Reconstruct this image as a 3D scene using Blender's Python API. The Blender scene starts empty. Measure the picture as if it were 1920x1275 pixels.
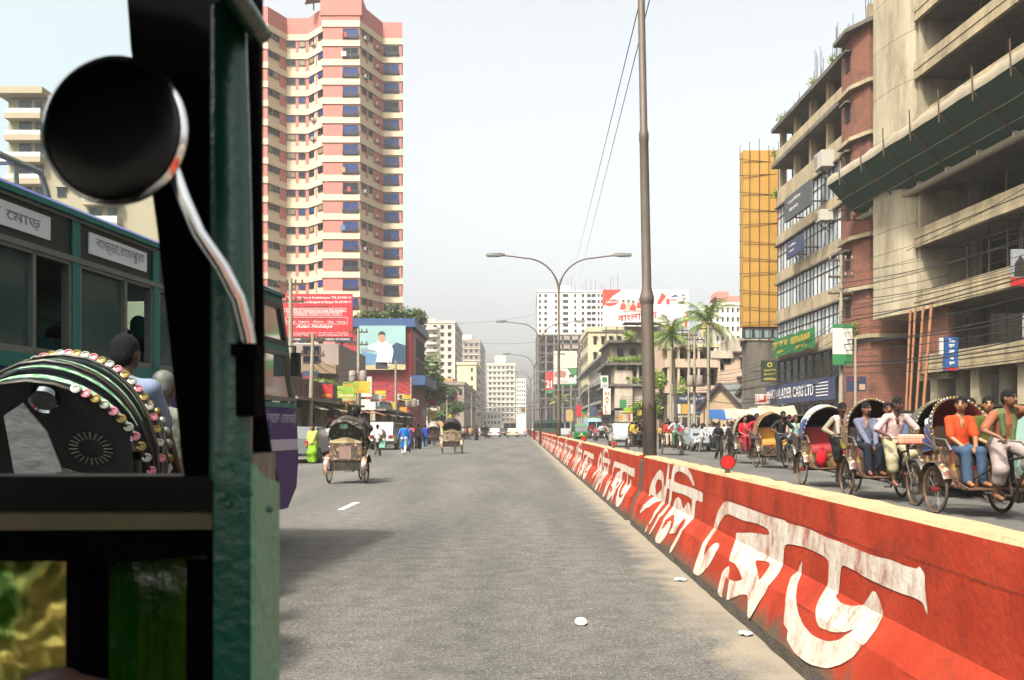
import bpy, math, random
import numpy as np
from mathutils import Vector, Matrix
from mathutils.geometry import tessellate_polygon
R = math.radians
rnd = random.Random(7)
SC = bpy.context.scene
COL = SC.collection
# ---------------------------------------------------------------- camera, sky, sun, exposure
F, CX, CY, H = 1650.0, 978.0, 803.0, 1.4        # lens in photo pixels, vanishing point, eye height
cam = bpy.data.cameras.new('camera'); camo = bpy.data.objects.new('camera', cam); COL.objects.link(camo)
camo.location = (0, 0, H); camo.rotation_euler = (R(90), 0, 0)
cam.sensor_width = 36.0; cam.lens = F/1920*36
cam.shift_x = (960-CX)/1920; cam.shift_y = (CY-637.5)/1920
cam.clip_start = 0.05; cam.clip_end = 6000
cam.dof.use_dof = True; cam.dof.focus_distance = 13.0; cam.dof.aperture_fstop = 8.0
SC.camera = camo
SUN_EL, SUN_AZ = R(55), R(214)                  # azimuth clockwise from +Y (road direction): from behind and to the left
wd = bpy.data.worlds.new('World'); SC.world = wd; wd.use_nodes = True
nt = wd.node_tree; bg = nt.nodes['Background']
sky = nt.nodes.new('ShaderNodeTexSky'); sky.sky_type = 'NISHITA'; sky.sun_disc = False
sky.sun_elevation = SUN_EL; sky.sun_rotation = SUN_AZ; sky.altitude = 0
sky.air_density = 0.85; sky.dust_density = 10.0; sky.ozone_density = 0.7
hs = nt.nodes.new('ShaderNodeHueSaturation'); hs.inputs['Saturation'].default_value = .24; hs.inputs['Value'].default_value = 1.0   # dust-whitened sky
nt.links.new(sky.outputs[0], hs.inputs['Color']); tn = nt.nodes.new('ShaderNodeMix'); tn.data_type = 'RGBA'; tn.blend_type = 'MULTIPLY'; tn.inputs[0].default_value = 1; tn.inputs[7].default_value = (.985, 1, .965, 1)
nt.links.new(hs.outputs[0], tn.inputs[6]); nt.links.new(tn.outputs[2], bg.inputs[0]); bg.inputs[1].default_value = 0.15
sl = bpy.data.lights.new('sun', 'SUN'); sl.energy = 3.9; sl.angle = R(5); sl.color = (1, .94, .85)
so = bpy.data.objects.new('sun', sl); COL.objects.link(so)
sd = Vector((math.sin(SUN_AZ)*math.cos(SUN_EL), math.cos(SUN_AZ)*math.cos(SUN_EL), math.sin(SUN_EL)))
so.rotation_euler = (-sd).to_track_quat('-Z', 'Y').to_euler(); so.location = (-20, -30, 60)
SC.view_settings.view_transform = 'Standard'; SC.view_settings.look = 'None'
SC.view_settings.exposure = 1.56; SC.view_settings.gamma = 1.0; SC.view_settings.use_curve_mapping = False
SC.cycles.max_bounces = 6; SC.cycles.diffuse_bounces = 3; SC.cycles.glossy_bounces = 3
SC.cycles.transmission_bounces = 4; SC.cycles.volume_bounces = 0; SC.cycles.transparent_max_bounces = 8
SC.cycles.use_denoising = True
SC.cycles.caustics_reflective = False; SC.cycles.caustics_refractive = False
# ---------------------------------------------------------------- helpers
def at(x, y, Y):                                # photo pixel at distance Y -> place in the street
    return Vector(((x-CX)*Y/F, Y, H+(CY-y)*Y/F))
def PX(x, Y): return (x-CX)*Y/F
def PZ(y, Y): return H+(CY-y)*Y/F
def lin(h):
    h = h.lstrip('#'); c = [int(h[i:i+2], 16)/255 for i in (0, 2, 4)]
    return tuple(x/12.92 if x <= .04045 else ((x+.055)/1.055)**2.4 for x in c)
MATS = {}
ALB = .47                                       # photo-picked colours -> reflectances
def N(nt, t, **kw):
    n = nt.nodes.new(t)
    for k, v in kw.items():
        if hasattr(n, k): setattr(n, k, v)
    return n
def mat(name, col, rough=.65, metal=0., var=.18, scale=2.5, bump=0., bscale=30., spec=.35, dirt=None, dscale=.6, damt=.5, emit=0.):
    if name in MATS: return MATS[name]
    if isinstance(col, str): col = lin(col)
    col = tuple(c*ALB for c in col)
    m = bpy.data.materials.new(name); m.use_nodes = True; t = m.node_tree
    b = t.nodes['Principled BSDF']; b.inputs['Roughness'].default_value = rough
    b.inputs['Metallic'].default_value = metal; b.inputs['Specular IOR Level'].default_value = spec
    g = N(t, 'ShaderNodeNewGeometry')
    src = None
    if var > 0:
        n = N(t, 'ShaderNodeTexNoise'); n.inputs['Scale'].default_value = scale; n.inputs['Detail'].default_value = 5
        n.inputs['Roughness'].default_value = .65
        t.links.new(g.outputs['Position'], n.inputs['Vector'])
        mx = N(t, 'ShaderNodeMix', data_type='RGBA')
        mx.inputs[6].default_value = (*[c*(1-var) for c in col], 1); mx.inputs[7].default_value = (*[min(1, c*(1+var)) for c in col], 1)
        t.links.new(n.outputs['Fac'], mx.inputs[0]); src = mx.outputs[2]
    if dirt is not None:
        if isinstance(dirt, str): dirt = lin(dirt)
        mp = N(t, 'ShaderNodeMapping'); mp.inputs['Scale'].default_value = (1, 1, .28)
        n2 = N(t, 'ShaderNodeTexNoise'); n2.inputs['Scale'].default_value = dscale; n2.inputs['Detail'].default_value = 8
        n2.inputs['Roughness'].default_value = .72
        t.links.new(g.outputs['Position'], mp.inputs[0]); t.links.new(mp.outputs[0], n2.inputs['Vector'])
        rp = N(t, 'ShaderNodeMapRange'); rp.inputs[1].default_value = .43; rp.inputs[2].default_value = .64; rp.inputs[4].default_value = damt
        t.links.new(n2.outputs['Fac'], rp.inputs[0])
        m2 = N(t, 'ShaderNodeMix', data_type='RGBA'); m2.inputs[7].default_value = (*dirt, 1)
        if src: t.links.new(src, m2.inputs[6])
        else: m2.inputs[6].default_value = (*col, 1)
        mq = N(t, 'ShaderNodeMapping'); mq.inputs['Scale'].default_value = (dscale*6, dscale*6, dscale*.35); t.links.new(g.outputs['Position'], mq.inputs[0])
        n4 = N(t, 'ShaderNodeTexNoise'); n4.inputs['Scale'].default_value = 1.0; n4.inputs['Detail'].default_value = 6; t.links.new(mq.outputs[0], n4.inputs['Vector'])
        r4 = N(t, 'ShaderNodeMapRange'); r4.inputs[1].default_value = .52; r4.inputs[2].default_value = .75; r4.inputs[4].default_value = damt*.9; t.links.new(n4.outputs['Fac'], r4.inputs[0])
        mm = N(t, 'ShaderNodeMath', operation='MAXIMUM'); t.links.new(rp.outputs[0], mm.inputs[0]); t.links.new(r4.outputs[0], mm.inputs[1])
        t.links.new(mm.outputs[0], m2.inputs[0]); src = m2.outputs[2]
    if src: t.links.new(src, b.inputs['Base Color'])
    else: b.inputs['Base Color'].default_value = (*col, 1)
    if bump > 0:
        n3 = N(t, 'ShaderNodeTexNoise'); n3.inputs['Scale'].default_value = bscale; n3.inputs['Detail'].default_value = 4
        t.links.new(g.outputs['Position'], n3.inputs['Vector'])
        bp = N(t, 'ShaderNodeBump'); bp.inputs['Strength'].default_value = bump; bp.inputs['Distance'].default_value = .02
        t.links.new(n3.outputs['Fac'], bp.inputs['Height']); t.links.new(bp.outputs[0], b.inputs['Normal'])
    m.diffuse_color = (*col, 1); MATS[name] = m
    return m
def tag(o, label=None, cat=None, group=None, kind=None):
    if label: o['label'] = label
    if cat: o['category'] = cat
    if group: o['group'] = group
    if kind: o['kind'] = kind
    return o
def empty(name, loc=(0, 0, 0), rz=0, label=None, cat=None, group=None):
    o = bpy.data.objects.new(name, None); COL.objects.link(o); o.location = loc; o.rotation_euler = (0, 0, rz)
    o.empty_display_size = .2
    return tag(o, label, cat, group)
def link(name, me, parent=None, loc=None, rot=None, mats=None):
    o = bpy.data.objects.new(name, me); COL.objects.link(o)
    if parent: o.parent = parent
    if loc is not None: o.location = loc
    if rot is not None: o.rotation_euler = rot
    if mats:
        for i, m in enumerate(mats):
            o.material_slots[i].link = 'OBJECT'; o.material_slots[i].material = m
    return o
def copy_tree(o, parent=None):
    c = o.copy(); COL.objects.link(c); c.parent = parent
    for ch in list(o.children): copy_tree(ch, c)
    return c
def frame_from(p0, p1):
    d = (Vector(p1)-Vector(p0)); L = d.length; d = d/L if L > 1e-9 else Vector((0, 0, 1))
    a = Vector((0, 0, 1)) if abs(d.z) < .95 else Vector((1, 0, 0))
    u = d.cross(a).normalized(); v = u.cross(d)
    return d, u, v, L
class MB:
    def __init__(s): s.v = []; s.f = []; s.m = []; s.M = None
    def add(s, vs, fs, mi=0):
        n = len(s.v)
        if s.M is not None: vs = [s.M @ Vector(p) for p in vs]
        s.v += [tuple(p) for p in vs]; s.f += [tuple(i+n for i in f) for f in fs]; s.m += [mi]*len(fs)
        return s
    def box(s, x0, x1, y0, y1, z0, z1, mi=0):
        vs = [(x, y, z) for z in (z0, z1) for y in (y0, y1) for x in (x0, x1)]
        return s.add(vs, [(0, 2, 3, 1), (4, 5, 7, 6), (0, 1, 5, 4), (1, 3, 7, 5), (3, 2, 6, 7), (2, 0, 4, 6)], mi)
    def cbox(s, c, d, mi=0, rz=0, M=None):
        m = (M if M is not None else Matrix.Rotation(rz, 3, 'Z'))
        vs = [Vector(c)+m @ Vector((x*d[0]/2, y*d[1]/2, z*d[2]/2)) for z in (-1, 1) for y in (-1, 1) for x in (-1, 1)]
        return s.add(vs, [(0, 2, 3, 1), (4, 5, 7, 6), (0, 1, 5, 4), (1, 3, 7, 5), (3, 2, 6, 7), (2, 0, 4, 6)], mi)
    def beam(s, p0, p1, w, h, mi=0):
        d, u, v, L = frame_from(p0, p1); vs = []
        for p in (p0, p1):
            for a, b in ((-1, -1), (1, -1), (1, 1), (-1, 1)): vs.append(Vector(p)+u*a*w/2+v*b*h/2)
        return s.add(vs, [(0, 3, 2, 1), (4, 5, 6, 7), (0, 1, 5, 4), (1, 2, 6, 5), (2, 3, 7, 6), (3, 0, 4, 7)], mi)
    def cyl(s, p0, p1, r0, r1=None, n=10, mi=0, caps=True):
        if r1 is None: r1 = r0
        d, u, v, L = frame_from(p0, p1); vs = []
        for p, r in ((p0, r0), (p1, r1)):
            for k in range(n):
                a = 2*math.pi*k/n; vs.append(Vector(p)+u*math.cos(a)*r+v*math.sin(a)*r)
        fs = [(k, (k+1) % n, n+(k+1) % n, n+k) for k in range(n)]
        if caps: fs += [tuple(range(n))[::-1], tuple(range(n, 2*n))]
        return s.add(vs, fs, mi)
    def tube(s, pts, r, n=6, mi=0, closed=False):
        pts = [Vector(p) for p in pts]; K = len(pts); vs = []; rs = r if isinstance(r, (list, tuple)) else [r]*K
        u = None
        for i, p in enumerate(pts):
            a = pts[(i-1) % K] if (i > 0 or closed) else p; b = pts[(i+1) % K] if (i < K-1 or closed) else p
            d = (b-a).normalized()
            if u is None: u = frame_from(a, b)[1]
            u = (u-d*u.dot(d)).normalized(); v = d.cross(u)
            for k in range(n):
                t = 2*math.pi*k/n; vs.append(p+u*math.cos(t)*rs[i]+v*math.sin(t)*rs[i])
        fs = []
        for i in range(K if closed else K-1):
            j = (i+1) % K
            fs += [(i*n+k, i*n+(k+1) % n, j*n+(k+1) % n, j*n+k) for k in range(n)]
        if not closed: fs += [tuple(range(n))[::-1], tuple(range((K-1)*n, K*n))]
        return s.add(vs, fs, mi)
    def lathe(s, prof, n=16, M=None, mi=0):
        vs = []
        for r, z in prof:
            for k in range(n):
                a = 2*math.pi*k/n; p = Vector((r*math.cos(a), r*math.sin(a), z)); vs.append(M @ p if M is not None else p)
        fs = [(i*n+k, i*n+(k+1) % n, (i+1)*n+(k+1) % n, (i+1)*n+k) for i in range(len(prof)-1) for k in range(n)]
        return s.add(vs, fs, mi)
    def ell(s, c, r, n=10, mi=0, M=None):
        vs = []; fs = []; h = n//2+1
        for i in range(h+1):
            t = math.pi*i/h
            for k in range(n):
                a = 2*math.pi*k/n; p = Vector((r[0]*math.sin(t)*math.cos(a), r[1]*math.sin(t)*math.sin(a), -r[2]*math.cos(t)))
                vs.append(Vector(c)+(M @ p if M is not None else p))
        fs = [(i*n+k, i*n+(k+1) % n, (i+1)*n+(k+1) % n, (i+1)*n+k) for i in range(h) for k in range(n)]
        return s.add(vs, fs, mi)
    def grid(s, rows, mi=0, two=False):
        n = len(rows[0]); vs = [p for r in rows for p in r]
        fs = [(i*n+k, i*n+k+1, (i+1)*n+k+1, (i+1)*n+k) for i in range(len(rows)-1) for k in range(n-1)]
        return s.add(vs, fs, mi)
    def prism(s, poly, o, u, v, th, mi=0, holes=()):
        o, u, v = Vector(o), Vector(u), Vector(v); w = u.cross(v)*th
        tri = tessellate_polygon([[Vector((a, b, 0)) for a, b in pl] for pl in [poly, *holes]])
        allp = [p for pl in [poly, *holes] for p in pl]; n = len(allp)
        vs = [o+u*a+v*b for a, b in allp]; vs += [p+w for p in vs]
        fs = [tuple(t) for t in tri]+[tuple(i+n for i in t[::-1]) for t in tri]; k = 0
        for pl in [poly, *holes]:
            m = len(pl); fs += [(k+i, k+(i+1) % m, k+(i+1) % m+n, k+i+n) for i in range(m)]; k += m
        return s.add(vs, fs, mi)
    def mesh(s, name, mats, smooth=None):
        me = bpy.data.meshes.new(name); me.from_pydata(s.v, [], s.f)
        for m in (mats if isinstance(mats, (list, tuple)) else [mats]): me.materials.append(m)
        me.polygons.foreach_set('material_index', s.m)
        if smooth:
            me.polygons.foreach_set('use_smooth', [True]*len(s.f)); me.set_sharp_from_angle(angle=R(smooth))
        me.update(); return me
    def build(s, name, mats, parent=None, smooth=None, **kw):
        o = link(name, s.mesh(name, mats, smooth), parent)
        return tag(o, **kw)
TXT = {}
def text_mesh(s, bold=0.0, shear=0.0):
    key = (s, bold, shear)
    if key in TXT: return TXT[key]
    c = bpy.data.curves.new('lettering', 'FONT'); c.body = s; c.resolution_u = 2; c.offset = bold; c.shear = shear
    o = bpy.data.objects.new('lettering', c)
    me = bpy.data.meshes.new_from_object(o); bpy.data.objects.remove(o)
    v = np.array([x.co[:] for x in me.vertices]) if len(me.vertices) else np.zeros((1, 3))
    TXT[key] = (me, v.min(0), v.max(0)); return TXT[key]
def lettering(s, m, parent, o, u, v, w=None, h=None, bold=.0, shear=0., name='lettering', off=.012):
    """flat lettering fitted to a w x h rectangle with its lower left corner at o, along u and v"""
    me, a, b = text_mesh(s, bold, shear); o, u, v = Vector(o), Vector(u).normalized(), Vector(v).normalized()
    n = u.cross(v); sw, sh = b[0]-a[0], b[1]-a[1]
    if w is None: w = sw*h/sh
    if h is None: h = sh*w/sw
    me2 = me.copy(); co = np.array([x.co[:] for x in me2.vertices])
    P = np.outer((co[:, 0]-a[0])*w/sw, np.array(u))+np.outer((co[:, 1]-a[1])*h/sh, np.array(v))+np.array(o+n*off)
    me2.vertices.foreach_set('co', P.astype(np.float32).ravel()); me2.materials.clear(); me2.materials.append(m)
    me2.update(); ob = link(name, me2, parent); return ob
# ---------------------------------------------------------------- ground, road, pavement
def road_material():
    m = bpy.data.materials.new('asphalt'); m.use_nodes = True; t = m.node_tree; b = t.nodes['Principled BSDF']
    b.inputs['Roughness'].default_value = .88; b.inputs['Specular IOR Level'].default_value = .25
    g = N(t, 'ShaderNodeNewGeometry'); L = t.links.new
    big = N(t, 'ShaderNodeTexNoise'); big.inputs['Scale'].default_value = .35; big.inputs['Detail'].default_value = 6
    mp = N(t, 'ShaderNodeMapping'); mp.inputs['Scale'].default_value = (2.4, .35, 1); L(g.outputs['Position'], mp.inputs[0]); L(mp.outputs[0], big.inputs['Vector'])
    r1 = N(t, 'ShaderNodeValToRGB'); e = r1.color_ramp.elements
    e[0].position = .32; e[0].color = (.033, .032, .028, 1); e[1].position = .68; e[1].color = (.061, .057, .049, 1); L(big.outputs['Fac'], r1.inputs[0])
    fine = N(t, 'ShaderNodeTexNoise'); fine.inputs['Scale'].default_value = 70; fine.inputs['Detail'].default_value = 3; L(g.outputs['Position'], fine.inputs['Vector'])
    def mulnoise(src, sc, lo, hi, det=3):
        q = N(t, 'ShaderNodeTexNoise'); q.inputs['Scale'].default_value = sc; q.inputs['Detail'].default_value = det; L(g.outputs['Position'], q.inputs['Vector'])
        r = N(t, 'ShaderNodeMapRange'); r.inputs[1].default_value = .33; r.inputs[2].default_value = .67; r.inputs[3].default_value = lo; r.inputs[4].default_value = hi; L(q.outputs['Fac'], r.inputs[0])
        v = N(t, 'ShaderNodeVectorMath', operation='SCALE'); L(src, v.inputs[0]); L(r.outputs[0], v.inputs['Scale']); return v.outputs[0]
    hsv = mulnoise(mulnoise(mulnoise(r1.outputs[0], 95, .48, 1.52, 2), 34, .68, 1.32), 5, .8, 1.2, 6)
    vo = N(t, 'ShaderNodeTexVoronoi'); vo.inputs['Scale'].default_value = 46; L(g.outputs['Position'], vo.inputs['Vector'])
    mr = N(t, 'ShaderNodeMapRange'); mr.inputs[1].default_value = .0; mr.inputs[2].default_value = .32; mr.inputs[3].default_value = .85; mr.inputs[4].default_value = 0; L(vo.outputs['Distance'], mr.inputs[0])
    sp = N(t, 'ShaderNodeSeparateColor'); L(vo.outputs['Color'], sp.inputs[0])
    gt = N(t, 'ShaderNodeMath', operation='GREATER_THAN'); gt.inputs[1].default_value = .72; L(sp.outputs[0], gt.inputs[0])
    mu = N(t, 'ShaderNodeMath', operation='MULTIPLY'); L(gt.outputs[0], mu.inputs[0]); L(mr.outputs[0], mu.inputs[1])
    m2 = N(t, 'ShaderNodeMix', data_type='RGBA'); m2.inputs[7].default_value = (.20, .19, .16, 1); L(mu.outputs[0], m2.inputs[0]); L(hsv, m2.inputs[6])
    # sandy dust lying along the foot of the divider
    sx = N(t, 'ShaderNodeSeparateXYZ'); L(g.outputs['Position'], sx.inputs[0])
    d1 = N(t, 'ShaderNodeMapRange'); d1.inputs[1].default_value = .75; d1.inputs[2].default_value = 1.62; L(sx.outputs[0], d1.inputs[0])
    d2 = N(t, 'ShaderNodeMapRange'); d2.inputs[1].default_value = 3.2; d2.inputs[2].default_value = 2.4; L(sx.outputs[0], d2.inputs[0])
    dn = N(t, 'ShaderNodeTexNoise'); dn.inputs['Scale'].default_value = 2.3; dn.inputs['Detail'].default_value = 7; L(g.outputs['Position'], dn.inputs['Vector'])
    dm = N(t, 'ShaderNodeMath', operation='MULTIPLY'); L(d1.outputs[0], dm.inputs[0]); L(d2.outputs[0], dm.inputs[1])
    da = N(t, 'ShaderNodeMath', operation='ADD'); L(dm.outputs[0], da.inputs[0]); L(dn.outputs['Fac'], da.inputs[1])
    db = N(t, 'ShaderNodeMapRange'); db.inputs[1].default_value = .95; db.inputs[2].default_value = 1.35; db.inputs[4].default_value = .7; L(da.outputs[0], db.inputs[0])
    m3 = N(t, 'ShaderNodeMix', data_type='RGBA'); m3.inputs[7].default_value = (.15, .122, .086, 1); L(db.outputs[0], m3.inputs[0]); L(m2.outputs[2], m3.inputs[6])
    L(m3.outputs[2], b.inputs['Base Color'])
    bp = N(t, 'ShaderNodeBump'); bp.inputs['Strength'].default_value = .5; bp.inputs['Distance'].default_value = .006
    L(fine.outputs['Fac'], bp.inputs['Height']); L(bp.outputs[0], b.inputs['Normal'])
    return m
ASPH = road_material()
DUST = mat('dusty earth', '#8f8470', .95, var=.25, scale=.4)
PAVE = mat('pavement concrete', '#8d877a', .9, var=.2, scale=1.2, dirt='#4c463c', dscale=.7)
MB().add([(-2500, -300, -.02), (2500, -300, -.02), (2500, 5000, -.02), (-2500, 5000, -.02)], [(0, 1, 2, 3)]).build('ground', DUST, kind='structure')
def strip(x0, x1, y0, y1, z, n=40):
    b = MB(); ys = [y0+(y1-y0)*i/n for i in range(n+1)]
    b.grid([[(x0, y, z), (x1, y, z)] for y in ys]); return b
strip(-12.2, 17.0, -40, 900, 0).build('road', ASPH, kind='structure')
def pave(name, x0, x1, y0, y1):
    MB().box(x0, x1, y0, y1, -.05, .13).build(name, PAVE, kind='structure')
pave('pavement_left', -12.62, -11.6, 20, 620); pave('pavement_right', 15.2, 26, 20, 96); pave('pavement_right_far', 11.6, 13.2, 96.2, 620)
WHITE = mat('white paint', '#dcd8cc', .6, var=.1, scale=6)
for k, (y0, y1) in enumerate(((15.1, 16.6),)):
    b = MB().box(-3.16, -3.05, y0, y1, .002, .006).build('lane_marking', WHITE, kind='structure')
# dark patches of spilt tar on the road (flat stains)
TAR = mat('tar stain', '#5d5a54', .9, var=.6, scale=45)
SAND = mat('white litter', '#e6e2da', .7, var=.05)
def blot(x, y, w, d, seed):
    r = random.Random(seed); n = 26; ph = [r.uniform(0, 6.3) for _ in range(4)]
    q = lambda a: .7+.25*math.sin(2*a+ph[0])+.18*math.sin(3*a+ph[1])+.12*math.sin(5*a+ph[2])+.1*math.sin(9*a+ph[3])
    return [(x+w*math.cos(2*math.pi*i/n)*q(2*math.pi*i/n), y+d*math.sin(2*math.pi*i/n)*q(2*math.pi*i/n), .003) for i in range(n)]
b = MB(); k = 0
for (px, py, w) in ((887, 1032, .09), (905, 997, .1), (916, 978, .1), (912, 970, .05), (922, 946, .07), (1062, 1022, .16), (1075, 990, .16), (1060, 994, .07),
                    (1062, 954, .08), (1090, 949, .09), (932, 1118, .05), (836, 1160, .04), (905, 1218, .03), (933, 1238, .04), (1225, 1250, .05), (1005, 1270, .04),
                    (925, 936, .08), (1102, 934, .1), (880, 1045, .05), (824, 936, .1), (1056, 942, .1)):
    Y = H*F/(py-CY); k += 1; b.add(blot(PX(px, Y), Y, w, w*1.1, k), [tuple(range(26))])
b.build('tar_stains', TAR, kind='stuff')
def litter(px, py, r, name, label, crumple=False):
    Y = H*F/(py-CY); x = PX(px, Y); b = MB(); rr = random.Random(int(px))
    n = 14; ring = [(x+r*math.cos(2*math.pi*i/n)*rr.uniform(.9, 1.05), Y+r*math.sin(2*math.pi*i/n)*rr.uniform(.9, 1.05), .008+rr.uniform(0, .012 if crumple else .002)) for i in range(n)]
    ring2 = [(p[0], p[1], p[2]+.006) for p in ring]; c = (x, Y, .03 if crumple else .018)
    b.add(ring+ring2+[c], [(i, (i+1) % n, n+(i+1) % n, n+i) for i in range(n)]+[(n+i, n+(i+1) % n, 2*n) for i in range(n)])
    b.build(name, SAND, label=label, cat='litter')
Y = H*F/(1172-CY); M = Matrix.Translation((PX(1089, Y), Y, .022)) @ Matrix.Rotation(R(26), 4, 'X')
MB().lathe([(0, .0), (.034, .001), (.04, .008), (.043, .008), (.043, .003), (.036, -.005), (0, -.006)], 22, M).build('cup_lid', SAND, smooth=40, label='round white lid lying alone in the middle of the road', cat='litter')
litter(1398, 1191, .05, 'paper_scrap', 'crumpled white paper scrap by the divider foot, nearer of the two', True)
litter(1276, 1089, .06, 'paper_scrap', 'crumpled white paper scrap by the divider foot, farther of the two', True)
litter(1045, 831, .15, 'paper_scrap', 'small pale paper scrap on the road far along the divider', True)
# ---------------------------------------------------------------- red divider
PROF = [(1.58, 0), (1.585, .085), (1.66, .34), (1.76, .488), (1.785, .975), (1.80, .995), (1.985, .995), (2.0, .97), (2.03, .488), (2.13, .34), (2.20, .085), (2.205, 0)]
def barrier_mats():
    m = bpy.data.materials.new('red barrier paint'); m.use_nodes = True; t = m.node_tree; b = t.nodes['Principled BSDF']; L = t.links.new
    b.inputs['Roughness'].default_value = .85; b.inputs['Specular IOR Level'].default_value = .08
    g = N(t, 'ShaderNodeNewGeometry')
    n = N(t, 'ShaderNodeTexNoise'); n.inputs['Scale'].default_value = 2.2; n.inputs['Detail'].default_value = 7; L(g.outputs['Position'], n.inputs['Vector'])
    r = N(t, 'ShaderNodeValToRGB'); e = r.color_ramp.elements; e[0].position = .3; e[0].color = (.155, .0155, .0065, 1); e[1].position = .66; e[1].color = (.215, .026, .011, 1); L(n.outputs['Fac'], r.inputs[0])
    mp = N(t, 'ShaderNodeMapping'); mp.inputs['Scale'].default_value = (1, 1.3, .9); L(g.outputs['Position'], mp.inputs[0])
    n2 = N(t, 'ShaderNodeTexNoise'); n2.inputs['Scale'].default_value = 1.7; n2.inputs['Detail'].default_value = 9; n2.inputs['Roughness'].default_value = .75; L(mp.outputs[0], n2.inputs['Vector'])
    mr = N(t, 'ShaderNodeMapRange'); mr.inputs[1].default_value = .49; mr.inputs[2].default_value = .72; mr.inputs[4].default_value = .8; L(n2.outputs['Fac'], mr.inputs[0])
    m1 = N(t, 'ShaderNodeMix', data_type='RGBA'); m1.inputs[7].default_value = (.035, .010, .006, 1); L(mr.outputs[0], m1.inputs[0]); L(r.outputs[0], m1.inputs[6])
    sk = N(t, 'ShaderNodeTexNoise'); sk.inputs['Scale'].default_value = 55; sk.inputs['Detail'].default_value = 3; L(g.outputs['Position'], sk.inputs['Vector']); s2 = N(t, 'ShaderNodeMapRange'); s2.inputs[1].default_value = .62; s2.inputs[2].default_value = .72; s2.inputs[4].default_value = .7; L(sk.outputs['Fac'], s2.inputs[0]); m0 = N(t, 'ShaderNodeMix', data_type='RGBA'); m0.inputs[7].default_value = (.045, .02, .014, 1); L(s2.outputs[0], m0.inputs[0]); L(m1.outputs[2], m0.inputs[6]); m1 = m0
    # road grime splashed on the foot of the wall
    sx = N(t, 'ShaderNodeSeparateXYZ'); L(g.outputs['Position'], sx.inputs[0])
    n3 = N(t, 'ShaderNodeTexNoise'); n3.inputs['Scale'].default_value = 5; n3.inputs['Detail'].default_value = 8; L(g.outputs['Position'], n3.inputs['Vector'])
    ml = N(t, 'ShaderNodeMath', operation='MULTIPLY'); ml.inputs[1].default_value = .34; L(n3.outputs['Fac'], ml.inputs[0])
    sb = N(t, 'ShaderNodeMath', operation='SUBTRACT'); L(sx.outputs[2], sb.inputs[0]); L(ml.outputs[0], sb.inputs[1])
    m4 = N(t, 'ShaderNodeMapRange'); m4.inputs[1].default_value = .05; m4.inputs[2].default_value = -.09; m4.inputs[4].default_value = .95; L(sb.outputs[0], m4.inputs[0])
    m2 = N(t, 'ShaderNodeMix', data_type='RGBA'); m2.inputs[7].default_value = (.05, .04, .026, 1); L(m4.outputs[0], m2.inputs[0]); L(m1.outputs[2], m2.inputs[6])
    L(m2.outputs[2], b.inputs['Base Color'])
    n5 = N(t, 'ShaderNodeTexNoise'); n5.inputs['Scale'].default_value = 26; n5.inputs['Detail'].default_value = 6; L(g.outputs['Position'], n5.inputs['Vector'])
    bp = N(t, 'ShaderNodeBump'); bp.inputs['Strength'].default_value = .45; bp.inputs['Distance'].default_value = .012; L(n5.outputs['Fac'], bp.inputs['Height']); L(bp.outputs[0], b.inputs['Normal'])
    c = mat('barrier bare concrete', '#b59a72', .9, var=.25, scale=9, bump=.5, bscale=40, dirt='#6d5a40', dscale=3, damt=.5)
    k = mat('barrier toe grime', '#4b4234', .95, var=.5, scale=14, bump=.7, bscale=50)
    return [m, c, k]
BM = barrier_mats()
CRK = mat('barrier crack', '#3a1a10', .95, var=.3, scale=20)
def profpt(s):                                   # s = index along the profile with fraction
    i = max(0, min(int(s), len(PROF)-2)); f = s-i
    return (PROF[i][0]+(PROF[i+1][0]-PROF[i][0])*f, PROF[i][1]+(PROF[i+1][1]-PROF[i][1])*f)
def barrier(y0, y1, label, xo=0.0, step=None):
    n = max(2, int((y1-y0)/(step or .35))); r = random.Random(int(y0*10)+3); b = MB(); rows = []
    for i in range(n+1):
        y = y0+(y1-y0)*i/n; row = []
        for j, (x, z) in enumerate(PROF):
            e = .0075 if j in (5, 6, 7) else .001 if j == 4 else (.008 if j in (0, 1) else .0008)
            row.append((x+r.uniform(-e, e), y, z+(r.uniform(-e, e) if z > 0 else 0)))
        rows.append(row)
    m = len(PROF); vs = [p for q in rows for p in q]; n0 = len(b.v); b.v += vs
    for i in range(n):
        for j in range(m-1):
            b.f.append((i*m+j, (i+1)*m+j, (i+1)*m+j+1, i*m+j+1)); b.m.append(2 if j in (0, 10) else (1 if j in (4, 5, 6) else 0))
    b.f.append(tuple(range(m))); b.m.append(0); b.f.append(tuple(range(n*m, n*m+m))[::-1]); b.m.append(0)
    o = b.build('concrete_divider', BM, label=label, cat='road divider', group='red painted road divider lengths')
    return o
BAR = [barrier(-4, 12.86, 'nearest length of red road divider with large white painted lettering', step=.22),
       barrier(13.42, 44.9, 'second length of red lettered road divider, between the first two lamp poles', step=.5),
       barrier(45.1, 72, 'third length of red road divider, between second and third lamp poles', step=1.5),
       barrier(72.2, 105, 'fourth length of red road divider, between third and fourth lamp poles', step=3),
       barrier(105.2, 320, 'farthest length of red road divider running off towards the traffic', step=8)]
def px_to_bar(px, py):                           # where on the divider's street face a painted point lies -> (Y, s)
    q = (px-CX)/(py-CY)
    for i in range(0, 4):
        (xa, za), (xb, zb) = PROF[i], PROF[i+1]
        den = (xb-xa)+q*(zb-za); f = (q*(H-za)-xa)/den if abs(den) > 1e-9 else -1
        if f <= 1.0 or i == 3:
            f = max(0, min(1, f)); X = xa+(xb-xa)*f; return (F*X/(px-CX), i+f)
C1 = lambda l: [px_to_bar(1180+x/6.375, 860+y/6.375) for x, y in l]
C2 = lambda l: [px_to_bar(1300+x/5.1, 920+y/5.1) for x, y in l]
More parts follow.
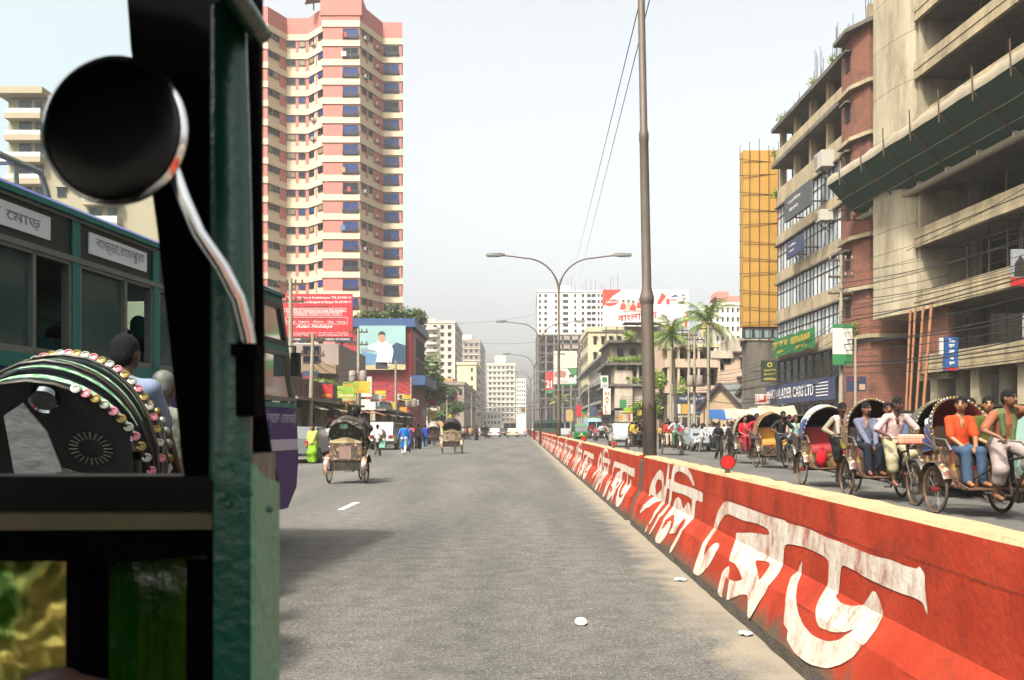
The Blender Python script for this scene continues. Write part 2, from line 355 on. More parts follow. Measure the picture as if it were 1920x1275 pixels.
C3 = lambda l: [px_to_bar(1440+x/4.322, 980+y/4.322) for x, y in l]
W1 = C1([(228,448),(248,345),(282,248),(340,158),(378,128),(404,160),(418,235),(422,330),(436,340),(448,230),(460,130),(470,38),(486,50),(480,160),(470,245),(505,250),(512,170),(530,90),(550,60),(620,70),(705,95),(745,190),(785,300),(775,340),(720,220),(640,160),(585,150),(545,185),(535,270),(600,300),(760,350),(885,405),(882,530),(800,490),(790,600),(782,690),(700,790),(600,950),(480,1140),(500,1060),(560,950),(650,820),(680,700),(620,760),(560,890),(490,900),(480,890),(530,800),(545,700),(535,665),(480,700),(400,810),(375,860),(430,810),(490,745),(510,760),(490,850),(440,930),(360,1015),(320,1005),(320,930),(380,810),(440,690),(525,570),(550,490),(590,452),(625,500),(645,600),(660,590),(690,530),(715,522),(735,570),(742,660),(750,590),(758,480),(640,420),(580,410),(515,380),(510,480),(490,550),(400,680),(300,820),(240,915),(245,885),(300,780),(400,630),(470,530),(485,420),(488,360),(455,350),(445,430),(430,520),(330,660),(240,800),(185,885),(200,840),(280,700),(390,520),(400,485),(320,520),(220,590),(120,660),(150,600),(260,480),(300,445),(260,430)])
W1H = C1([(320,440),(314,320),(335,260),(365,242),(392,270),(400,330),(390,370),(350,410)])
W2 = C2([(0,790),(30,680),(80,540),(130,450),(200,355),(215,280),(245,185),(300,105),(345,103),(480,150),(600,195),(720,240),(830,270),(880,285)]) + \
     C3([(160,3),(330,45),(480,120),(600,160),(750,225),(880,275),(1000,300),(1130,355),(1215,375),(1235,350),(1280,420),(1280,540),(1300,700),(1300,760),(1265,650),(1200,610),(1060,565),(880,485),(780,435),(700,385),(600,335),(580,555),(550,600),(590,650),(660,678),(780,665),(820,610),(850,555),(880,560),(910,620),(940,720),(935,760),(880,870),(790,990),(700,1090),(600,1150),(480,1185),(340,1150),(220,1060),(160,960),(130,830),(145,660),(160,540),(190,440),(250,385),(285,300),(278,400),(240,500),(230,620),(250,730),(290,830),(370,920),(480,965),(580,955),(660,905),(705,860),(620,895),(530,890),(420,850),(395,790),(390,700),(420,620),(480,520),(495,480),(500,290),(310,200),(140,165)]) + \
     C2([(865,690),(820,800),(700,970),(620,1090),(535,1230),(525,1130),(525,1000),(480,990),(400,1015),(330,1045),(245,1005),(250,900),(285,770),(340,720),(355,735),(335,845),(400,870),(480,855),(440,760),(400,700),(345,675),(360,610),(410,450),(415,400),(480,405),(570,400),(740,430),(715,360),(600,310),(480,285),(400,250),(340,222),(300,240),(260,300),(225,370),(160,470),(110,590),(105,630),(150,560),(210,500),(250,505),(250,540),(210,620),(150,720),(100,780),(40,810)])
W2H = C2([(590,660),(760,690),(635,880),(625,800)])
def worn_paint():
    m = bpy.data.materials.new('worn white wall paint'); m.use_nodes = True; t = m.node_tree; b = t.nodes['Principled BSDF']; L = t.links.new; b.inputs['Roughness'].default_value = .75; g = N(t, 'ShaderNodeNewGeometry')
    mp = N(t, 'ShaderNodeMapping'); mp.inputs['Scale'].default_value = (1, 1, .45); L(g.outputs['Position'], mp.inputs[0]); n = N(t, 'ShaderNodeTexNoise'); n.inputs['Scale'].default_value = 6; n.inputs['Detail'].default_value = 10; n.inputs['Roughness'].default_value = .8; L(mp.outputs[0], n.inputs['Vector'])
    r = N(t, 'ShaderNodeValToRGB'); e = r.color_ramp.elements; e[0].position = .38; e[0].color = (.17, .05, .03, 1); e[1].position = .47; e[1].color = (.25, .20, .155, 1); x = e.new(.62); x.color = (.34, .31, .262, 1); L(n.outputs['Fac'], r.inputs[0]); L(r.outputs[0], b.inputs['Base Color'])
    n5 = N(t, 'ShaderNodeTexNoise'); n5.inputs['Scale'].default_value = 26; n5.inputs['Detail'].default_value = 6; L(g.outputs['Position'], n5.inputs['Vector']); bp = N(t, 'ShaderNodeBump'); bp.inputs['Strength'].default_value = .45; bp.inputs['Distance'].default_value = .012; L(n5.outputs['Fac'], bp.inputs['Height']); L(bp.outputs[0], b.inputs['Normal']); return m
LET = worn_paint()
def chaikin(pl, q=.18):
    o = []
    for i in range(len(pl)):
        (a, b), (c, d) = pl[i], pl[(i+1) % len(pl)]; o += [(a+(c-a)*q, b+(d-b)*q), (c-(c-a)*q, d-(d-b)*q)]
    return o
W1, W1H, W2, W2H = [chaikin(chaikin(w, .16), .22) for w in (W1, W1H, W2, W2H)]
def clip(poly, a, sgn):                          # keep points with sgn*(s-a) >= 0
    out = []
    for i in range(len(poly)):
        p, q = poly[i], poly[(i+1) % len(poly)]; dp, dq = sgn*(p[1]-a), sgn*(q[1]-a)
        if dp >= 0: out.append(p)
        if (dp < 0) != (dq < 0):
            f = dp/(dp-dq); out.append((p[0]+(q[0]-p[0])*f, a))
    return out
def paint_word(poly, hole, par, y0, k):
    pls = [[(y0+(y-3.85)*k, s) for y, s in pl] for pl in (poly, hole)]; b = MB()
    pts = [p for pl in pls for p in pl]
    for t in tessellate_polygon([[Vector((p[0], p[1], 0)) for p in pl] for pl in pls]):
        tri = [pts[i] for i in t]
        for i in range(0, 4):
            c = clip(clip(tri, i, 1), i+1, -1)
            if len(c) < 3: continue
            (xa, za), (xb, zb) = PROF[i], PROF[i+1]; d = math.hypot(xb-xa, zb-za); nx, nz = -(zb-za)/d, (xb-xa)/d
            vs = []
            for y, s in c:
                X, Z = profpt(i+min(max(s-i, 0), 1)); vs.append((X+nx*.0045, y, Z+nz*.0045))
            b.add(vs, [tuple(range(len(vs)))])
    b.build('painted_word', LET, par)
for y0, k, par in ((3.85, 1, 0), (13.75, .80, 1), (21.6, .86, 1), (30, .8, 1), (37.5, .78, 1), (45.6, .85, 2), (54, .9, 2), (63, .85, 2), (73, .9, 3), (82, .9, 3), (92, .9, 3)):
    paint_word(W1, W1H, BAR[par], y0, k); paint_word(W2, W2H, BAR[par], y0, k)
b = MB(); q = [(1.89+(x-1.89)*.84, z*.93) for x, z in PROF]; b.grid([[(x, y, z) for x, z in q] for y in (12.8, 13.46)][::-1]); b.build('joint_filler', BM[2], BAR[1])
# hairline cracks along the pour lines of the wall
for (sA, y0, y1, par) in ((3.62, 4.4, 9.2, 0), (3.66, 2.6, 4.1, 0), (2.04, 3.0, 12, 0), (3.7, 14.5, 19, 1)):
    b = MB(); r = random.Random(int(y0*7)); n = 60; rows = []
    for i in range(n+1):
        y = y0+(y1-y0)*i/n; s = sA+r.uniform(-.004, .004)*(1+i % 3); X, Z = profpt(s); w = r.uniform(.0005, .0025)
        rows.append([(X-.004, y, Z-w), (X-.004, y, Z+w)])
    b.grid(rows).build('crack', CRK, BAR[par])
# dark gap mortar between the first two lengths, with the lamp pole standing in it
REDL = mat('reflector red', (.55, .012, .012), .25, var=.05, spec=.6)
RUST = mat('rusty steel', '#5a4634', .8, .3, var=.35, scale=25)
for i, Y in enumerate((8.05, 18.0, 26.5, 35.5, 48, 55, 62, 70, 80, 92)):
    r = .066; X = 1.885
    lab = ['large bright red reflector disc on the nearest divider length', 'round reflector with pale back on the divider, just past the thick pole', 'red reflector disc on the divider, third from the camera',
           'red reflector disc on the divider, fourth from the camera', 'red reflector disc just past the second lamp pole', 'sixth red reflector disc along the divider top',
           'seventh red reflector disc along the divider top', 'eighth red reflector disc along the divider top', 'ninth red reflector disc along the divider top', 'tenth and farthest red reflector disc along the divider top'][i]
    t = empty('reflector_marker', (X, Y, .995), 0, lab, 'reflector', 'round reflectors standing on the divider')
    M = Matrix.Translation((0, 0, .095)) @ Matrix.Rotation(R(90), 4, 'X')
    back = i == 1
    MB().lathe([(.0, .012), (r*.9, .012), (r, .006), (r, -.006), (r*.9, -.012), (0, -.012)], 20, M).build('disc', REDL if not back else mat('reflector back', '#8d7766', .6, .3, var=.3, scale=30), t, 40)
    if back: MB().lathe([(.0, .016), (r*.62, .016), (r*.62, .012)], 18, M).build('inner_disc', REDL, t, 40)
    MB().lathe([(r*.98, .014), (r*1.06, .014), (r*1.06, -.014), (r*.98, -.014)], 20, M).build('rim', RUST, t, 40)
    MB().box(-.022, .022, -.012, .012, -.01, .04).build('post', RUST, t)
# ---------------------------------------------------------------- street lamp poles standing in the divider
POLE = mat('weathered lamp pole', '#6a5f54', .55, .25, var=.3, scale=5, dirt='#3c3024', dscale=2.5, damt=.7)
TARB = mat('pole tar coat', '#17130f', .5, var=.4, scale=9, dirt='#4a3a2a', dscale=4, damt=.5)
LAMPH = mat('lamp housing', '#55574f', .5, .3, var=.2)
LENS = mat('lamp lens', '#8f8f86', .3, var=.1)
ORD = ['nearest thick', 'second', 'third', 'fourth', 'fifth', 'sixth', 'seventh']
for i, (X, Y) in enumerate(((1.90, 12.9), (1.90, 45), (1.56, 73), (1.5, 105), (1.4, 136), (1.4, 168), (1.4, 200))):
    lean = -.019 if i == 0 else 0
    t = empty('street_lamp', (X, Y, 0), 0, ['nearest street lamp pole, thick and tar-black at its foot', 'second street lamp pole with two curved arms against the sky', 'third two-armed street lamp pole down the divider',
        'fourth two-armed street lamp pole down the divider', 'fifth two-armed street lamp pole down the divider', 'sixth two-armed street lamp pole, far off', 'seventh and farthest two-armed street lamp pole'][i], 'street lamp', 'street lamps along the divider')
    t.rotation_euler = (0, lean, 0)
    sc = 1.0
    b = MB(); b.lathe([(.098, 0), (.094, 3.2), (.094, 3.22), (.105, 3.24), (.105, 3.33), (.07, 3.46), (.066, 5.6), (.072, 5.62), (.072, 5.72), (.056, 5.78), (.05, 8.8), (.0, 8.8)], 16)
    b.build('pole', POLE, t, 40)
    b = MB(); r = random.Random(i); n = 18; top = [1.72+.1*r.uniform(-1, 1) for _ in range(n)]
    b.add([(.1015*math.cos(2*math.pi*k/n), .1015*math.sin(2*math.pi*k/n), .0) for k in range(n)]+[(.1005*math.cos(2*math.pi*k/n), .1005*math.sin(2*math.pi*k/n), top[k]) for k in range(n)],
          [(k, (k+1) % n, n+(k+1) % n, n+k) for k in range(n)]); b.build('tar_coat', TARB, t, 60)
    for sx in (-1, 1):
        pts = []
        for k in range(13):
            u = k/12; a = u*math.pi/2
            pts.append((sx*(1.75*(1-math.cos(a))), 0, 8.35+1.75*math.sin(a)))
        pts += [(sx*2.3, 0, 10.18), (sx*2.85, 0, 10.24)]
        MB().tube(pts, [.05]*4+[.042]*7+[.036]*4, 8).build('arm', POLE, t, 50)
        h = MB(); zc = 10.27; h.add([(sx*2.75, -.07, zc-.05), (sx*2.75, .07, zc-.05), (sx*2.75, .06, zc+.05), (sx*2.75, -.06, zc+.05),
                            (sx*3.0, -.14, zc-.07), (sx*3.0, .14, zc-.07), (sx*3.0, .1, zc+.09), (sx*3.0, -.1, zc+.09),
                            (sx*3.72, -.13, zc-.05), (sx*3.72, .13, zc-.05), (sx*3.72, .08, zc+.07), (sx*3.72, -.08, zc+.07)],
              [(0, 1, 2, 3), (0, 4, 5, 1), (1, 5, 6, 2), (2, 6, 7, 3), (3, 7, 4, 0), (4, 8, 9, 5), (5, 9, 10, 6), (6, 10, 11, 7), (7, 11, 8, 4), (8, 11, 10, 9)])
        h.build('lamp_head', LAMPH, t, 30)
        MB().box(min(sx*3.03, sx*3.66), max(sx*3.03, sx*3.66), -.11, .11, zc-.1, zc-.064).build('lens', LENS, t)
# ---------------------------------------------------------------- buildings
GLASS = mat('dark window glass', '#0c1220', .2, var=.4, scale=.7, spec=.22)
GLASSB = mat('blue curtain glass', '#16346e', .25, var=.7, scale=.9, spec=.25)
GLASSC = mat('cream curtain behind glass', '#8a7a5c', .4, var=.4, scale=.8)
GLASSG = mat('pale green glass', '#7f9796', .12, var=.25, scale=.6, spec=.7)
FRAMED = mat('dark window frame', '#3a2e2a', .5, var=.1)
FRAMEW = mat('pale window frame', '#b7ae9e', .6, var=.1)
ACM = mat('air conditioner casing', '#b9b4a6', .5, var=.15, scale=4)
BLK = mat('opening shade black', '#0b0b0c', .8, var=.2)  # flat black puts the shade of openings, arches and recesses into colour
LEAF = None
WM = {}
def wmesh(w, h, kind='plain', gm=None, fm=None):
    gm = gm or GLASS; fm = fm or FRAMED; k = (round(w, 2), round(h, 2), kind, gm.name, fm.name)
    if k in WM: return WM[k]
    b = MB(); t = min(.09, w*.09); d = .09
    b.box(-w/2, w/2, -d, 0, h/2-t, h/2, 1); b.box(-w/2, w/2, -d, 0, -h/2, -h/2+t, 1)
    b.box(-w/2, -w/2+t, -d, 0, -h/2+t, h/2-t, 1); b.box(w/2-t, w/2, -d, 0, -h/2+t, h/2-t, 1)
    b.box(-w/2+t, w/2-t, -.03, 0, -h/2+t, h/2-t, 0)
    if kind in ('plain', 'shade', 'balcony'): b.box(-t*.4, t*.4, -.07, -.03, -h/2+t, h/2-t, 1)
    if kind == 'shade': b.box(-w/2-.15, w/2+.15, -.5, 0, h/2+.08, h/2+.18, 2)
    if kind == 'sill': b.box(-w/2-.08, w/2+.08, -.2, 0, -h/2-.1, -h/2-.002, 2)
    if kind == 'balcony':
        for i in range(4): b.box(-w/2, w/2, -.34, -.30, -h/2+.08+i*.16, -h/2+.15+i*.16, 1)
        b.box(-w/2, -w/2+.08, -.34, -.09, -h/2, -h/2+.75, 1); b.box(w/2-.08, w/2, -.34, -.09, -h/2, -h/2+.75, 1)
    me = b.mesh('window', [gm, fm, FRAMEW]); WM[k] = me; return me
RZ = {'F': 0.0, 'R': R(90), 'L': R(-90)}
def win(root, me, p, face, name='window'): return link(name, me, root, p, (0, 0, RZ[face] if isinstance(face, str) else face))
def bld(name, label, cat='building', group=None): return empty(name, (0, 0, 0), 0, label, cat, group)
def wgrid(root, face, box, zs, cols, h, kind='plain', gm=None, fm=None, skip=0., rr=None, name='window', off=0.):
    x0, x1, y0, y1 = box; rr = rr or rnd
    for z in zs:
        for (a, b) in cols:
            if skip and rr.random() < skip: continue
            if face == 'F': L = x1-x0; p = (x0+L*(a+b)/2, y0-off, z); w = L*(b-a)
            elif face == 'R': L = y1-y0; p = (x1+off, y0+L*(a+b)/2, z); w = L*(b-a)
            else: L = y1-y0; p = (x0-off, y0+L*(a+b)/2, z); w = L*(b-a)
            g = gm
            if isinstance(gm, (list, tuple)): g = rr.choice(gm)
            win(root, wmesh(w, h, kind, g, fm), p, face, name)
def cols(n, w, m=.04):
    s = (1-2*m)/n; return [(m+s*i+s*(1-w)/2, m+s*i+s*(1+w)/2) for i in range(n)]
def acunit(root, p, face, s=1.0):
    k = ('ac', s)
    if k not in WM:
        b = MB(); b.box(-.45*s, .45*s, -.6*s, -.1*s, 0, .6*s, 0); b.lathe([(.0, 0), (.2*s, 0), (.22*s, .02)], 14, Matrix.Translation((-.08*s, -.61*s, .3*s)) @ Matrix.Rotation(R(90), 4, 'X'), 1)
        b.box(-.4*s, -.34*s, -.6*s, 0, -.06, 0, 1); b.box(.34*s, .4*s, -.6*s, 0, -.06, 0, 1)
        WM[k] = b.mesh('air_conditioner', [ACM, FRAMED])
    return win(root, WM[k], p, face, 'air_conditioner')
# --- the tall pink and cream tower
PINK = mat('salmon tower panel', '#c2776a', .8, var=.08, scale=.5, dirt='#8f4f44', dscale=.25, damt=.35)
CREAM = mat('cream tower band', '#d8c6a8', .8, var=.07, scale=.5, dirt='#9f8a6c', dscale=.3, damt=.35)
tw = bld('apartment_tower', 'tall salmon pink and cream apartment tower with wavy front', 'building')
PL = [(-54, 142), (-43.7, 142), (-41.0, 142), (-39.0, 146), (-35.4, 146), (-32.0, 142.5), (-31.8, 141), (-26.0, 141), (-23.4, 147.5), (-20.1, 147.5), (-22.7, 166), (-54, 166)]
def offset(pl, d):
    out = []
    for i, p in enumerate(pl):
        a, c = Vector(pl[i-1]), Vector(pl[(i+1) % len(pl)]); p = Vector(p)
        n1 = Vector(((p-a).y, -(p-a).x)).normalized(); n2 = Vector(((c-p).y, -(c-p).x)).normalized(); n = (n1+n2)
        n = n/max(.35, n.length_squared/2)/1.0 if n.length else n1
        out.append((p.x+n.x*d, p.y+n.y*d))
    return out
def ringwall(b, pl, z0, z1, mi=0, cap=True):
    n = len(pl); b.add([(x, y, z0) for x, y in pl]+[(x, y, z1) for x, y in pl], [(i, (i+1) % n, n+(i+1) % n, n+i) for i in range(n)]+([tuple(range(n, 2*n)), tuple(range(n))[::-1]] if cap else []), mi)
TP, NF, Z0 = 3.09, 22, 1.4
ZT = 69.4
b = MB(); ringwall(b, PL, 0, ZT-1.0); b.build('wall', CREAM, tw)
b = MB(); ringwall(b, offset(PL, .12), ZT-3.2, ZT); b.build('parapet', PINK, tw)
b = MB(); b.box(-38, -33, 150, 156, ZT-1, ZT+1.6); b.build('lift_room', PINK, tw)
b = MB(); b.box(-32.2, -25.6, 141.05-.3, 146, ZT-1.9, ZT+1.2); b.build('bay_parapet', PINK, tw)
def strip_panel(i, ta, tb, name='pink_panel'):
    p, q = Vector(PL[i]), Vector(PL[i+1]); d = (q-p); n = Vector((d.y, -d.x)).normalized(); a, c = p+d*ta, p+d*tb
    b = MB(); a2, c2 = a+n*.07, c+n*.07
    ringwall(b, [a, a2, c2, c][::-1], 0.5, ZT-3.0); b.build(name, PINK, tw)
for i, ta, tb in ((0, 0, .98), (1, 0, 1), (2, .62, .99), (3, .42, .55), (3, .88, 1.), (4, .5, .58), (4, .0, .06), (6, 0, 1), (7, .28, .37), (7, .6, .98), (8, 0, .08), (8, .88, 1)):
    strip_panel(i, ta, tb)
fl = [ZT-3.2-TP*k for k in range(1, NF+1)]
OFB = offset(PL, .2)
for z in [ZT-3.2]+fl:
    if z < 4: continue
    b = MB(); ringwall(b, OFB, z-.52, z+.48, 0); b.build('floor_band', CREAM, tw)
def seg_win(i, t, w, h, z, kind, gm):
    p, q = Vector(PL[i]), Vector(PL[i+1]); d = q-p; n = Vector((d.y, -d.x)).normalized(); c = p+d*t+n*.05
    win(tw, wmesh(w, h, kind, gm), (c.x, c.y, z), math.atan2(d.y, d.x))
for k, z in enumerate(fl):
    if z < 12: break
    top = z+TP-.52
    for (i, t, w) in ((2, .12, .9), (2, .43, 1.5), (3, .22, 1.45), (3, .72, 1.1), (4, .25, 1.5), (4, .82, 1.6), (7, .18, 1.3), (7, .47, 1.1)):
        seg_win(i, t, w, 1.05, top-.55, 'none', rnd.choice([GLASS, GLASS, GLASS, GLASS, GLASSB, GLASSC]))
    seg_win(6, .76, 2.5, 1.75, top-1.1, 'balcony', rnd.choice([GLASSB, GLASSB, GLASS]))
    seg_win(8, .47, 2.55, 1.75, top-1.1, 'balcony', rnd.choice([GLASSB, GLASSB, GLASS]))
    if rnd.random() < .45:
        c = Vector((-29.2+rnd.uniform(0, 1.6), 140.55)); MB().box(c.x, c.x+rnd.uniform(.5, 1.1), c.y, c.y+.06, top-1.75, top-.95).build('laundry', mat('laundry '+str(k % 4), ('#a83a30', '#c4c0b4', '#5a7090', '#b08a50')[k % 4], .8), tw)
    for (i, t, pr) in ((7, .74, .8), (7, .2, .25), (4, .4, .15), (2, .3, .08)):
        if rnd.random() < pr:
            p, q = Vector(PL[i]), Vector(PL[i+1]); d = q-p; n = Vector((d.y, -d.x)).normalized(); c = p+d*t+n*.06
            acunit(tw, (c.x, c.y, top-1.6), math.atan2(d.y, d.x), .9)
b = MB(); b.box(-33.9, -33.7, 143, 143.2, ZT, ZT+2.5); b.beam((-35, 142.5, ZT+1), (-32.6, 143.4, ZT+1.8), 1.6, .1); b.build('roof_dish', FRAMED, tw)
# --- beige block far left
BEIGE = mat('beige render', '#a8987c', .85, var=.12, scale=.5, dirt='#6f6452', dscale=.3, damt=.4)
TAN = mat('tan balcony render', '#b49b80', .8, var=.1, scale=.5)
WHR = mat('white render', '#cfcbbf', .8, var=.08, scale=.5, dirt='#8d877a', dscale=.35, damt=.4)
a8 = bld('beige_apartment_block', 'beige apartment block with stacked balconies at the far left', 'building')
bx0, bx1, by0 = PX(16, 125), PX(300, 125), 125.0
MB().box(bx0, bx1, by0, by0+30, 0, PZ(185, 125)).build('wall', BEIGE, a8)
MB().box(bx0-1.2, bx0+5.6, by0-1.6, by0+31, PZ(182, 125), PZ(170, 125)).build('roof_slab', TAN, a8)
MB().box(bx0+5.8, bx1, by0-.6, by0+31, PZ(196, 125), PZ(182, 125)).build('roof_slab', TAN, a8)
for k in range(13):
    z = PZ(204, 125)-3.08*k
    MB().box(bx0+.1, bx0+5.2, by0-1.3, by0-.02, z-1.0, z-.35).build('balcony', WHR, a8)
    MB().box(bx0+.1, bx0+5.2, by0-1.3, by0-.02, z-1.75, z-1.02).build('balcony', TAN, a8)
    win(a8, wmesh(1.7, 1.6, 'plain'), (bx0+2.4, by0, z-.2+.6), 'F'); win(a8, wmesh(1.1, 1.4, 'plain'), (bx0+4.4, by0, z-.2+.6), 'F')
    win(a8, wmesh(1.3, 1.3, 'shade'), (bx0+7.6, by0, z+.4), 'F')
    MB().box(bx0+11, bx0+16, by0-1.3, by0-.02, z-1.0, z-.1).build('balcony', WHR, a8)
    MB().box(bx0+11, bx0+16, by0-1.3, by0-.02, z-1.6, z-1.02).build('balcony', TAN, a8)
    win(a8, wmesh(1.7, 1.5, 'plain'), (bx0+12.4, by0, z+.5), 'F'); win(a8, wmesh(1.3, 1.5, 'plain'), (bx0+14.8, by0, z+.5), 'F')
    for yy in (6, 13, 20): win(a8, wmesh(2.2, 1.6, 'shade'), (bx0, by0+yy, z+.4), 'L')
# --- generic mid and far blocks
def block(name, label, px0, px1, ytop, Y, depth, m, face, pitch, fcols, scols, wh=1.3, kind='plain', gm=None, fm=None, zmin=6, group=None, bands=None, extra=None, skip=0., cat='building'):
    t = bld(name, label, cat, group); x0, x1 = PX(px0, Y), PX(px1, Y); z1 = PZ(ytop, Y); y0, y1 = Y, Y+depth
    MB().box(x0, x1, y0, y1, 0, z1).build('wall', m, t)
    MB().box(x0-.25, x1+.25, y0-.25, y1+.25, z1+.002, z1+.9).build('parapet', m, t)
    zs = []; z = z1-pitch*.55
    while z > zmin: zs.append(z); z -= pitch
    if fcols: wgrid(t, 'F', (x0, x1, y0, y1), zs, fcols, wh, kind, gm, fm, skip)
    if scols: wgrid(t, face, (x0, x1, y0, y1), zs, scols, wh, kind, gm, fm, skip)
    if bands:
        for z in zs: MB().box(x0-.35, x1+.35, y0-.35, y1+.35, z+wh/2+.25, z+wh/2+.6).build('floor_slab', bands, t)
    return t, (x0, x1, y0, y1, z1)
OFFW = mat('off white render', '#c4bcab', .85, var=.1, scale=.3, dirt='#8a8272', dscale=.25, damt=.45)
GREYR = mat('grey brick render', '#96867a', .85, var=.12, scale=.3, dirt='#5d534b', dscale=.2, damt=.5)
CRM = mat('cream render', '#cbbf9a', .85, var=.1, scale=.3, dirt='#918764', dscale=.25, damt=.35)
t, bb = block('white_apartment_block', 'white apartment block with many window rows behind the dark tree', 764, 853, 606, 330, 40, OFFW, 'R', 2.75, cols(6, .45)[3:]+[(.04, .1), (.2, .26), (.34, .4)], cols(6, .4), 1.35, 'shade', zmin=8)
for k in range(13):
    z = bb[4]-2.75*k-2.1; x = bb[0]+(bb[1]-bb[0])*.53
    b = MB(); n = 10; pts = [(x+2.6*math.cos(math.pi+math.pi*i/n), bb[2]+1.9*math.sin(math.pi+math.pi*i/n)) for i in range(n+1)]
    ringwall(b, pts, z-.45, z+.45); b.build('balcony', OFFW, t)
MB().box(bb[0]+6, bb[0]+10, 336, 342, bb[4], bb[4]+2.4).build('roof_room', OFFW, t)
t, bb = block('cream_block', 'narrow cream block with a planted roof beside the grey brick tower', 857, 893, 684, 300, 30, CRM, 'R', 3.0, [(.72, .82)], cols(5, .4), 1.3, zmin=6)
t, bb = block('brick_grid_tower', 'grey brick tower with a grid of framed bays behind the cream block', 857, 900, 640, 440, 60, GREYR, 'R', 3.1, cols(4, .62), cols(8, .55), 1.7, 'plain', fm=FRAMEW, zmin=14, bands=OFFW)
MB().box(bb[0]+1, bb[0]+7, 446, 452, bb[4], bb[4]+4).build('roof_room', OFFW, t)
t, bb = block('white_balcony_block', 'pale stepped office block closing the street in the haze', 913, 966, 684, 520, 60, OFFW, 'R', 3.1, cols(6, .6), cols(8, .5), 1.5, 'plain', fm=FRAMEW, zmin=6, bands=WHR)
MB().box(PX(927, 520), PX(948, 520), 526, 545, bb[4], PZ(665, 520)).build('roof_tower', OFFW, t)
t, bb = block('white_haze_block', 'small hazy block right of the pale stepped office block', 968, 986, 712, 640, 60, WHR, 'R', 3.2, cols(4, .5), None, 1.6, zmin=10)
t, bb = block('pale_low_block', 'low pale block at the foot of the stepped office block', 905, 940, 775, 480, 20, WHR, 'R', 3.2, cols(5, .6), None, 1.6, zmin=2)
t, bb = block('ochre_house', 'ochre house with shutters beside the dark tree', 822, 848, 715, 250, 20, mat('ochre render', '#b98f5f', .85, var=.15, scale=.4), 'R', 3.0, cols(3, .4), None, 1.3, zmin=5)
t, bb = block('grey_shop_block', 'grey stained block with shop awnings past the dark tree', 836, 870, 722, 225, 60, GREYR, 'R', 3.2, cols(3, .5), cols(10, .6), 1.5, zmin=5)
# right far
WHT = mat('bright white render', '#d6d0c6', .8, var=.05, scale=.2)
t, bb = block('white_tower_block', 'white tower block behind the second street lamp', 1008, 1133, 548, 380, 45, WHT, 'L', 2.55, [(.02, .05), (.1, .14), (.26, .29), (.38, .46), (.55, .58), (.66, .7), (.74, .8), (.81, .87), (.9, .93), (.95, .98)], cols(4, .3), 1.3, 'none', zmin=30)
for fx0, fx1, yt in ((1008, 1050, 540), (1086, 1130, 545), (1050, 1070, 532)):
    MB().box(PX(fx0, 380), PX(fx1, 380), 384, 396, bb[4], PZ(yt, 380)).build('roof_room', WHT, t)
for k in range(14):
    x = PX(1045+k*9+rnd.uniform(-3, 3), 383); MB().cyl((x, 386, bb[4]), (x, 386, bb[4]+rnd.uniform(4, 9)), .08, n=5).build('aerial', FRAMED, t)
# unfinished concrete frame
CONC = mat('raw concrete', '#a89a80', .9, var=.18, scale=.5, dirt='#5f5443', dscale=.4, damt=.6, bump=.2, bscale=6)
CONCD = mat('dark old and shaded concrete', '#6f675a', .9, var=.25, scale=.6, dirt='#2b2621', dscale=.5, damt=.8)  # also puts recess shade into slab and column colour
t = bld('concrete_frame_block', 'unfinished concrete frame with open floors below the white tower', 'building')
Y = 300; x0, x1 = PX(1006, Y), PX(1104, Y); zt = PZ(627, Y)
for k in range(9):
    z = zt-3.1*k
    if z < 6: break
    MB().box(x0, x1, Y, Y+25, z-.35, z).build('floor_slab', CONCD, t)
    if k < 3: MB().box(x0+7, x1, Y+.1, Y+.3, z-1.8, z-.36).build('formwork_wall', GREYR, t)
for i in range(7):
    x = x0+.4+(x1-x0-.8)*i/6
    for yy in (Y+.4, Y+12, Y+24): MB().box(x-.3, x+.3, yy-.3, yy+.3, 0, zt-.02).build('column', CONCD, t)
MB().box(x0+1, x1-1, Y+13, Y+14, 0, zt-1).build('core_wall', CONCD, t)
for i in range(16):
    x = x0+1+i*(x1-x0-2)/15; MB().cyl((x, Y+.6, zt), (x, Y+.6, zt+rnd.uniform(.8, 2.0)), .06, n=4).build('rebar', RUST, t)
# --- red building with the big photo hoarding
REDW = mat('red panel wall', '#a3262a', .55, var=.12, scale=.6, dirt='#6f1a1c', dscale=.4, damt=.4)
BLUW = mat('blue panel trim', '#2b4d7c', .5, var=.15, scale=.8)
rb = bld('red_shop_building', 'red and blue shop building carrying the large photo hoarding', 'building')
Y = 100.; x0, x1 = PX(628, Y), PX(771, Y); z = lambda p: PZ(p, Y)
MB().box(x0, x1, Y, Y+14, 0, z(614)).build('wall', REDW, rb)
MB().box(x0-.3, x1+.5, Y-.5, Y+14.4, z(614), z(598)).build('roof_fascia', BLUW, rb)
MB().box(x1+.003, x1+1.6, Y-.4, Y+14, z(722), z(704)).build('canopy_fascia', BLUW, rb)
for a in range(2):
    zc = z(645 if a == 0 else 688); 
    for i in range(4): win(rb, wmesh(1.7, 2.4, 'plain', GLASSG), (x1, Y+5+i*2.3, zc), 'R')
    MB().box(x1, x1+.12, Y+.3, Y+3.6, zc-1.25, zc+1.25).build('red_panel', REDW, rb)
for i in range(7): MB().box(x0+1.2*i+.02, x0+1.2*i+.06, Y-.012, Y-.001, 5, z(616)).build('panel_joint', BLUW, rb)
for zz in (640, 688): MB().box(x0, PX(672, Y), Y-.08, Y-.001, z(zz)-.08, z(zz)+.08).build('trim_band', BLUW, rb)
MB().box(x0+1, x1-.6, Y-1.4, Y, 3.2, 3.5).build('shop_awning', GREYR, rb)
for i in range(5): MB().box(x0+.6+i*1.65, x0+2.0+i*1.65, Y-.1, Y-.02, .1, 3.0).build('shop_shutter', FRAMED, rb)
